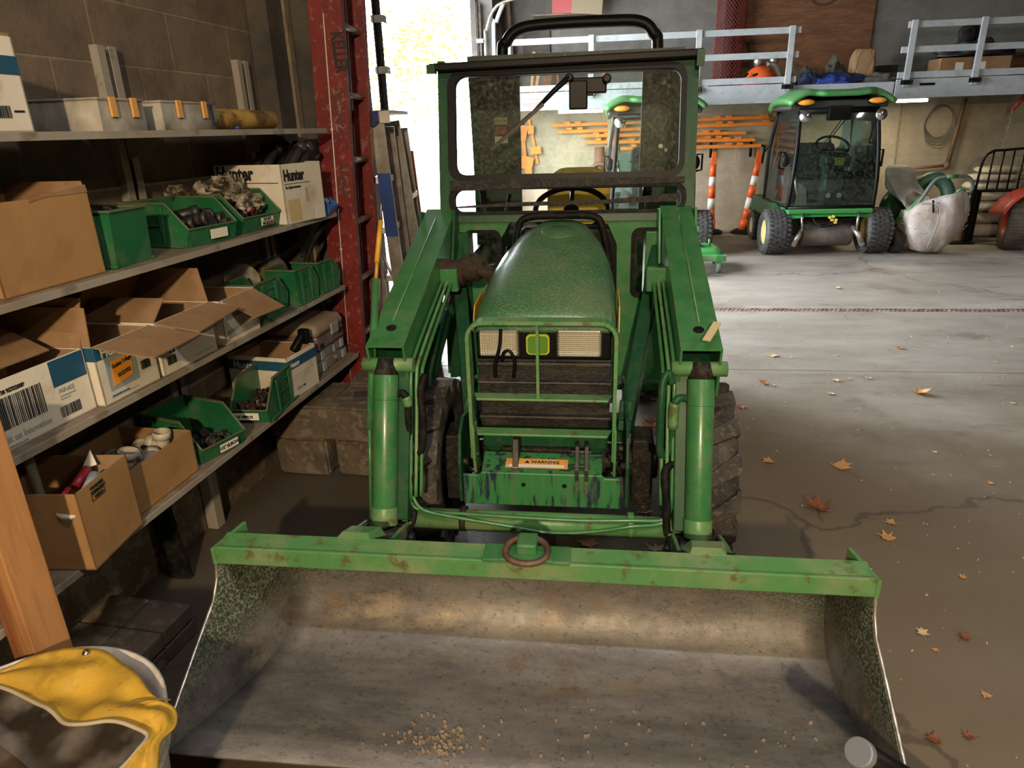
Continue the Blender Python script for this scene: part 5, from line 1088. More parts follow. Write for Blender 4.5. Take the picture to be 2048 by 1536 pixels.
def ladders():
    # red fibreglass extension ladder, rails running up, rungs running away from the camera
    T=thing('extension_ladder','red fibreglass extension ladder standing upright beside the shelves','ladder',(-1.33,3.6,0),world=True)
    tilt=.042
    def P(x,y,z): return V((x+tilt*z,y,z))
    def rail(x,y,w_,z0,z1,flip,nm='rail'):
        m=MB(); t=.006
        for a,b,c_,d_ in ((x-w_/2,x+w_/2,y-t/2,y+t/2),(x-w_/2,x-w_/2+t,y,y+flip*.038),(x+w_/2-t,x+w_/2,y,y+flip*.038)):
            lo,hi=min(c_,d_),max(c_,d_)
            m.hexa([P(a,lo,z0),P(b,lo,z0),P(b,hi,z0),P(a,hi,z0),P(a,lo,z1),P(b,lo,z1),P(b,hi,z1),P(a,hi,z1)])
        return m.build(nm,RED,T)
    H=3.7
    r1=rail(-1.402,3.42,.075,0,H,1); rail(-1.315,3.405,.085,.0,H,1,'fly_rail')
    rail(-1.402,3.76,.075,0,H,-1); rail(-1.315,3.76,.085,0,H,-1,'fly_rail')
    z=.18
    while z<3.6:
        for x,dz in ((-1.402,0),(-1.315,.05)):
            m=MB(); a=P(x,3.42,z+dz); b=P(x,3.76,z+dz); m.tube([a,b],.017,6); m.build('rung',ALU,T)
        z+=.305
    for zz,s_ in ((2.02,'KELLER'),):
        text(s_,.085,INKK,T,P(-1.330,3.4005,zz),(tilt,0,-1),(1,0,tilt),sx=.62,bold=.003)
    for z0,z1 in ((1.56,1.78),(1.28,1.44)):
        m=MB(); m.raw([P(-1.345,3.401,z0),P(-1.29,3.401,z0),P(-1.29,3.401,z1),P(-1.345,3.401,z1)],[(0,1,2,3)]); m.build('worn_decal',mat('worn_decal',(.12,.022,.02),.7,0,(.26,.13,.10),40,.52,.58),T,solid=.001)
    m=MB()
    for zz in (1.02,1.6,2.4): m.cyl(P(-1.36,3.398,zz),P(-1.36,3.41,zz),.006,n=8)
    m.build('rivet',WHTR,T,each=True)
    m=MB(); m.tube([P(-1.3585,3.396,.3),P(-1.3585,3.396,2.1)],.0035,5); m.build('worn_rail_edge',WHT,T)
    # aluminium stepladder, almost folded
    T=thing('step_ladder','aluminium stepladder with blue top cap and blue decal, leaning by the red ladder','ladder',(-1.2,4.1,0),world=True)
    ht=1.64; yt=3.80; yb=4.16
    def rail2(p0,p1,w_,nm,parent=T,ribs=4):
        a,b=V(p0),V(p1); d=(b-a).normalized(); ux=(V((1,0,0))-d*d.x).normalized(); uy=d.cross(ux); m=MB()
        o=[]
        for k in range(ribs*2+1):
            o.append((-w_/2+w_*k/(ribs*2),-.003 if k%2 else .003))
        o+= [(w_/2,.02),(-w_/2,.02)]
        L_=(b-a).length
        m.raw([a+ux*x+uy*y for x,y in o]+[b+ux*x+uy*y for x,y in o],[tuple(range(len(o)))[::-1],tuple(range(len(o),2*len(o)))]+[(k,(k+1)%len(o),len(o)+(k+1)%len(o),len(o)+k) for k in range(len(o))])
        return m.build(nm,ALU,parent)
    rail2((-1.185,yt,ht),(-1.085,yt-.05,.0),.07,'front_rail'); rail2((-1.22,yb-.05,ht-.03),(-1.16,yb+.02,0),.07,'front_rail')
    rail2((-1.262,yt,ht-.02),(-1.225,yt+.03,.0),.030,'rear_rail',ribs=2); rail2((-1.28,yb,ht-.05),(-1.27,yb+.08,0),.035,'rear_rail',ribs=2)
    def L2(z): # rail centres at height z
        t_=1-z/ht; return V((-1.185+.10*t_,yt-.05*t_,z)),V((-1.22+.06*t_,yb-.05+.07*t_,z))
    for z in (.25,.52,.79,1.06,1.33):
        a,b=L2(z); m=MB(); m.beam(a+V((-.03,0,0)),b+V((-.05,0,0)),.09,.035); m.build('step',ALU,T,bevel=.003)
    m=MB(); m.bx(-1.298,-1.165,yt-.035,yt-.015,ht-.01,ht+.045); m.prism([(-.06,0),(.06,0),(.035,-.02),(0,-.032),(-.035,-.02)],(-1.225,yt-.015,ht-.01),(1,0,0),(0,0,1),.02); cp=m.build('top_cap_side',mat('navy_plastic',(.02,.04,.14),.4),T,bevel=.006)
    m=MB(); m.bx(-1.298,-1.105,yt-.03,yb-.02,ht+.03,ht+.05); m.build('top_cap',ALU,T,bevel=.005)
    m=MB(); m.bx(-1.165,-1.105,yt-.036,yt-.028,ht-.015,ht+.045); m.build('cap_plate',WHT,T,bevel=.003)
    a,b=L2(1.19); q=MB(); d=(L2(1.40)[0]-L2(.98)[0]).normalized(); q.prism([(-.036,-.17),(.036,-.17),(.036,.17),(-.036,.17)],L2(1.20)[0]+V((0,-.024,0)),(1,0,0),d,.002); dc=q.build('side_decal',mat('blue_decal',(.03,.08,.32),.4,0,(.02,.05,.20),3),T)
    text('WERNER',.042,WHTR,dc,L2(1.36)[0]+V((.006,-.0245,0)),(d.x,0,-1) if False else -d,(1,0,0),sx=.9,bold=.001)
    m=MB(); m.tube([L2(1.30)[0]+V((-.02,-.01,0)),V((-1.245,yt-.0,.98))],.008,6); m.tube([V((-1.245,yt-.0,.98)),V((-1.15,yt-.02,.72))],.008,6); m.build('spreader',ALU,T)
    # second ladder section behind: wide grey fluted rail stencilled
    T=thing('aluminium_ladder','wide fluted aluminium ladder rails with stencilled writing behind the blue-capped stepladder','ladder',(-1.1,4.25,0),world=True)
    o=rail2((-1.235,4.24,ht+.0),(-1.07,4.26,0),.095,'rail',T,5)
    rail2((-1.26,4.52,ht-.04),(-1.16,4.54,0),.09,'rail',T,5)
    for z in (.3,.6,.9,1.2):
        m=MB(); m.beam((-1.22+.13*(1-z/ht),4.27,z),(-1.22,4.52,z),.07,.03); m.build('rung',ALU,T)
    dd=(V((-1.07,4.26,0))-V((-1.235,4.24,ht))).normalized()
    text('GC-ARBORETUM',.04,INKK,T,V((-1.203,4.233,1.36)),dd,(1,0,0),sx=.75,bold=.001)
    m=MB(); m.bx(-1.26,-1.17,4.225,4.235,1.37,1.42); m.build('end_plate',WHT,T,bevel=.003)
    # red ladder lying behind
    T=thing('red_step_ladder','red fibreglass stepladder glimpsed behind the aluminium stepladder','ladder',(-1.3,4.75,0),world=True)
    for y in (4.66,4.98):
        m=MB(); m.beam((-1.36,y,1.45),(-1.27,y,.0),.09,.03,(0,1,0)); m.build('rail',REDT,T)
    for z in (.3,.6,.9,1.2):
        m=MB(); m.beam((-1.36+.09*(1-z/1.45),4.66,z),(-1.36+.09*(1-z/1.45),4.98,z),.07,.03); m.build('step',ALU,T)
ladders()
def glove():
    T=thing('knit_glove','brown knitted work glove draped over the left loader valve','glove',(-.60,2.80,1.05),world=True)
    kn=mat('brown_knit',(.032,.02,.015),.9,0,(.06,.037,.026),60,bump=.6,bscale=160)
    m=MB(); m.loft([[(-.66+.13*i,2.64+.05*math.cos(a)*(1-.2*i)+.02*i,1.055-.012*i+.055*math.sin(a)*(1-.15*i)+.003*math.sin(k*3)) for k,a in enumerate([2*math.pi*q/20 for q in range(20)])] for i in [j/6 for j in range(7)]]); m.build('glove_cuff',kn,T)
    m=MB(); m.blob((-.50,2.67,1.06),(.06,.05,.055),2,.18); m.build('glove_palm',kn,T)
    for k,(y,l) in enumerate(((2.63,.10),(2.66,.12),(2.69,.11))):
        m=MB(); m.tube([(-.47,y,1.06),(-.43,y+.01,1.045),(-.40,y+.02,1.00),(-.38,y+.02,1.0-l)],[.022,.021,.019,.014],10,caps=True); m.build('glove_finger',kn,T)
glove()
# ---------------------------------------------------------------- back of the garage
def mezzanine():
    T=thing('mezzanine','storage mezzanine deck along the back wall with a grey steel front beam','mezzanine',(3.8,10.5,1.8),world=True)
    m=MB(); m.bx(-1.28,8.9,10.0,YB-.005,1.97,2.0); m.build('deck_boards',PLY,T)
    m=MB(); m.bx(-1.30,2.46,9.93,9.955,1.80,2.02); m.bx(2.46,3.72,9.99,10.01,1.84,2.0); m.bx(3.72,8.9,9.93,9.955,1.81,2.02); m.build('front_beam',GREYP,T,each=True)
    m=MB(); m.bx(-1.30,2.46,9.90,9.96,1.795,1.825); m.bx(3.72,8.9,9.90,9.96,1.80,1.83); m.build('bottom_flange',GREYP,T,each=True)
    text('ON THE HILL',.03,mat('red_print',(.6,.12,.1),.6),T,(-1.0,9.928,1.93),(1,0,0),(0,0,1)); text('SHILOUET',.07,mat('red_print',(.6,.12,.1),.6),T,(-1.05,9.928,1.85),(1,0,0),(0,0,1),sx=.8)
    m=MB(); m.bx(4.0,4.18,9.925,9.93,1.94,1.97); m.build('maker_plate',BLKP,T)
    m=MB(); m.bx(-1.2,8.8,10.3,10.36,1.86,1.97); m.bx(-1.2,8.8,10.85,10.91,1.86,1.97); m.build('joist',mat('dark_joist',(.05,.04,.035),.8),T,each=True)
    def railing(x0,x1,posts,lab):
        q=thing('guard_railing',lab,'railing',((x0+x1)/2,9.9,2.0),world=True)
        for z in (2.60,2.32,2.03):
            m=MB(); m.bx(x0-.04 if z<2.5 else x0,x1+.03,9.915,9.95,z,z+.075); m.build('rail',GREYP,q,bevel=.003)
        for x in posts:
            m=MB(); m.bx(x-.035,x+.035,9.88,9.915,1.93,2.685); m.build('post',GREYP,q,bevel=.003)
            m=MB(); m.bx(x-.07,x+.07,9.862,9.88,1.955,2.01); hb=m.build('hinge_bracket',BLKP,q)
            m=MB()
            for dx in (-.045,.045):
                for dz in (.015,.04): m.cyl((x+dx,9.858,1.955+dz),(x+dx,9.864,1.955+dz),.006,n=6)
            m.build('bracket_bolt',CHROME,hb,each=True)
    railing(-1.27,2.46,(-1.22,-.13,1.24,2.38),'white grey mezzanine railing above the tractor, left of the gap')
    railing(3.76,8.85,(3.82,4.62,5.6,6.9,8.2),'white grey mezzanine railing at the right, beyond the gap')
mezzanine()
def on_mezzanine():
    # expanded red mesh roll
    T=thing('mesh_roll','roll of dark red plastic mesh standing against the plywood on the mezzanine','mesh roll',(1.79,10.95,2.0))
    m=MB(); n=26; 
    for d in (-1,1):
        for k in range(n):
            pts=[(.20*math.cos(2*math.pi*(k/n)+d*z*5.2),-.0+.09*math.sin(2*math.pi*(k/n)+d*z*5.2),z*1.25) for z in [q/14 for q in range(15)]]
            m.tube(pts,.004,4,caps=False)
    m.build('mesh',mat('red_mesh',(.20,.035,.03),.6),T)
    m=MB(); m.lathe([(.08,0),(.08,1.25)],(0,0,0),(0,0,1),16); m.build('core',mat('dark_core',(.06,.02,.02),.8),T,solid=.004)
    m=MB(); m.bx(1.86,3.74,YB-.03,YB-.012,2.0,3.75); o=solo('plywood_sheet',m,PLY,'large red-brown plywood sheet on the back wall behind the mezzanine','plywood sheet')
    m=MB()
    for k in range(3): pass
    m.lathe([(.20,0),(.24,0)],(3.05,YB-.0315,3.28),(0,1,0),40,sm=False); solo('ring_stain',m,mat('dark_stain',(.06,.035,.02),.8),'dark ring mark on the plywood sheet','mark',solid=.002)
    # helmet
    T=thing('safety_helmet','orange safety helmet with silver ear muffs on the mezzanine behind the railing','helmet',(2.14,10.4,2.0))
    m=MB(); m.grid(lambda i,j: V((.145*math.cos(i*6.283)*math.sin(j*1.65),.16*math.sin(i*6.283)*math.sin(j*1.65),.03+.15*math.cos(j*1.65))),24,8); m.build('shell',mat('helmet_orange',(.65,.10,.02),.3),T,solid=.004)
    m=MB()
    for a in (-.9,-.3,.3): m.box((-.07+.12*(a+.3),-.125,.10),(.04,.02,.018),Matrix.Rotation(a,3,'Y'))
    m.build('vent_slot',BLKP,T,each=True)
    m=MB(); m.tube([(.02,-.15,.18),(.09,-.14,.17),(.15,-.1,.10),(.17,-.08,.02)],.022,8,sm=4); m.build('headband',ALU,T)
    for x in (-.03,.10):
        m=MB(); m.blob((x,-.03,.21),(.04,.035,.045),1,.1); m.build('ear_muff',ALU,T)
    T.scale=(1.5,1.5,1.5); T.location=(2.12,10.32,2.0)
    # cloth piles
    def pile(name,c,rad,m_,lab,seed,cat='tarp',amp=.22,fr=2.6):
        m=MB()
        def f(i,j):
            a=i*6.283; r=math.sin(j*1.5708); d=V((math.cos(a)*r,math.sin(a)*r,math.cos(j*1.5708)))
            k=1+amp*2*mnoise.noise(d*fr+V((seed*3.1,seed,0)))+.08*mnoise.noise(d*9+V((seed,2,2)))
            return V((d.x*rad[0]*k,d.y*rad[1]*k,max(0,d.z*rad[2]*k)))
        m.grid(f,40,14); o=m.build(name,m_,solid=.002); o.location=c; return tag(o,lab,cat)
    pile('green_tarp',(2.76,10.66,2.001),(.26,.14,.23),mat('olive_canvas',(.10,.10,.06),.8,0,(.16,.14,.09),8),'low crumpled olive green tarp behind the blue tarps on the mezzanine',1)
    pile('green_tarp',(3.18,10.74,2.001),(.15,.14,.32),mat('grey_olive',(.075,.08,.06),.8,0,(.11,.11,.08),8),'taller crumpled dark olive tarp beside the brown paper bag',2)
    pile('blue_tarp',(3.12,10.36,2.001),(.42,.10,.155),mat('navy_cloth',(.012,.025,.075),.7,0,(.02,.035,.10),8),'long navy blue tarp folded along the edge of the mezzanine gap',3)
    pile('blue_tarp',(2.72,10.18,2.001),(.14,.07,.16),mat('navy_cloth2',(.015,.035,.09),.7),'dark navy cloth bundle by the end of the left railing',5)
    pile('blue_tarp',(3.0,10.17,2.001),(.24,.07,.10),mat('bright_blue',(.03,.07,.38),.5,0,(.02,.05,.28),12),'small bright blue crinkled tarp in front of the navy one',6,amp=.3)
    pile('grey_tarp',(3.66,10.3,2.001),(.22,.10,.12),mat('grey_cloth',(.08,.078,.07),.8),'grey cloth heap at the right end of the mezzanine gap',7)
    T=thing('paper_bag','tall crumpled brown paper bag standing on the mezzanine','paper bag',(3.47,10.52,2.0))
    m=MB(); rings=[]
    for k,(z,sx,sy) in enumerate(((0,.15,.10),(.1,.16,.11),(.22,.155,.10),(.32,.15,.09),(.40,.13,.07),(.43,.11,.05))):
        rings.append([(sx*(math.copysign(abs(math.cos(a))**.5,math.cos(a)))+.012*mnoise.noise(V((a*2,z*20,3))),sy*(math.copysign(abs(math.sin(a))**.5,math.sin(a)))+.012*mnoise.noise(V((a*3,z*20,8))),z+.02*mnoise.noise(V((a,z,1)))) for a in [2*math.pi*q/24 for q in range(24)]])
    m.loft(rings,smooth=False); m.build('bag_body',mat('kraft_paper',(.34,.22,.11),.8,0,(.27,.17,.08),7),T)
    m=MB(); m.lathe([(.001,0),(.085,0),(.085,.10),(.09,.10),(.09,.13),(.001,.13)],(0,0,0),(0,0,1),24); o=m.build('paint_tin',WHT); o.location=(3.70,10.62,2.001); tag(o,'small white lidded tin beside the brown paper bag','tin')
    m=MB(); m.bx(-.13,.13,-.1,.1,0,.24); o=m.build('dark_box',BLKD,bevel=.01); o.location=(3.88,10.82,2.001); tag(o,'dark box behind the white tin on the mezzanine','box')
    m=MB(); m.beam((2.20,10.92,2.0),(2.06,11.07,2.62),.035,.035,(0,1,0)); solo('dark_pole',m,BLKD,'dark pole leaning on the plywood sheet behind the orange helmet','pole')
    m=MB(); m.tube([(1.35,10.9,2.001),(1.65,10.75,2.13)],.012,6); solo('thin_stick',m,GREYP,'thin grey stick lying low behind the left railing','stick')
    # right side store
    pile('dark_tarp',(4.85,10.6,2.30),(.46,.22,.16),mat('black_sheet',(.03,.03,.032),.5,0,(.06,.06,.06),9),'black plastic sheeting heaped on a carton behind the right railing',9,amp=.3)
    T=carton('brown_carton',.4,.85,.28,CARDD,'long brown carton lying behind the right mezzanine railing','carton',(4.85,10.82,2.001),-math.pi/2)
    for x in (-.25,.02):
        m=MB(); m.bx(.4,.402,x,x+.10,.08,.22); m.build('white_label',PAPER,T)
    m=MB(); m.bx(5.0,6.6,11.05,11.08,2.0,2.32); solo('leaning_board',m,PLY,'low brown board leaning on the back wall behind the right railing','board')
    m=MB(); m.lathe([(.05,-.02),(.13,-.02),(.13,.02),(.05,.02)],(5.0,YB-.05,2.62),(0,1,0),24); solo('wall_reel',m,BLKD,'dark round reel hung on the back wall above the right railing','reel')
    # left: stakes and wall boards
    for k,(x,h,tl,lab) in enumerate(((-.98,.60,.02,'tan wooden stake, first from the left above the tractor cab'),(-.90,.56,.05,'tan wooden stake, second from the left above the tractor cab'),(-.76,.58,.03,'broad brown board end between the wooden stakes'),(-.62,.55,-.02,'thin brown stake right of the broad board end'),(-.45,.58,.05,'bright tan stake end standing apart above the tractor cab'),(.05,.48,-.04,'short bright tan stake end behind the roll bar'))):
        wd=.12 if k==2 else .04
        m=MB(); m.beam((x-tl,10.7,2.0),(x+tl,10.82,2.0+h),wd,.03,(0,1,0)); solo('wooden_stake',m,WOOD if k>3 or k<2 else PLY,lab,'stake')
    for k,(x,lab) in enumerate(((-1.36,'dark narrow board standing in the back left corner'),(-1.27,'grey narrow board standing in the back left corner beside the dark one'))):
        m=MB(); m.beam((x,10.95,2.001),(x-.10,11.05,3.7),.05,.04,(0,1,0)); solo('corner_board',m,BLKD if k==0 else SHELFT,lab,'board')
    m=MB(); m.bx(-1.15,-.75,YB-.04,YB-.015,2.55,2.98); solo('dark_board',m,DKWALL,'dark square panel on the back wall above the roll bar','board')
    T=thing('wall_shelf_board','narrow high wall shelf with papers at the top edge above the roll bar','shelf',(-.45,11.0,3.08),world=True)
    m=MB(); m.bx(-.98,-.22,10.9,YB-.01,3.07,3.085); m.build('board',SHELFT,T)
    m=MB(); m.bx(-.13,.3,-.0,.02,0,.25); o=m.build('cardboard_sheet',mat('tan_card',(.30,.25,.17),.8)); o.location=(-.30,10.88,3.07); o.rotation_euler=(0,R(5),0); tag(o,'pale printed cardboard sheet at the top edge above the roll bar','cardboard sheet')
    m=MB(); m.bx(-.7,-.3,10.905,10.93,3.09,3.28); m2=solo('red_bag',m,mat('red_net',(.45,.10,.10),.7),'red netting bag on the high wall shelf','bag')
on_mezzanine()
def back_wall():
    # strip lights under the mezzanine
    for x0,x1,lab in ((3.68,4.28,'lit strip light under the mezzanine to the right of the cab mower'),(-.60,.06,'lit strip light under the mezzanine seen through the windshield')):
        T=thing('strip_light',lab,'strip light',((x0+x1)/2,10.25,1.76),group='strip lights under the mezzanine')
        h=(x1-x0)/2
        m=MB(); m.bx(-h,h,-.05,.05,.035,.07); m.build('housing',GREYP,T,bevel=.004)
        m=MB(); m.cyl((-h+.02,0,.012),(h-.02,0,.012),.019,n=14); m.build('tube_lamp',mat('lit_tube',(1,.90,.68),.4,emit=14),T)
    for k,(x,y,z,lab) in enumerate(((2.6,.4,3.45,'long ceiling strip light at the right, above the open floor'),(4.6,6.2,3.65,'ceiling strip light above the mower bay'),(.1,.2,3.65,'unseen strip light added as fill over the bucket'))):  # last fixture is the body of the added bucket fill
        T=thing('strip_light',lab,'strip light',(x,y,z))
        m=MB(); (m.bx(-.08,.08,-.65,.65,0,.06) if k<2 else m.bx(-.65,.65,-.08,.08,0,.06)); m.build('housing',GREYP,T,bevel=.004)
        m=MB(); (m.bx(-.02,.02,-.008,.008,.06,CEIL-z-.001)); m.build('hanger',ALU,T)
    # orange folding fence sections hung flat on the wall
    def slat_fence(x0,x1,z,y,lab,dz=.0,seed=0,tilt=0.):
        T=thing('folded_fence',lab,'folding fence',(x0,y,z),group=None)
        rnd=random.Random(seed); L=x1-x0
        m=MB(); m.beam((0,0,0),(L,0,tilt),.02,.045); m.build('top_slat',ORG,T,bevel=.003)
        m=MB(); m.beam((.06,.03,-.095),(L+.10,.03,-.085+tilt),.02,.05); m.build('bottom_slat',ORG,T,bevel=.003)
        m=MB(); x=.18
        while x<L-.1:
            zz=tilt*x/L
            for q in (0,.16):
                m.bx(x+q,x+q+.09,-.02,.05,zz+.01,zz+.045); m.bx(x+q+.04,x+q+.12,-.02,.05,zz-.07,zz-.035)
            x+=.62+.2*rnd.random()
        m.build('cross_slat',ORG,T,each=True)
        m=MB(); m.beam((L*.3,.0,-.10),(L*.30,.0,.05),.03,.012,(1,0,0)) if False else None
        return T
    slat_fence(-.72,2.45,1.60,11.05,'orange folding fence section, topmost on the back wall',seed=1,tilt=.03)
    slat_fence(-.28,2.15,1.44,11.06,'orange folding fence section, middle one on the back wall',seed=2,tilt=-.02)
    slat_fence(.25,2.28,1.34,11.03,'orange folding fence section, lowest on the back wall',seed=3,tilt=-.02)
    T=thing('folded_fence','orange folding fence section standing on end in the back left corner','folding fence',(-1.10,11.10,.85))
    m=MB(); m.beam((-.1,0,.85),(-.02,0,.0),.05,.02,(0,1,0)); m.beam((.02,.03,.85),(.12,.03,.35),.04,.02,(0,1,0)); m.beam((.10,.03,.40),(.14,.03,.2),.05,.02,(0,1,0)); m.build('long_slat',ORG,T,each=True)
    m=MB()
    for c,a,w_,h_ in (((-.07,-.03,.66),.2,.12,.22),((.05,-.03,.70),0,.09,.12),((.12,-.03,.40),-.1,.16,.11),((-.02,-.035,.22),.25,.19,.19),((.0,-.02,.0),.1,.10,.24)): m.box(c,(w_,.02,h_),Matrix.Rotation(a,3,'Y'))
    m.build('cross_slat',ORG,T,each=True)
    # channelizer posts
    for x,tl,lab in ((1.68,-.02,'orange and white channelizer post nearer the tractor'),(2.17,.13,'leaning orange and white channelizer post nearer the cab mower')):
        T=thing('channelizer_post',lab,'traffic post',(x,10.75,0))
        m=MB(); m.lathe([(.001,0),(.19,0),(.19,.03),(.14,.06),(.001,.06)],(0,0,0),(0,0,1),8,sm=False); m.build('rubber_base',BLK,T,bevel=.006)
        prof=[(.075,.055),(.072,.20),(.058,.21),(.055,.36)]
        def P(z): return V((tl*(z-.06),0,z))
        def seg(z0,z1,r0,r1,m_,nm):
            b=MB(); b.cyl(P(z0),P(z1),r0,r1,n=16); b.build(nm,m_,T)
        seg(.055,.21,.075,.072,ORGW,'foot_collar'); seg(.21,.36,.060,.056,ORGW,'post_body'); seg(.36,.52,.0575,.053,WHTR,'reflective_band'); seg(.52,.70,.053,.050,ORGW,'post_body'); seg(.70,.83,.0515,.048,WHTR,'reflective_band'); seg(.83,1.0,.047,.043,ORGW,'post_body')
        m=MB(); m.prism([(-.045,0),(.045,0),(.035,.18),(-.025,.18)],P(1.0)+V((0,.01,0)),(1,0,0),(0,0,1),.02); g=m.build('grip',ORGW,T,bevel=.006)
    # wall odds and ends
    m=MB()
    for q in range(4):
        c=V((4.83,YB-.03-.01*q,1.50)); r=.205+.012*q
        m.tube([c+V((r*math.cos(a)*.85+.01*math.sin(5*a+q),.006*math.sin(3*a+q),r*math.sin(a)*1.1-.02*q)) for a in [2*math.pi*k/30 for k in range(30)]],.006,5,closed=True)
    solo('wire_coil',m,mat('dull_wire',(.20,.18,.15),.5,.6),'coil of dull wire cable hung on the back wall','wire coil')
    m=MB(); m.tube([(4.28,YB-.03,1.97),(4.36,YB-.03,0)],.010,8); solo('conduit_pipe',m,SHELFT,'thin vertical conduit on the back wall right of the cab mower','conduit')
    m=MB(); m.tube([(5.10,YB-.08,1.80),(5.03,YB-.08,.92)],.030,10); m.tube([(5.03,YB-.08,.90),(4.50,YB-.08,.86)],.020,8); m.tube([(4.5,YB-.08,.88),(4.50,YB-.08,.62)],.022,8); m.blob((5.02,YB-.08,.90),(.05,.05,.06),1,.05); solo('drain_pipe',m,mat('rusty_pipe',(.12,.085,.065),.7,0,(.22,.11,.05),9),'rusty slanting pipe with a horizontal branch on the back wall','pipe')
    def chain(x,y,z0,z1,dx,name,lab,r=.016):
        m=MB(); z=z0; k=0
        while z>z1:
            c=V((x+dx*(z0-z),y,z)); u=V((1,0,0)) if k%2 else V((0,1,0))
            m.tube([c+u*r*.6*math.cos(a)+V((0,0,1))*r*1.2*math.sin(a) for a in [2*math.pi*q/8 for q in range(8)]],.0035,4,closed=True); z-=r*1.9; k+=1
        return solo(name,m,mat('chain_steel',(.35,.33,.30),.4,.8),lab,'chain')
    chain(5.47,10.5,1.78,1.02,-.06,'hanging_chain','steel chain hanging at the right edge below the mezzanine')
    m=MB(); m.tube([(5.45,10.5,1.62),(5.55,10.45,1.80)],.028,10); solo('red_grip',m,REDT,'red chain grip at the top of the hanging chain','grip')
    chain(2.04,YB-.06,1.28,.84,.0,'hanging_chain','short steel chain hanging between the two channelizer posts')
    chain(2.10,YB-.06,1.28,.90,.0,'hanging_chain','second short chain hanging close beside the first between the channelizer posts')
    m=MB(); m.tube([(2.40,YB-.03,1.24),(2.44,YB-.06,1.22),(2.42,YB-.06,.98)],.018,7); m.tube([(2.42,YB-.06,1.10),(2.50,YB-.06,1.22)],.01,6); solo('wall_hook',m,BLKP,'black hook bracket on the back wall left of the cab mower','hook')
    m=MB(); m.tube([(2.46,YB-.06,.16),(2.20,YB-.05,.16)],.022,8); m.tube([(2.44,YB-.06,.10),(2.44,YB-.06,.24)],.02,8); solo('floor_valve',m,BLKD,'dark pipe valve low on the back wall beside the leaning post','valve')
    for k,(x,lab) in enumerate(((1.66,'black hose hanging above the nearer channelizer post'),(2.24,'black hose hanging above the leaning channelizer post'))):
        m=MB(); m.tube([(x,YB-.04,1.34),(x+.005,YB-.05,1.08)],.022,8); solo('black_tube',m,BLKP,lab,'hose')
    # brown leg boot seen behind the seat
    m=MB(); m.tube([(.02,10.95,.62),(.0,10.95,1.28)],[.10,.075],14,sm=0); m.lathe([(.11,-.03),(.15,-.03),(.15,.03),(.11,.03)],(.0,10.86,.92),(0,1,.1),20); solo('rusty_post',m,mat('rusty_tube',(.16,.08,.05),.7),'rusty standing pipe with a ring behind the yellow seat','pipe')
    m=MB(); m.bx(.12,.24,11.0,YB-.005,0,1.78); solo('wall_column',m,mat('cream_column',(.40,.33,.24),.7),'cream wall column left of the second mower','column')
back_wall()
def turf_tyre(T,cx,cy,r,wd,rim,name='drive_wheel',side=1,rz=0):
    m=MB(); hw=wd/2; prof=[(r*.55,-hw*.8),(r*.68,-hw),(r*.85,-hw),(r*.95,-hw*.85),(r*.985,-hw*.4),(r*.985,hw*.4),(r*.95,hw*.85),(r*.85,hw),(r*.68,hw),(r*.55,hw*.8)]
    ax=V((math.cos(rz),math.sin(rz),0)); o=V((cx,cy,r)); m.lathe(prof,o,ax,30)
    u,v=frame(ax); n=30
    for k in range(n):
        for q in range(5):
            a=2*math.pi*(k+(q%2)*.5)/n; c=o+ax*(hw*(-.72+.36*q))+(u*math.cos(a)+v*math.sin(a))*r*.985
            rd=(u*math.cos(a)+v*math.sin(a)); tg=(-u*math.sin(a)+v*math.cos(a)); mm=Matrix((ax*.8+tg*.35,tg*.9-ax*.3,rd)).transposed()
            m.box(c,(hw*.28,r*.10,r*.05),mm)
    t=m.build('tyre',TYREB,T)
    m=MB(); m.lathe([(r*.57,-hw*.8),(r*.50,-hw*.78),(r*.45,-hw*.3*side),(.03,-hw*.2*side)],o,ax,24); m.lathe([(r*.57,hw*.8),(r*.50,hw*.78),(r*.45,hw*.2)],o,ax,24); m.build('wheel_rim',rim,t)
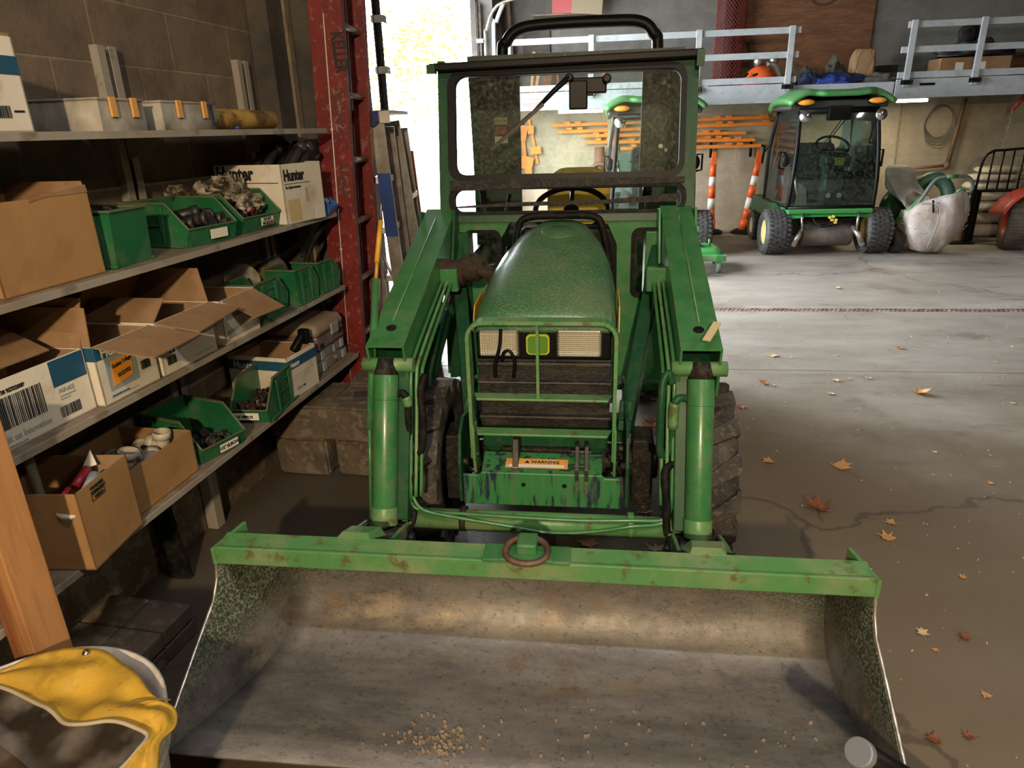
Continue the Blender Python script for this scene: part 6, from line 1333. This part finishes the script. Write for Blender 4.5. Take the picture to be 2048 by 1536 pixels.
def cab_mower(x0,y0,rz,lab,full=True):
    T=thing('cab_mower',lab,'riding mower',(x0,y0,0),rz,group='riding mowers with cabs')
    rim=mat('cream_rim',(.62,.52,.20),.5)
    # local: x right, y away; front of the machine at y=-.75
    turf_tyre(T,-.59,-.50,.275,.30,rim,side=1); turf_tyre(T,.60,-.50,.275,.30,rim,side=-1)
    turf_tyre(T,-.50,.72,.20,.18,rim); turf_tyre(T,.50,.72,.20,.18,rim)
    m=MB(); m.raw([(-.52,-.62,.50),(.52,-.62,.50),(.46,-.66,.44),(.30,-.68,.47),(-.30,-.68,.47),(-.46,-.66,.44),(-.52,-.30,.56),(.52,-.30,.56)],[(0,4,3,1),(0,5,4),(3,2,1),(0,1,7,6)])
    m.bx(-.50,.50,-.66,-.30,.50,.56); m.build('floor_panel',mat('bright_green',(.04,.25,.06),.35,coat=.3),T,bevel=.015)
    m=MB(); m.bx(-.55,.55,-.3,.95,.38,.60); m.build('chassis_body',GREEND,T,bevel=.03)
    m=MB(); m.bx(-.45,.45,-.50,.7,.22,.42); m.build('underframe',BLKD,T,bevel=.02)
    m=MB(); m.lathe([(.001,-.30),(.14,-.30),(.15,-.28),(.15,.28),(.14,.30),(.001,.30)],(.02,-.50,.24),(1,0,0),20); m.build('front_housing',mat('brown_grey_metal',(.17,.145,.13),.55,.2,(.12,.10,.09),8),T)
    for s in (-1,1):
        m=MB(); m.tube([(s*.30,-.62,.34),(s*.36,-.72,.24),(s*.42,-.70,.15)],[.03,.035,.028],10); m.box((s*.38,-.70,.20),(.05,.06,.16),Matrix.Rotation(s*-.4,3,'Y')); m.build('lift_arm',ALU,T)
        m=MB(); m.tube([(s*.33,-.68,.52),(s*.32,-.70,.30)],.018,6); m.build('lift_chain',CHROME,T)
    m=MB()
    for dx,dz in ((0,0),(.045,.0),(.01,.04),(-.03,.03),(.04,-.03)): m.cyl((.03+dx,-.69,.43+dz),(.03+dx,-.66,.43+dz),.017,n=10)
    m.build('hydraulic_coupler',mat('coupler_yellow',(.7,.55,.08),.4),T,each=True)
    m=MB(); m.tube([(-.4,-.64,.47),(-.15,-.68,.38),(.1,-.66,.42),(.42,-.64,.45)],.012,6,sm=5); m.tube([(-.2,-.6,.48),(-.1,-.7,.36),(.2,-.66,.40)],.014,6,sm=5); m.build('front_hose',BLK,T,each=True)
    # cab frame: curved front posts
    bl,br=(-.52,.55),(.52,.55)
    for s in (-1,1):
        m=MB(); m.tube([(s*.50,-.62,.56),(s*.485,-.66,.9),(s*.46,-.62,1.3),(s*.44,-.52,1.66)],.026,8,sm=4); m.build('front_post',BLKP,T)
        m=MB(); m.tube([(s*.52,.36,.56),(s*.52,.35,1.2),(s*.46,.30,1.68)],.026,8,sm=4); m.build('rear_post',BLKP,T)
        m=MB(); m.raw([(s*.505,-.62,.58),(s*.487,-.66,.9),(s*.462,-.61,1.3),(s*.442,-.52,1.64),(s*.462,.30,1.66),(s*.52,.35,1.2),(s*.525,.36,.60)],[(0,1,2,3,4,5,6)]); m.build('side_window',GLC,T,solid=.006)
        m=MB(); m.tube([(s*.50,-.60,.60),(s*.53,0,.58),(s*.525,.36,.60)],.018,6); m.build('door_sill',BLKP,T)
        m=MB(); m.tube([(s*.53,-.44,1.02),(s*.60,-.44,1.03),(s*.60,-.44,1.22),(s*.53,-.44,1.21)],.014,6); m.blob((s*.53,-.45,1.12),(.045,.03,.08),1,0); m.build('door_handle',BLKP,T)
        m=MB(); m.lathe([(.001,-.035),(.05,-.03),(.07,0),(.062,.03),(.001,.04)],(s*.42,-.66,1.61),(s*.15,-1,.0),18); wl=m.build('work_lamp',CHROME,T)
        m=MB(); m.blob((s*.40,-.57,1.765),(.10,.05,.036),2,.0); m.build('amber_lamp',mat('amber_lens',(.85,.30,.03),.25,0,(.95,.45,.05),8,coat=.5),T)
        m=MB(); m.blob((s*.40,-.555,1.765),(.115,.04,.048),2,.0); m.build('lamp_surround',BLKP,T)
    m=MB(); m.raw([(-.50,-.625,.57),(.50,-.625,.57),(.485,-.665,.9),(.46,-.62,1.3),(.44,-.525,1.65),(-.44,-.525,1.65),(-.46,-.62,1.3),(-.485,-.665,.9)],[(0,1,2,7),(7,2,3,6),(6,3,4,5)]); m.build('front_window',GLC,T,solid=.006)
    m=MB(); m.tube([(-.50,-.63,.575),(.50,-.63,.575)],.022,8); m.tube([(-.45,-.52,1.67),(.45,-.52,1.67)],.035,8); m.build('window_rail',BLKP,T,each=True)
    # roof with swept corners
    def rf(i,j):
        x=-.60+1.20*i; y=-.62+.98*j
        e=abs(x)/.60; fy=abs(j-.45)/.55
        z=1.868-.10*e**4-.09*fy**4+.035*(1-abs(abs(x)-.40)/.2 if abs(abs(x)-.4)<.2 else 0)*(1 if j<.9 else .3)
        if j<.12: y=-.60-(.05 if abs(x)<.3 else -.02)
        return V((x*(1-.06*fy**3),y,z))
    m=MB(); m.grid(rf,28,14); m.build('cab_roof',mat('roof_green',(.035,.24,.06),.42,0,(.09,.22,.08),5,dust=(.15,.2,.12),damt=.3),T,solid=.075)
    m=MB(); m.bx(-.56,.56,-.50,.32,1.69,1.785); m.build('roof_lining',mat('dark_grey_plastic2',(.045,.05,.05),.6),T,bevel=.02)
    m=MB(); m.bx(-.13,.14,-.56,-.48,1.56,1.72); m.build('wiper_box',BLKP,T,bevel=.02)
    m=MB(); m.tube([(.12,-.60,1.66),(-.22,-.665,1.20)],.006,5); m.tube([(.08,-.60,1.67),(-.25,-.665,1.19)],.006,5); m.tube([(-.16,-.665,1.25),(-.30,-.665,1.15)],.009,5); m.build('wiper_arm',BLKP,T,each=True)
    # rear panel with window, seat, column, wheel
    panel([[(-.50,.56),(.50,.56),(.46,1.68),(-.46,1.68)],rrect(-.40,1.22,.36,1.62,.05)],(0,.33,0),(1,0,0),(0,0,1),.02,'rear_panel',mat('grey_green_panel',(.26,.31,.26),.6),T)
    m=MB(); m.loft([[(x,.16+dy,z) for x,z in rrect(-.10-.15,.78,.25,1.30,.08)] for dy in (0,.08)]); m.bx(-.25,.27,-.20,.16,.72,.84); m.build('seat',mat('dark_seat',(.02,.02,.022),.6),T,bevel=.02)
    m=MB(); m.loft([[(.07+(x)*k,-.38+y*k+dy,z) for x,y in rrect(-.12,-.10,.12,.10,.03)] for k,z,dy in ((1.0,.56,0),(.95,.85,.0),(.85,1.0,-.02),(1.25,1.04,-.03),(1.3,1.14,-.03),(.9,1.20,0))]); m.build('steering_column',mat('charcoal_plastic',(.018,.026,.028),.45),T)
    m=MB(); m.prism(rrect(-.05,-.04,.05,.04,.012),(.07,-.548,1.10),(1,0,0),(0,.1,1),.006); bd=m.build('badge',mat('badge_yellow',(.55,.62,.08),.4),T)
    m=MB(); m.prism(rrect(-.042,-.033,.042,.033,.010),(.07,-.553,1.10),(1,0,0),(0,.1,1),.004); m.build('badge_face',mat('badge_green',(.12,.30,.03),.4),bd)
    m=MB(); m.tube([(.04,-.5625,1.09),(.06,-.5625,1.105),(.085,-.5625,1.10),(.10,-.5625,1.115)],.004,5); m.tube([(.055,-.5625,1.10),(.05,-.5625,1.078)],.003,5); m.tube([(.09,-.5625,1.10),(.098,-.5625,1.08)],.003,5); m.build('badge_mark',mat('badge_yellow',(.55,.62,.08),.4),bd)
    for x in (-.01,.12):
        m=MB(); m.cyl((.02+x,-.495,.70),(.02+x,-.485,.70),.03,n=14); m.build('column_dial',mat('dial_green',(.35,.45,.35),.4),T)
    c=V((.06,-.28,1.27)); ax=V((0,-.55,.83)); u,v=frame(ax)
    m=MB(); m.tube([c+(u*math.cos(a)+v*math.sin(a))*.19 for a in [2*math.pi*k/26 for k in range(26)]],.015,7,closed=True)
    for a in (0.4,2.6,4.7): m.tube([c+(u*math.cos(a)+v*math.sin(a))*.19,c-ax*.05],.014,6)
    m.build('steering_wheel',BLKP,T)
    m=MB(); m.tube([(-.30,-.42,.58),(-.42,-.36,1.08)],.014,7); m.cyl((-.42,-.36,1.08),(-.43,-.355,1.16),.02,n=10); m.build('long_lever',ALU,T)
    m=MB(); m.bx(-.45,-.15,-.3,.1,.58,.74); m.bx(.30,.46,-.2,.3,.58,.95); m.build('side_console',BLKP,T,bevel=.03,each=True)
    m=MB(); m.tube([(.38,-.3,.6),(.46,-.3,1.05),(.36,-.25,1.10)],.014,6); m.tube([(.40,-.5,1.30),(.40,-.58,1.62)],.010,6); m.tube([(.40,-.5,1.30),(.46,-.56,1.30)],.012,6); m.build('grab_rail',BLKP,T,each=True)
    m=MB(); m.raw([(-.42,-.62,.60),(-.28,-.63,.60),(-.30,-.62,.80),(-.38,-.61,.86)],[(0,1,2,3)]); m.build('mesh_guard',mat('grey_mesh',(.30,.31,.31),.6),T,solid=.004)
    return T
CM=cab_mower(2.76,9.50,R(2),'green riding mower with glass cab, amber lamps and cream wheel rims, against the back wall')
C2=copy_tree(CM); C2.location=(.66,9.5,0); C2.rotation_euler=(0,0,R(0)); C2['label']='second green cab mower seen only through the tractor windshield'
def vacuum_cart():
    T=thing('leaf_vacuum','green walk-behind leaf vacuum with a dusty grey-white debris bag','leaf vacuum',(3.95,9.0,0),world=True)
    # debris bag: lathe-like sack, wrinkled, opening slumped
    bagm=mat('dusty_bag',(.46,.42,.41),.85,0,(.36,.30,.26),4,dust=(.22,.12,.07),damt=.7,dscale=28,dlo=.60,dhi=.68,bump=.2,bscale=40)
    prof=[(0,.06,.0),(.05,.17,.0),(.15,.26,.0),(.28,.33,.0),(.42,.36,.01),(.54,.35,.02),(.62,.31,.03),(.68,.27,.04)]
    rings=[]
    for z,r_,dx in prof:
        rg=[]
        for k in range(44):
            a=2*math.pi*k/44; w_=1+.07*math.sin(a*5+z*3)+.035*math.sin(a*11+z*9)+.06*mnoise.noise(V((math.cos(a)*2,math.sin(a)*2,z*4)))
            top=0
            if z>.5: top=.10*math.sin(a*1+2.4)*(z-.5)/.18
            rg.append((3.99+dx+r_*1.0*w_*math.cos(a),8.92+r_*.75*w_*math.sin(a),.012+z*.93+top))
        rings.append(rg)
    m=MB(); m.loft(rings,caps=False); m.build('debris_bag',bagm,T,solid=.006)
    m=MB(); m.loft([[(p[0]*.0+3.99+.02+(p[0]-3.99)*.6,8.92+(p[1]-8.92)*.6,.50) for p in rings[4]]],caps=False) if False else None
    m=MB(); m.tube([(3.74,8.75,.62),(3.92,8.63,.60),(3.90,8.585,.35),(3.86,8.62,.12)],.007,6,sm=5); m.build('bag_zip',mat('zip_grey',(.25,.25,.24),.5),T)
    m=MB()
    def neck(i,j):
        a=i*6.283; p0=V((3.83,9.0,.60)); p1=V((3.72,9.35,.86)); c=p0.lerp(p1,j); r_=.13+.06*j+.02*math.sin(a*4+j*5)
        return c+V((math.cos(a)*r_,math.sin(a)*.10,math.sin(a)*r_*.9))
    m.grid(neck,30,8); m.build('bag_neck',mat('grey_bag_neck',(.27,.28,.24),.8,0,(.36,.33,.30),9),T,solid=.005)
    hc=V((0,0,0))
    m=MB(); m.tube([(3.72,8.85,.52),(3.79,8.80,.68),(3.86,8.78,.84),(3.94,8.78,.90),(4.10,8.78,.915),(4.25,8.80,.90),(4.33,8.82,.80),(4.32,8.86,.70)],.020,9,sm=5); m.build('handle_bar',mat('grey_handle',(.10,.11,.11),.5),T)
    m=MB(); m.tube([(4.00,8.78,.912),(4.12,8.78,.915)],.0225,9); m.tube([(3.58,9.05,.30),(3.66,8.95,.46),(3.80,8.80,.70)],.022,8); m.tube([(4.32,8.86,.70),(4.15,8.95,.55),(4.02,9.2,.45)],.022,8); m.build('green_frame_tube',GREEN,T,each=True)
    m=MB(); m.lathe([(.001,-.09),(.22,-.09),(.26,-.05),(.26,.05),(.22,.09),(.001,.09)],(3.80,9.5,.48),(.6,-1,.0),26); m.build('fan_housing',GREEND,T)
    sp=smooth_path([(3.95,9.35,.60),(3.97,9.34,.78),(4.10,9.3,.86),(4.22,9.25,.78),(4.26,9.2,.62),(4.20,9.2,.45)],8)
    m=MB(); m.tube(sp,[.075+(.006 if k%2 else 0) for k in range(len(sp))],14); m.build('ribbed_hose',mat('ribbed_green',(.035,.10,.06),.5),T)
    m=MB(); m.blob((4.27,8.95,.66),(.07,.06,.10),2,.1); m.build('control_box',GREEN,T)
    m=MB(); m.bx(3.60,4.1,9.2,9.6,.14,.38); m.build('engine_base',BLKD,T,bevel=.03)
    turf_tyre(T,3.66,9.02,.155,.13,BLKP); turf_tyre(T,4.14,9.30,.155,.13,BLKP)
    m=MB(); m.tube([(4.20,9.3,.3),(4.24,9.1,.62)],.010,6); m.tube([(3.88,8.66,.52),(3.86,8.68,.66)],.012,6); m.build('brace_rod',BLKP,T,each=True)
    m=MB(); rnd=random.Random(4)
    for k in range(60):
        a=rnd.uniform(3.3,6.2); z=rnd.uniform(.03,.55); rr=.05+.33*min(1,(z/.35)**.6) if z<.35 else .36
        c=V((3.99+rr*1.05*math.cos(a),8.92+rr*.79*math.sin(a),.02+z)); m.box(c,(.012,.006,.010),Matrix.Rotation(rnd.random()*3,3,'Y'))
    m.build('leaf_scraps',mat('tan_scrap',(.45,.28,.15),.8,0,(.6,.45,.3),20),T)['kind']='stuff'
    # green walk-behind deck beyond the tractor
    T=thing('mower_deck','green walk-behind mower deck with caster wheels on the floor beyond the right loader arm','mower',(1.15,8.1,0))
    m=MB(); m.loft([[(x*k,y*k,z) for x,y in rrect(-.26,-.30,.26,.30,.12)] for k,z in ((1,.13),(1.02,.18),(.95,.22),(.7,.25))]); m.build('deck_shell',mat('bright_green',(.04,.25,.06),.35),T)
    m=MB(); m.bx(-.27,.27,-.31,-.295,.125,.20); m.build('deck_rail',mat('pale_green',(.20,.42,.22),.5),T,bevel=.004)
    m=MB(); m.cyl((-.07,-.05,.22),(-.07,-.05,.44),.045,n=14); m.cyl((.12,.0,.24),(.12,.0,.33),.014,n=8); m.bx(-.10,-.02,-.10,.0,.43,.47); m.build('spindle_post',mat('bright_green',(.04,.25,.06),.35),T,each=True)
    m=MB(); m.bx(-.16,.02,-.12,.08,.24,.30); m.build('motor_block',BLKD,T,bevel=.03)
    for x,y,r_,w_ in ((-.15,-.42,.14,.07),(.19,-.33,.055,.05),(.22,.25,.055,.05)):
        m=MB(); m.lathe([(.001,-w_/2),(r_*.85,-w_/2),(r_,-w_*.3),(r_,w_*.3),(r_*.85,w_/2),(.001,w_/2)],(x,y,r_),(1,0,0),22); m.build('caster_wheel',mat('grey_tyre',(.16,.16,.16),.7),T)
        m=MB(); m.bx(x-w_*.7,x+w_*.7,y-.01,y+.02,r_,.20 if r_<.1 else .30); m.build('caster_fork',mat('bright_green',(.04,.25,.06),.35),T)
vacuum_cart()
def right_edge():
    # cage guard / load backrest with stacked sand bags behind
    T=thing('load_backrest','black steel fork carriage with a barred backrest at the right edge','backrest',(5.1,9.75,0),world=True)
    m=MB(); m.tube([(4.80,9.7,.66),(4.82,9.7,1.02),(4.90,9.7,1.13),(5.05,9.7,1.15),(5.9,9.7,1.15),(5.9,9.7,.66)],.016,8,sm=4); m.tube([(4.80,9.7,.66),(5.9,9.7,.66)],.018,8); m.build('outer_bar',BLKP,T,each=True)
    for x in (4.93,5.05,5.17,5.29,5.41,5.53,5.65,5.77):
        m=MB(); m.cyl((x,9.7,.66),(x,9.7,1.14),.011,n=8); m.build('vertical_bar',BLKP,T)
    m=MB(); m.beam((4.79,9.7,.68),(4.79,9.7,.02),.05,.05,(0,1,0)); m.beam((4.87,9.75,.66),(4.87,9.75,.02),.06,.05,(0,1,0)); m.build('carriage_upright',BLKP,T,bevel=.004,each=True)
    m=MB(); m.bx(4.55,4.85,9.55,9.75,.0,.02); m.build('fork_tine',BLKP,T)
    bm_=mat('sack_cloth',(.60,.54,.42),.85,0,(.50,.43,.33),5,dust=(.4,.33,.25),damt=.3)
    for k,(x,y,z,sx,sy,sz,lab) in enumerate(((5.05,10.25,.0,.36,.26,.19,'cream sandbag at the bottom of the pile by the right edge'),(5.08,10.2,.19,.36,.25,.15,'cream sandbag second from the bottom of the pile by the right edge'),(5.10,10.2,.34,.36,.25,.14,'cream sandbag third from the bottom of the pile by the right edge'),(5.10,10.22,.48,.35,.24,.13,'cream sandbag fourth from the bottom of the pile by the right edge'),(5.12,10.22,.61,.34,.23,.12,'cream sandbag fifth from the bottom of the pile by the right edge'),(5.12,10.2,.73,.33,.22,.10,'cream sandbag second from the top of the pile by the right edge'),(5.16,10.22,.83,.28,.20,.09,'tan-topped sandbag crowning the pile by the right edge'))):
        m=MB()
        def f(i,j):
            a=i*6.283; p=j*3.1416; d=V((math.cos(a)*math.sin(p),math.sin(a)*math.sin(p),math.cos(p)))
            e=lambda t,q: math.copysign(abs(t)**q,t)
            kk=1+.10*mnoise.noise(d*2.5+V((k*4,0,0)))
            return V((e(d.x,.6)*sx*kk,e(d.y,.6)*sy*kk,sz/2+e(d.z,.8)*sz*.52*kk))
        m.grid(f,28,12); o=m.build('sandbag',bm_); o.location=(x+.20,y+.12,z); tag(o,lab,'sandbag',group='stacked sandbags')
    # carton with printed marks
    T=carton('brown_carton',.30,.30,.42,mat('tan_carton',(.50,.42,.28),.7,0,(.43,.35,.23),4),'tall tan carton with arrow marks between the debris bag and the black carriage','carton',(4.80,10.15,0.0),-math.pi/2)
    for a in (-.07,-.01):
        m=MB(); m.prism([(-.014,0),(.014,0),(.014,.05),(.024,.05),(0,.08),(-.024,.05),(-.014,.05)],(.3005,a,.28),(0,1,0),(0,0,1),.001); m.build('arrow_mark',INKK,T)
    m=MB(); m.bx(.30,.301,-.10,-.04,.06,.14); m.build('print_block',INKG,T)
    # red tractor, front corner only in frame
    T=thing('red_tractor','red tractor with black tyre and red wheel rim, cut by the right edge','tractor',(5.6,9.0,0),world=True)
    c=V((5.10,9.22,.33)); m=MB(); hw=.13; r=.33; ax=V((.95,-.31,0)).normalized()
    prof=[(r*.58,-hw*.8),(r*.68,-hw),(r*.85,-hw),(r*.95,-hw*.8),(r*.98,0),(r*.95,hw*.8),(r*.85,hw),(r*.68,hw),(r*.58,hw*.8)]
    m.lathe(prof,c,ax,34)
    u,v=frame(ax)
    for k in range(26):
        a=2*math.pi*k/26; rd=u*math.cos(a)+v*math.sin(a); tg=-u*math.sin(a)+v*math.cos(a)
        m.box(c+rd*r*.965,(hw*1.9,r*.11,r*.07),Matrix((ax,tg,rd)).transposed())
    w_=m.build('front_tyre',mat('brown_tyre',(.05,.04,.032),.8,0,(.09,.07,.055),8),T)
    m=MB(); m.lathe([(r*.60,-hw*.85),(r*.54,-hw*.8),(r*.48,hw*.1),(r*.2,hw*.2),(.001,hw*.2)],c,ax,28); m.build('wheel_rim',mat('rim_red',(.50,.06,.03),.45,0,(.38,.05,.03),6),w_)
    m=MB(); 
    def fen(i,j):
        a=math.pi*(.98-.75*i); return V((5.12+.40*math.cos(a)*1.05+.12,9.05+.42*j-.2,.34+.38*math.sin(a)))
    m.grid(lambda i,j: V((5.22+.42*math.cos(math.pi*(.90-.60*i)),8.98+.34*j,.30+.42*math.sin(math.pi*(.90-.60*i)))),16,4); m.build('fender',REDT,T,solid=.02)
    m=MB(); m.raw([(5.30,9.0,.72),(5.9,9.0,.80),(5.9,9.0,.20),(5.42,9.0,.18),(5.30,9.5,.76),(5.9,9.5,.84),(5.9,9.5,.20),(5.42,9.5,.18)],[(0,1,2,3),(7,6,5,4),(0,4,5,1),(1,5,6,2),(2,6,7,3),(3,7,4,0)]); m.build('body_panel',REDT,T,bevel=.03)
    m=MB(); m.bx(5.4,5.9,8.97,9.0,.34,.38); m.build('body_rib',REDT,T,bevel=.008)
    m=MB(); m.blob((5.42,9.35,.85),(.10,.10,.12),1,.05); m.build('head_lamp',BLKD,T)
    # second wheel so the body stands on the floor
    m=MB(); m.lathe(prof,(5.85,9.5,.33),(1,0,0),30); m.build('rear_tyre',mat('brown_tyre',(.05,.04,.032),.8),T)
right_edge()
# ---------------------------------------------------------------- leaves and crumbs on the floor
LEAFM=[mat('dry_leaf_tan',(.62,.36,.14),.7,0,(.45,.22,.08),60),mat('dry_leaf_pale',(.75,.60,.38),.7,0,(.5,.33,.16),60),mat('dry_leaf_brown',(.30,.10,.03),.6,0,(.16,.05,.02),50),mat('dry_leaf_red',(.42,.15,.09),.7)]
def leaf_mesh(seed,curl=.3):
    rnd=random.Random(seed); m=MB()
    lobes=[(0,1.0),(18,.55),(38,.62),(52,.92),(66,.50),(88,.52),(112,.78),(128,.45),(158,.40),(180,.30)]
    pts=[]
    for a,r in lobes: pts.append((a,r*rnd.uniform(.85,1.1)))
    ring=[(math.sin(R(a))*r,math.cos(R(a))*r) for a,r in pts]+[(-math.sin(R(a))*r*rnd.uniform(.85,1.1),math.cos(R(a))*r) for a,r in pts[-2:0:-1]]
    ph=rnd.random()*6
    def z(x,y): return curl*(x*x+.4*y*y)*(.6+.4*math.sin(ph))+.12*math.sin(x*4+ph)*curl+.10*curl*math.sin(y*5+ph)
    vs=[V((0,0,z(0,0)))]
    for s in (.5,1): vs+=[V((x*s,y*s,z(x*s,y*s)+ (.10*curl*rnd.random() if s==1 else 0))) for x,y in ring]
    n=len(ring); mz=min(v.z for v in vs)
    for v in vs: v.z-=mz
    m.raw(vs,[(0,1+k,1+(k+1)%n) for k in range(n)]+[(1+k,1+n+k,1+n+(k+1)%n,1+(k+1)%n) for k in range(n)])
    st=[V((0,-.25,z(0,-.25)-mz)),V((.03,-.7,.05)),V((.12,-1.15,.03))]
    m.tube(st,.018,5)
    me=bpy.data.meshes.new('leaf'); bmesh.ops.recalc_face_normals(m.bm,faces=m.bm.faces); m.bm.to_mesh(me); m.bm.free(); return me
LM=[leaf_mesh(k,.35+.12*(k%4)) for k in range(8)]
def put_leaf(k,x,y,s,mi,lab,z=.002,group='dry leaves on the floor'):
    o=bpy.data.objects.new('dry_leaf',LM[k%8].copy()); o.data.materials.clear(); o.data.materials.append(LEAFM[mi]); COL.objects.link(o)
    rnd=random.Random(k*13+5); o.location=(x,y,z); o.rotation_euler=(rnd.uniform(-.1,.1),rnd.uniform(-.1,.1),rnd.random()*6.28); o.scale=(s,s,s)
    sm=o.modifiers.new('t','SOLIDIFY'); sm.thickness=.02
    return tag(o,lab,'leaf',group)
LEAVES=[(1.25,4.82,.055,1,'pale tan leaf on the floor just short of the drain, nearest the right loader arm'),(2.2,5.03,.045,0,'tan leaf alone between the drain and the floor joint'),(.76,4.28,.045,0,'tan leaf against the right loader arm, just below the floor joint'),
(1.06,4.24,.05,0,'curled tan leaf second from the right loader arm, below the floor joint'),(1.53,4.32,.045,1,'pale grey crumpled leaf in the middle just below the floor joint'),(1.43,4.09,.035,1,'small pale leaf below the grey crumpled one'),(1.75,4.37,.03,1,'small white leaf scrap just below the floor joint'),
(1.97,4.12,.075,0,'largest curled tan leaf in the row below the floor joint'),(.85,3.85,.045,3,'reddish leaf above the right front tyre'),(.86,3.14,.045,0,'orange tan leaf beside the right front tyre'),(1.18,3.11,.065,0,'broad orange leaf at mid distance right of the tractor'),
(.96,2.69,.085,2,'big dark brown curled leaf on the right beside the bucket corner'),(1.23,2.61,.035,0,'small tan leaf right of the big brown one'),(1.17,2.49,.045,0,'tan leaf below and right of the big brown one'),(.36,3.56,.11,2,'large orange brown leaf heap piece under the tractor behind the right brace'),(.28,3.50,.09,0,'orange leaf under the tractor overlapping the brown one'),
(.22,2.62,.055,0,'tan leaf under the tractor seen right of the bracket plate'),(-.02,2.36,.06,0,'tan leaf on the floor behind the bucket rim, centre'),(.25,2.33,.055,1,'pale leaf on the floor behind the bucket rim, left of the right pin'),(2.35,6.99,.05,1,'pale leaf beyond the drain'),
(-1.10,4.15,.08,2,'curled brown leaf at the foot of the aluminium ladder'),(1.34,2.25,.02,0,'tiny tan leaf right of the bucket end plate, upper'),(1.07,1.93,.028,1,'broken pale leaf beside the bucket edge'),(1.19,1.92,.030,2,'brown curled leaf right of the broken pale one'),
(1.14,1.68,.022,0,'small tan leaf low on the right beside the bucket'),(1.36,1.72,.02,1,'small yellow leaf low at the right edge of the floor'),(.92,1.50,.028,2,'brown leaf low on the right near the steel rod'),(1.02,1.52,.024,2,'brown leaf low on the right, away from the steel rod')]
for k,(x,y,s,mi,lab) in enumerate(LEAVES): put_leaf(k,x,y,s*1.0,mi,lab)
def crumbs():
    rnd=random.Random(99)
    for k in range(46):
        x=rnd.uniform(.75,3.2); y=rnd.uniform(1.5,5.6)
        if k>34: x=rnd.uniform(-.6,.6); y=rnd.uniform(4.6,5.6)
        put_leaf(k+3,x,y,rnd.uniform(.010,.02),rnd.choice((0,1,1,1)),'tiny pale leaf scrap scattered on the concrete floor',group='tiny leaf scraps on the floor')
    m=MB()
    for k in range(420):
        x=rnd.uniform(.7,3.6); y=1.2+rnd.random()**1.4*6; s=rnd.uniform(.002,.005); m.box((x,y,s/2),(s*2,s,s),Matrix.Rotation(rnd.random()*6,3,'Z'))
    solo('floor_grit',m,mat('pale_grit',(.60,.50,.36),.8,0,(.4,.3,.2),30),'pale grit and wood crumbs sprinkled over the concrete floor','grit',kind='stuff')
    m=MB()
    def fl(y): return .066
    for k in range(150):
        if k<90: x=rnd.gauss(-.40,.06); y=rnd.gauss(1.30,.035)
        else: x=rnd.uniform(-.6,.6); y=rnd.uniform(1.26,1.5)
        zf=.102-(y-1.19)*.165+.007; s=rnd.uniform(.003,.008); m.box((x,y,max(.058,zf)),(s*1.3,s,s),Matrix.Rotation(rnd.random()*6,3,'Z'))
    solo('dirt_clods',m,mat('dry_dirt',(.26,.18,.11),.9,0,(.38,.28,.19),30),'small dry dirt clods lying on the bucket floor','dirt',kind='stuff')
crumbs()
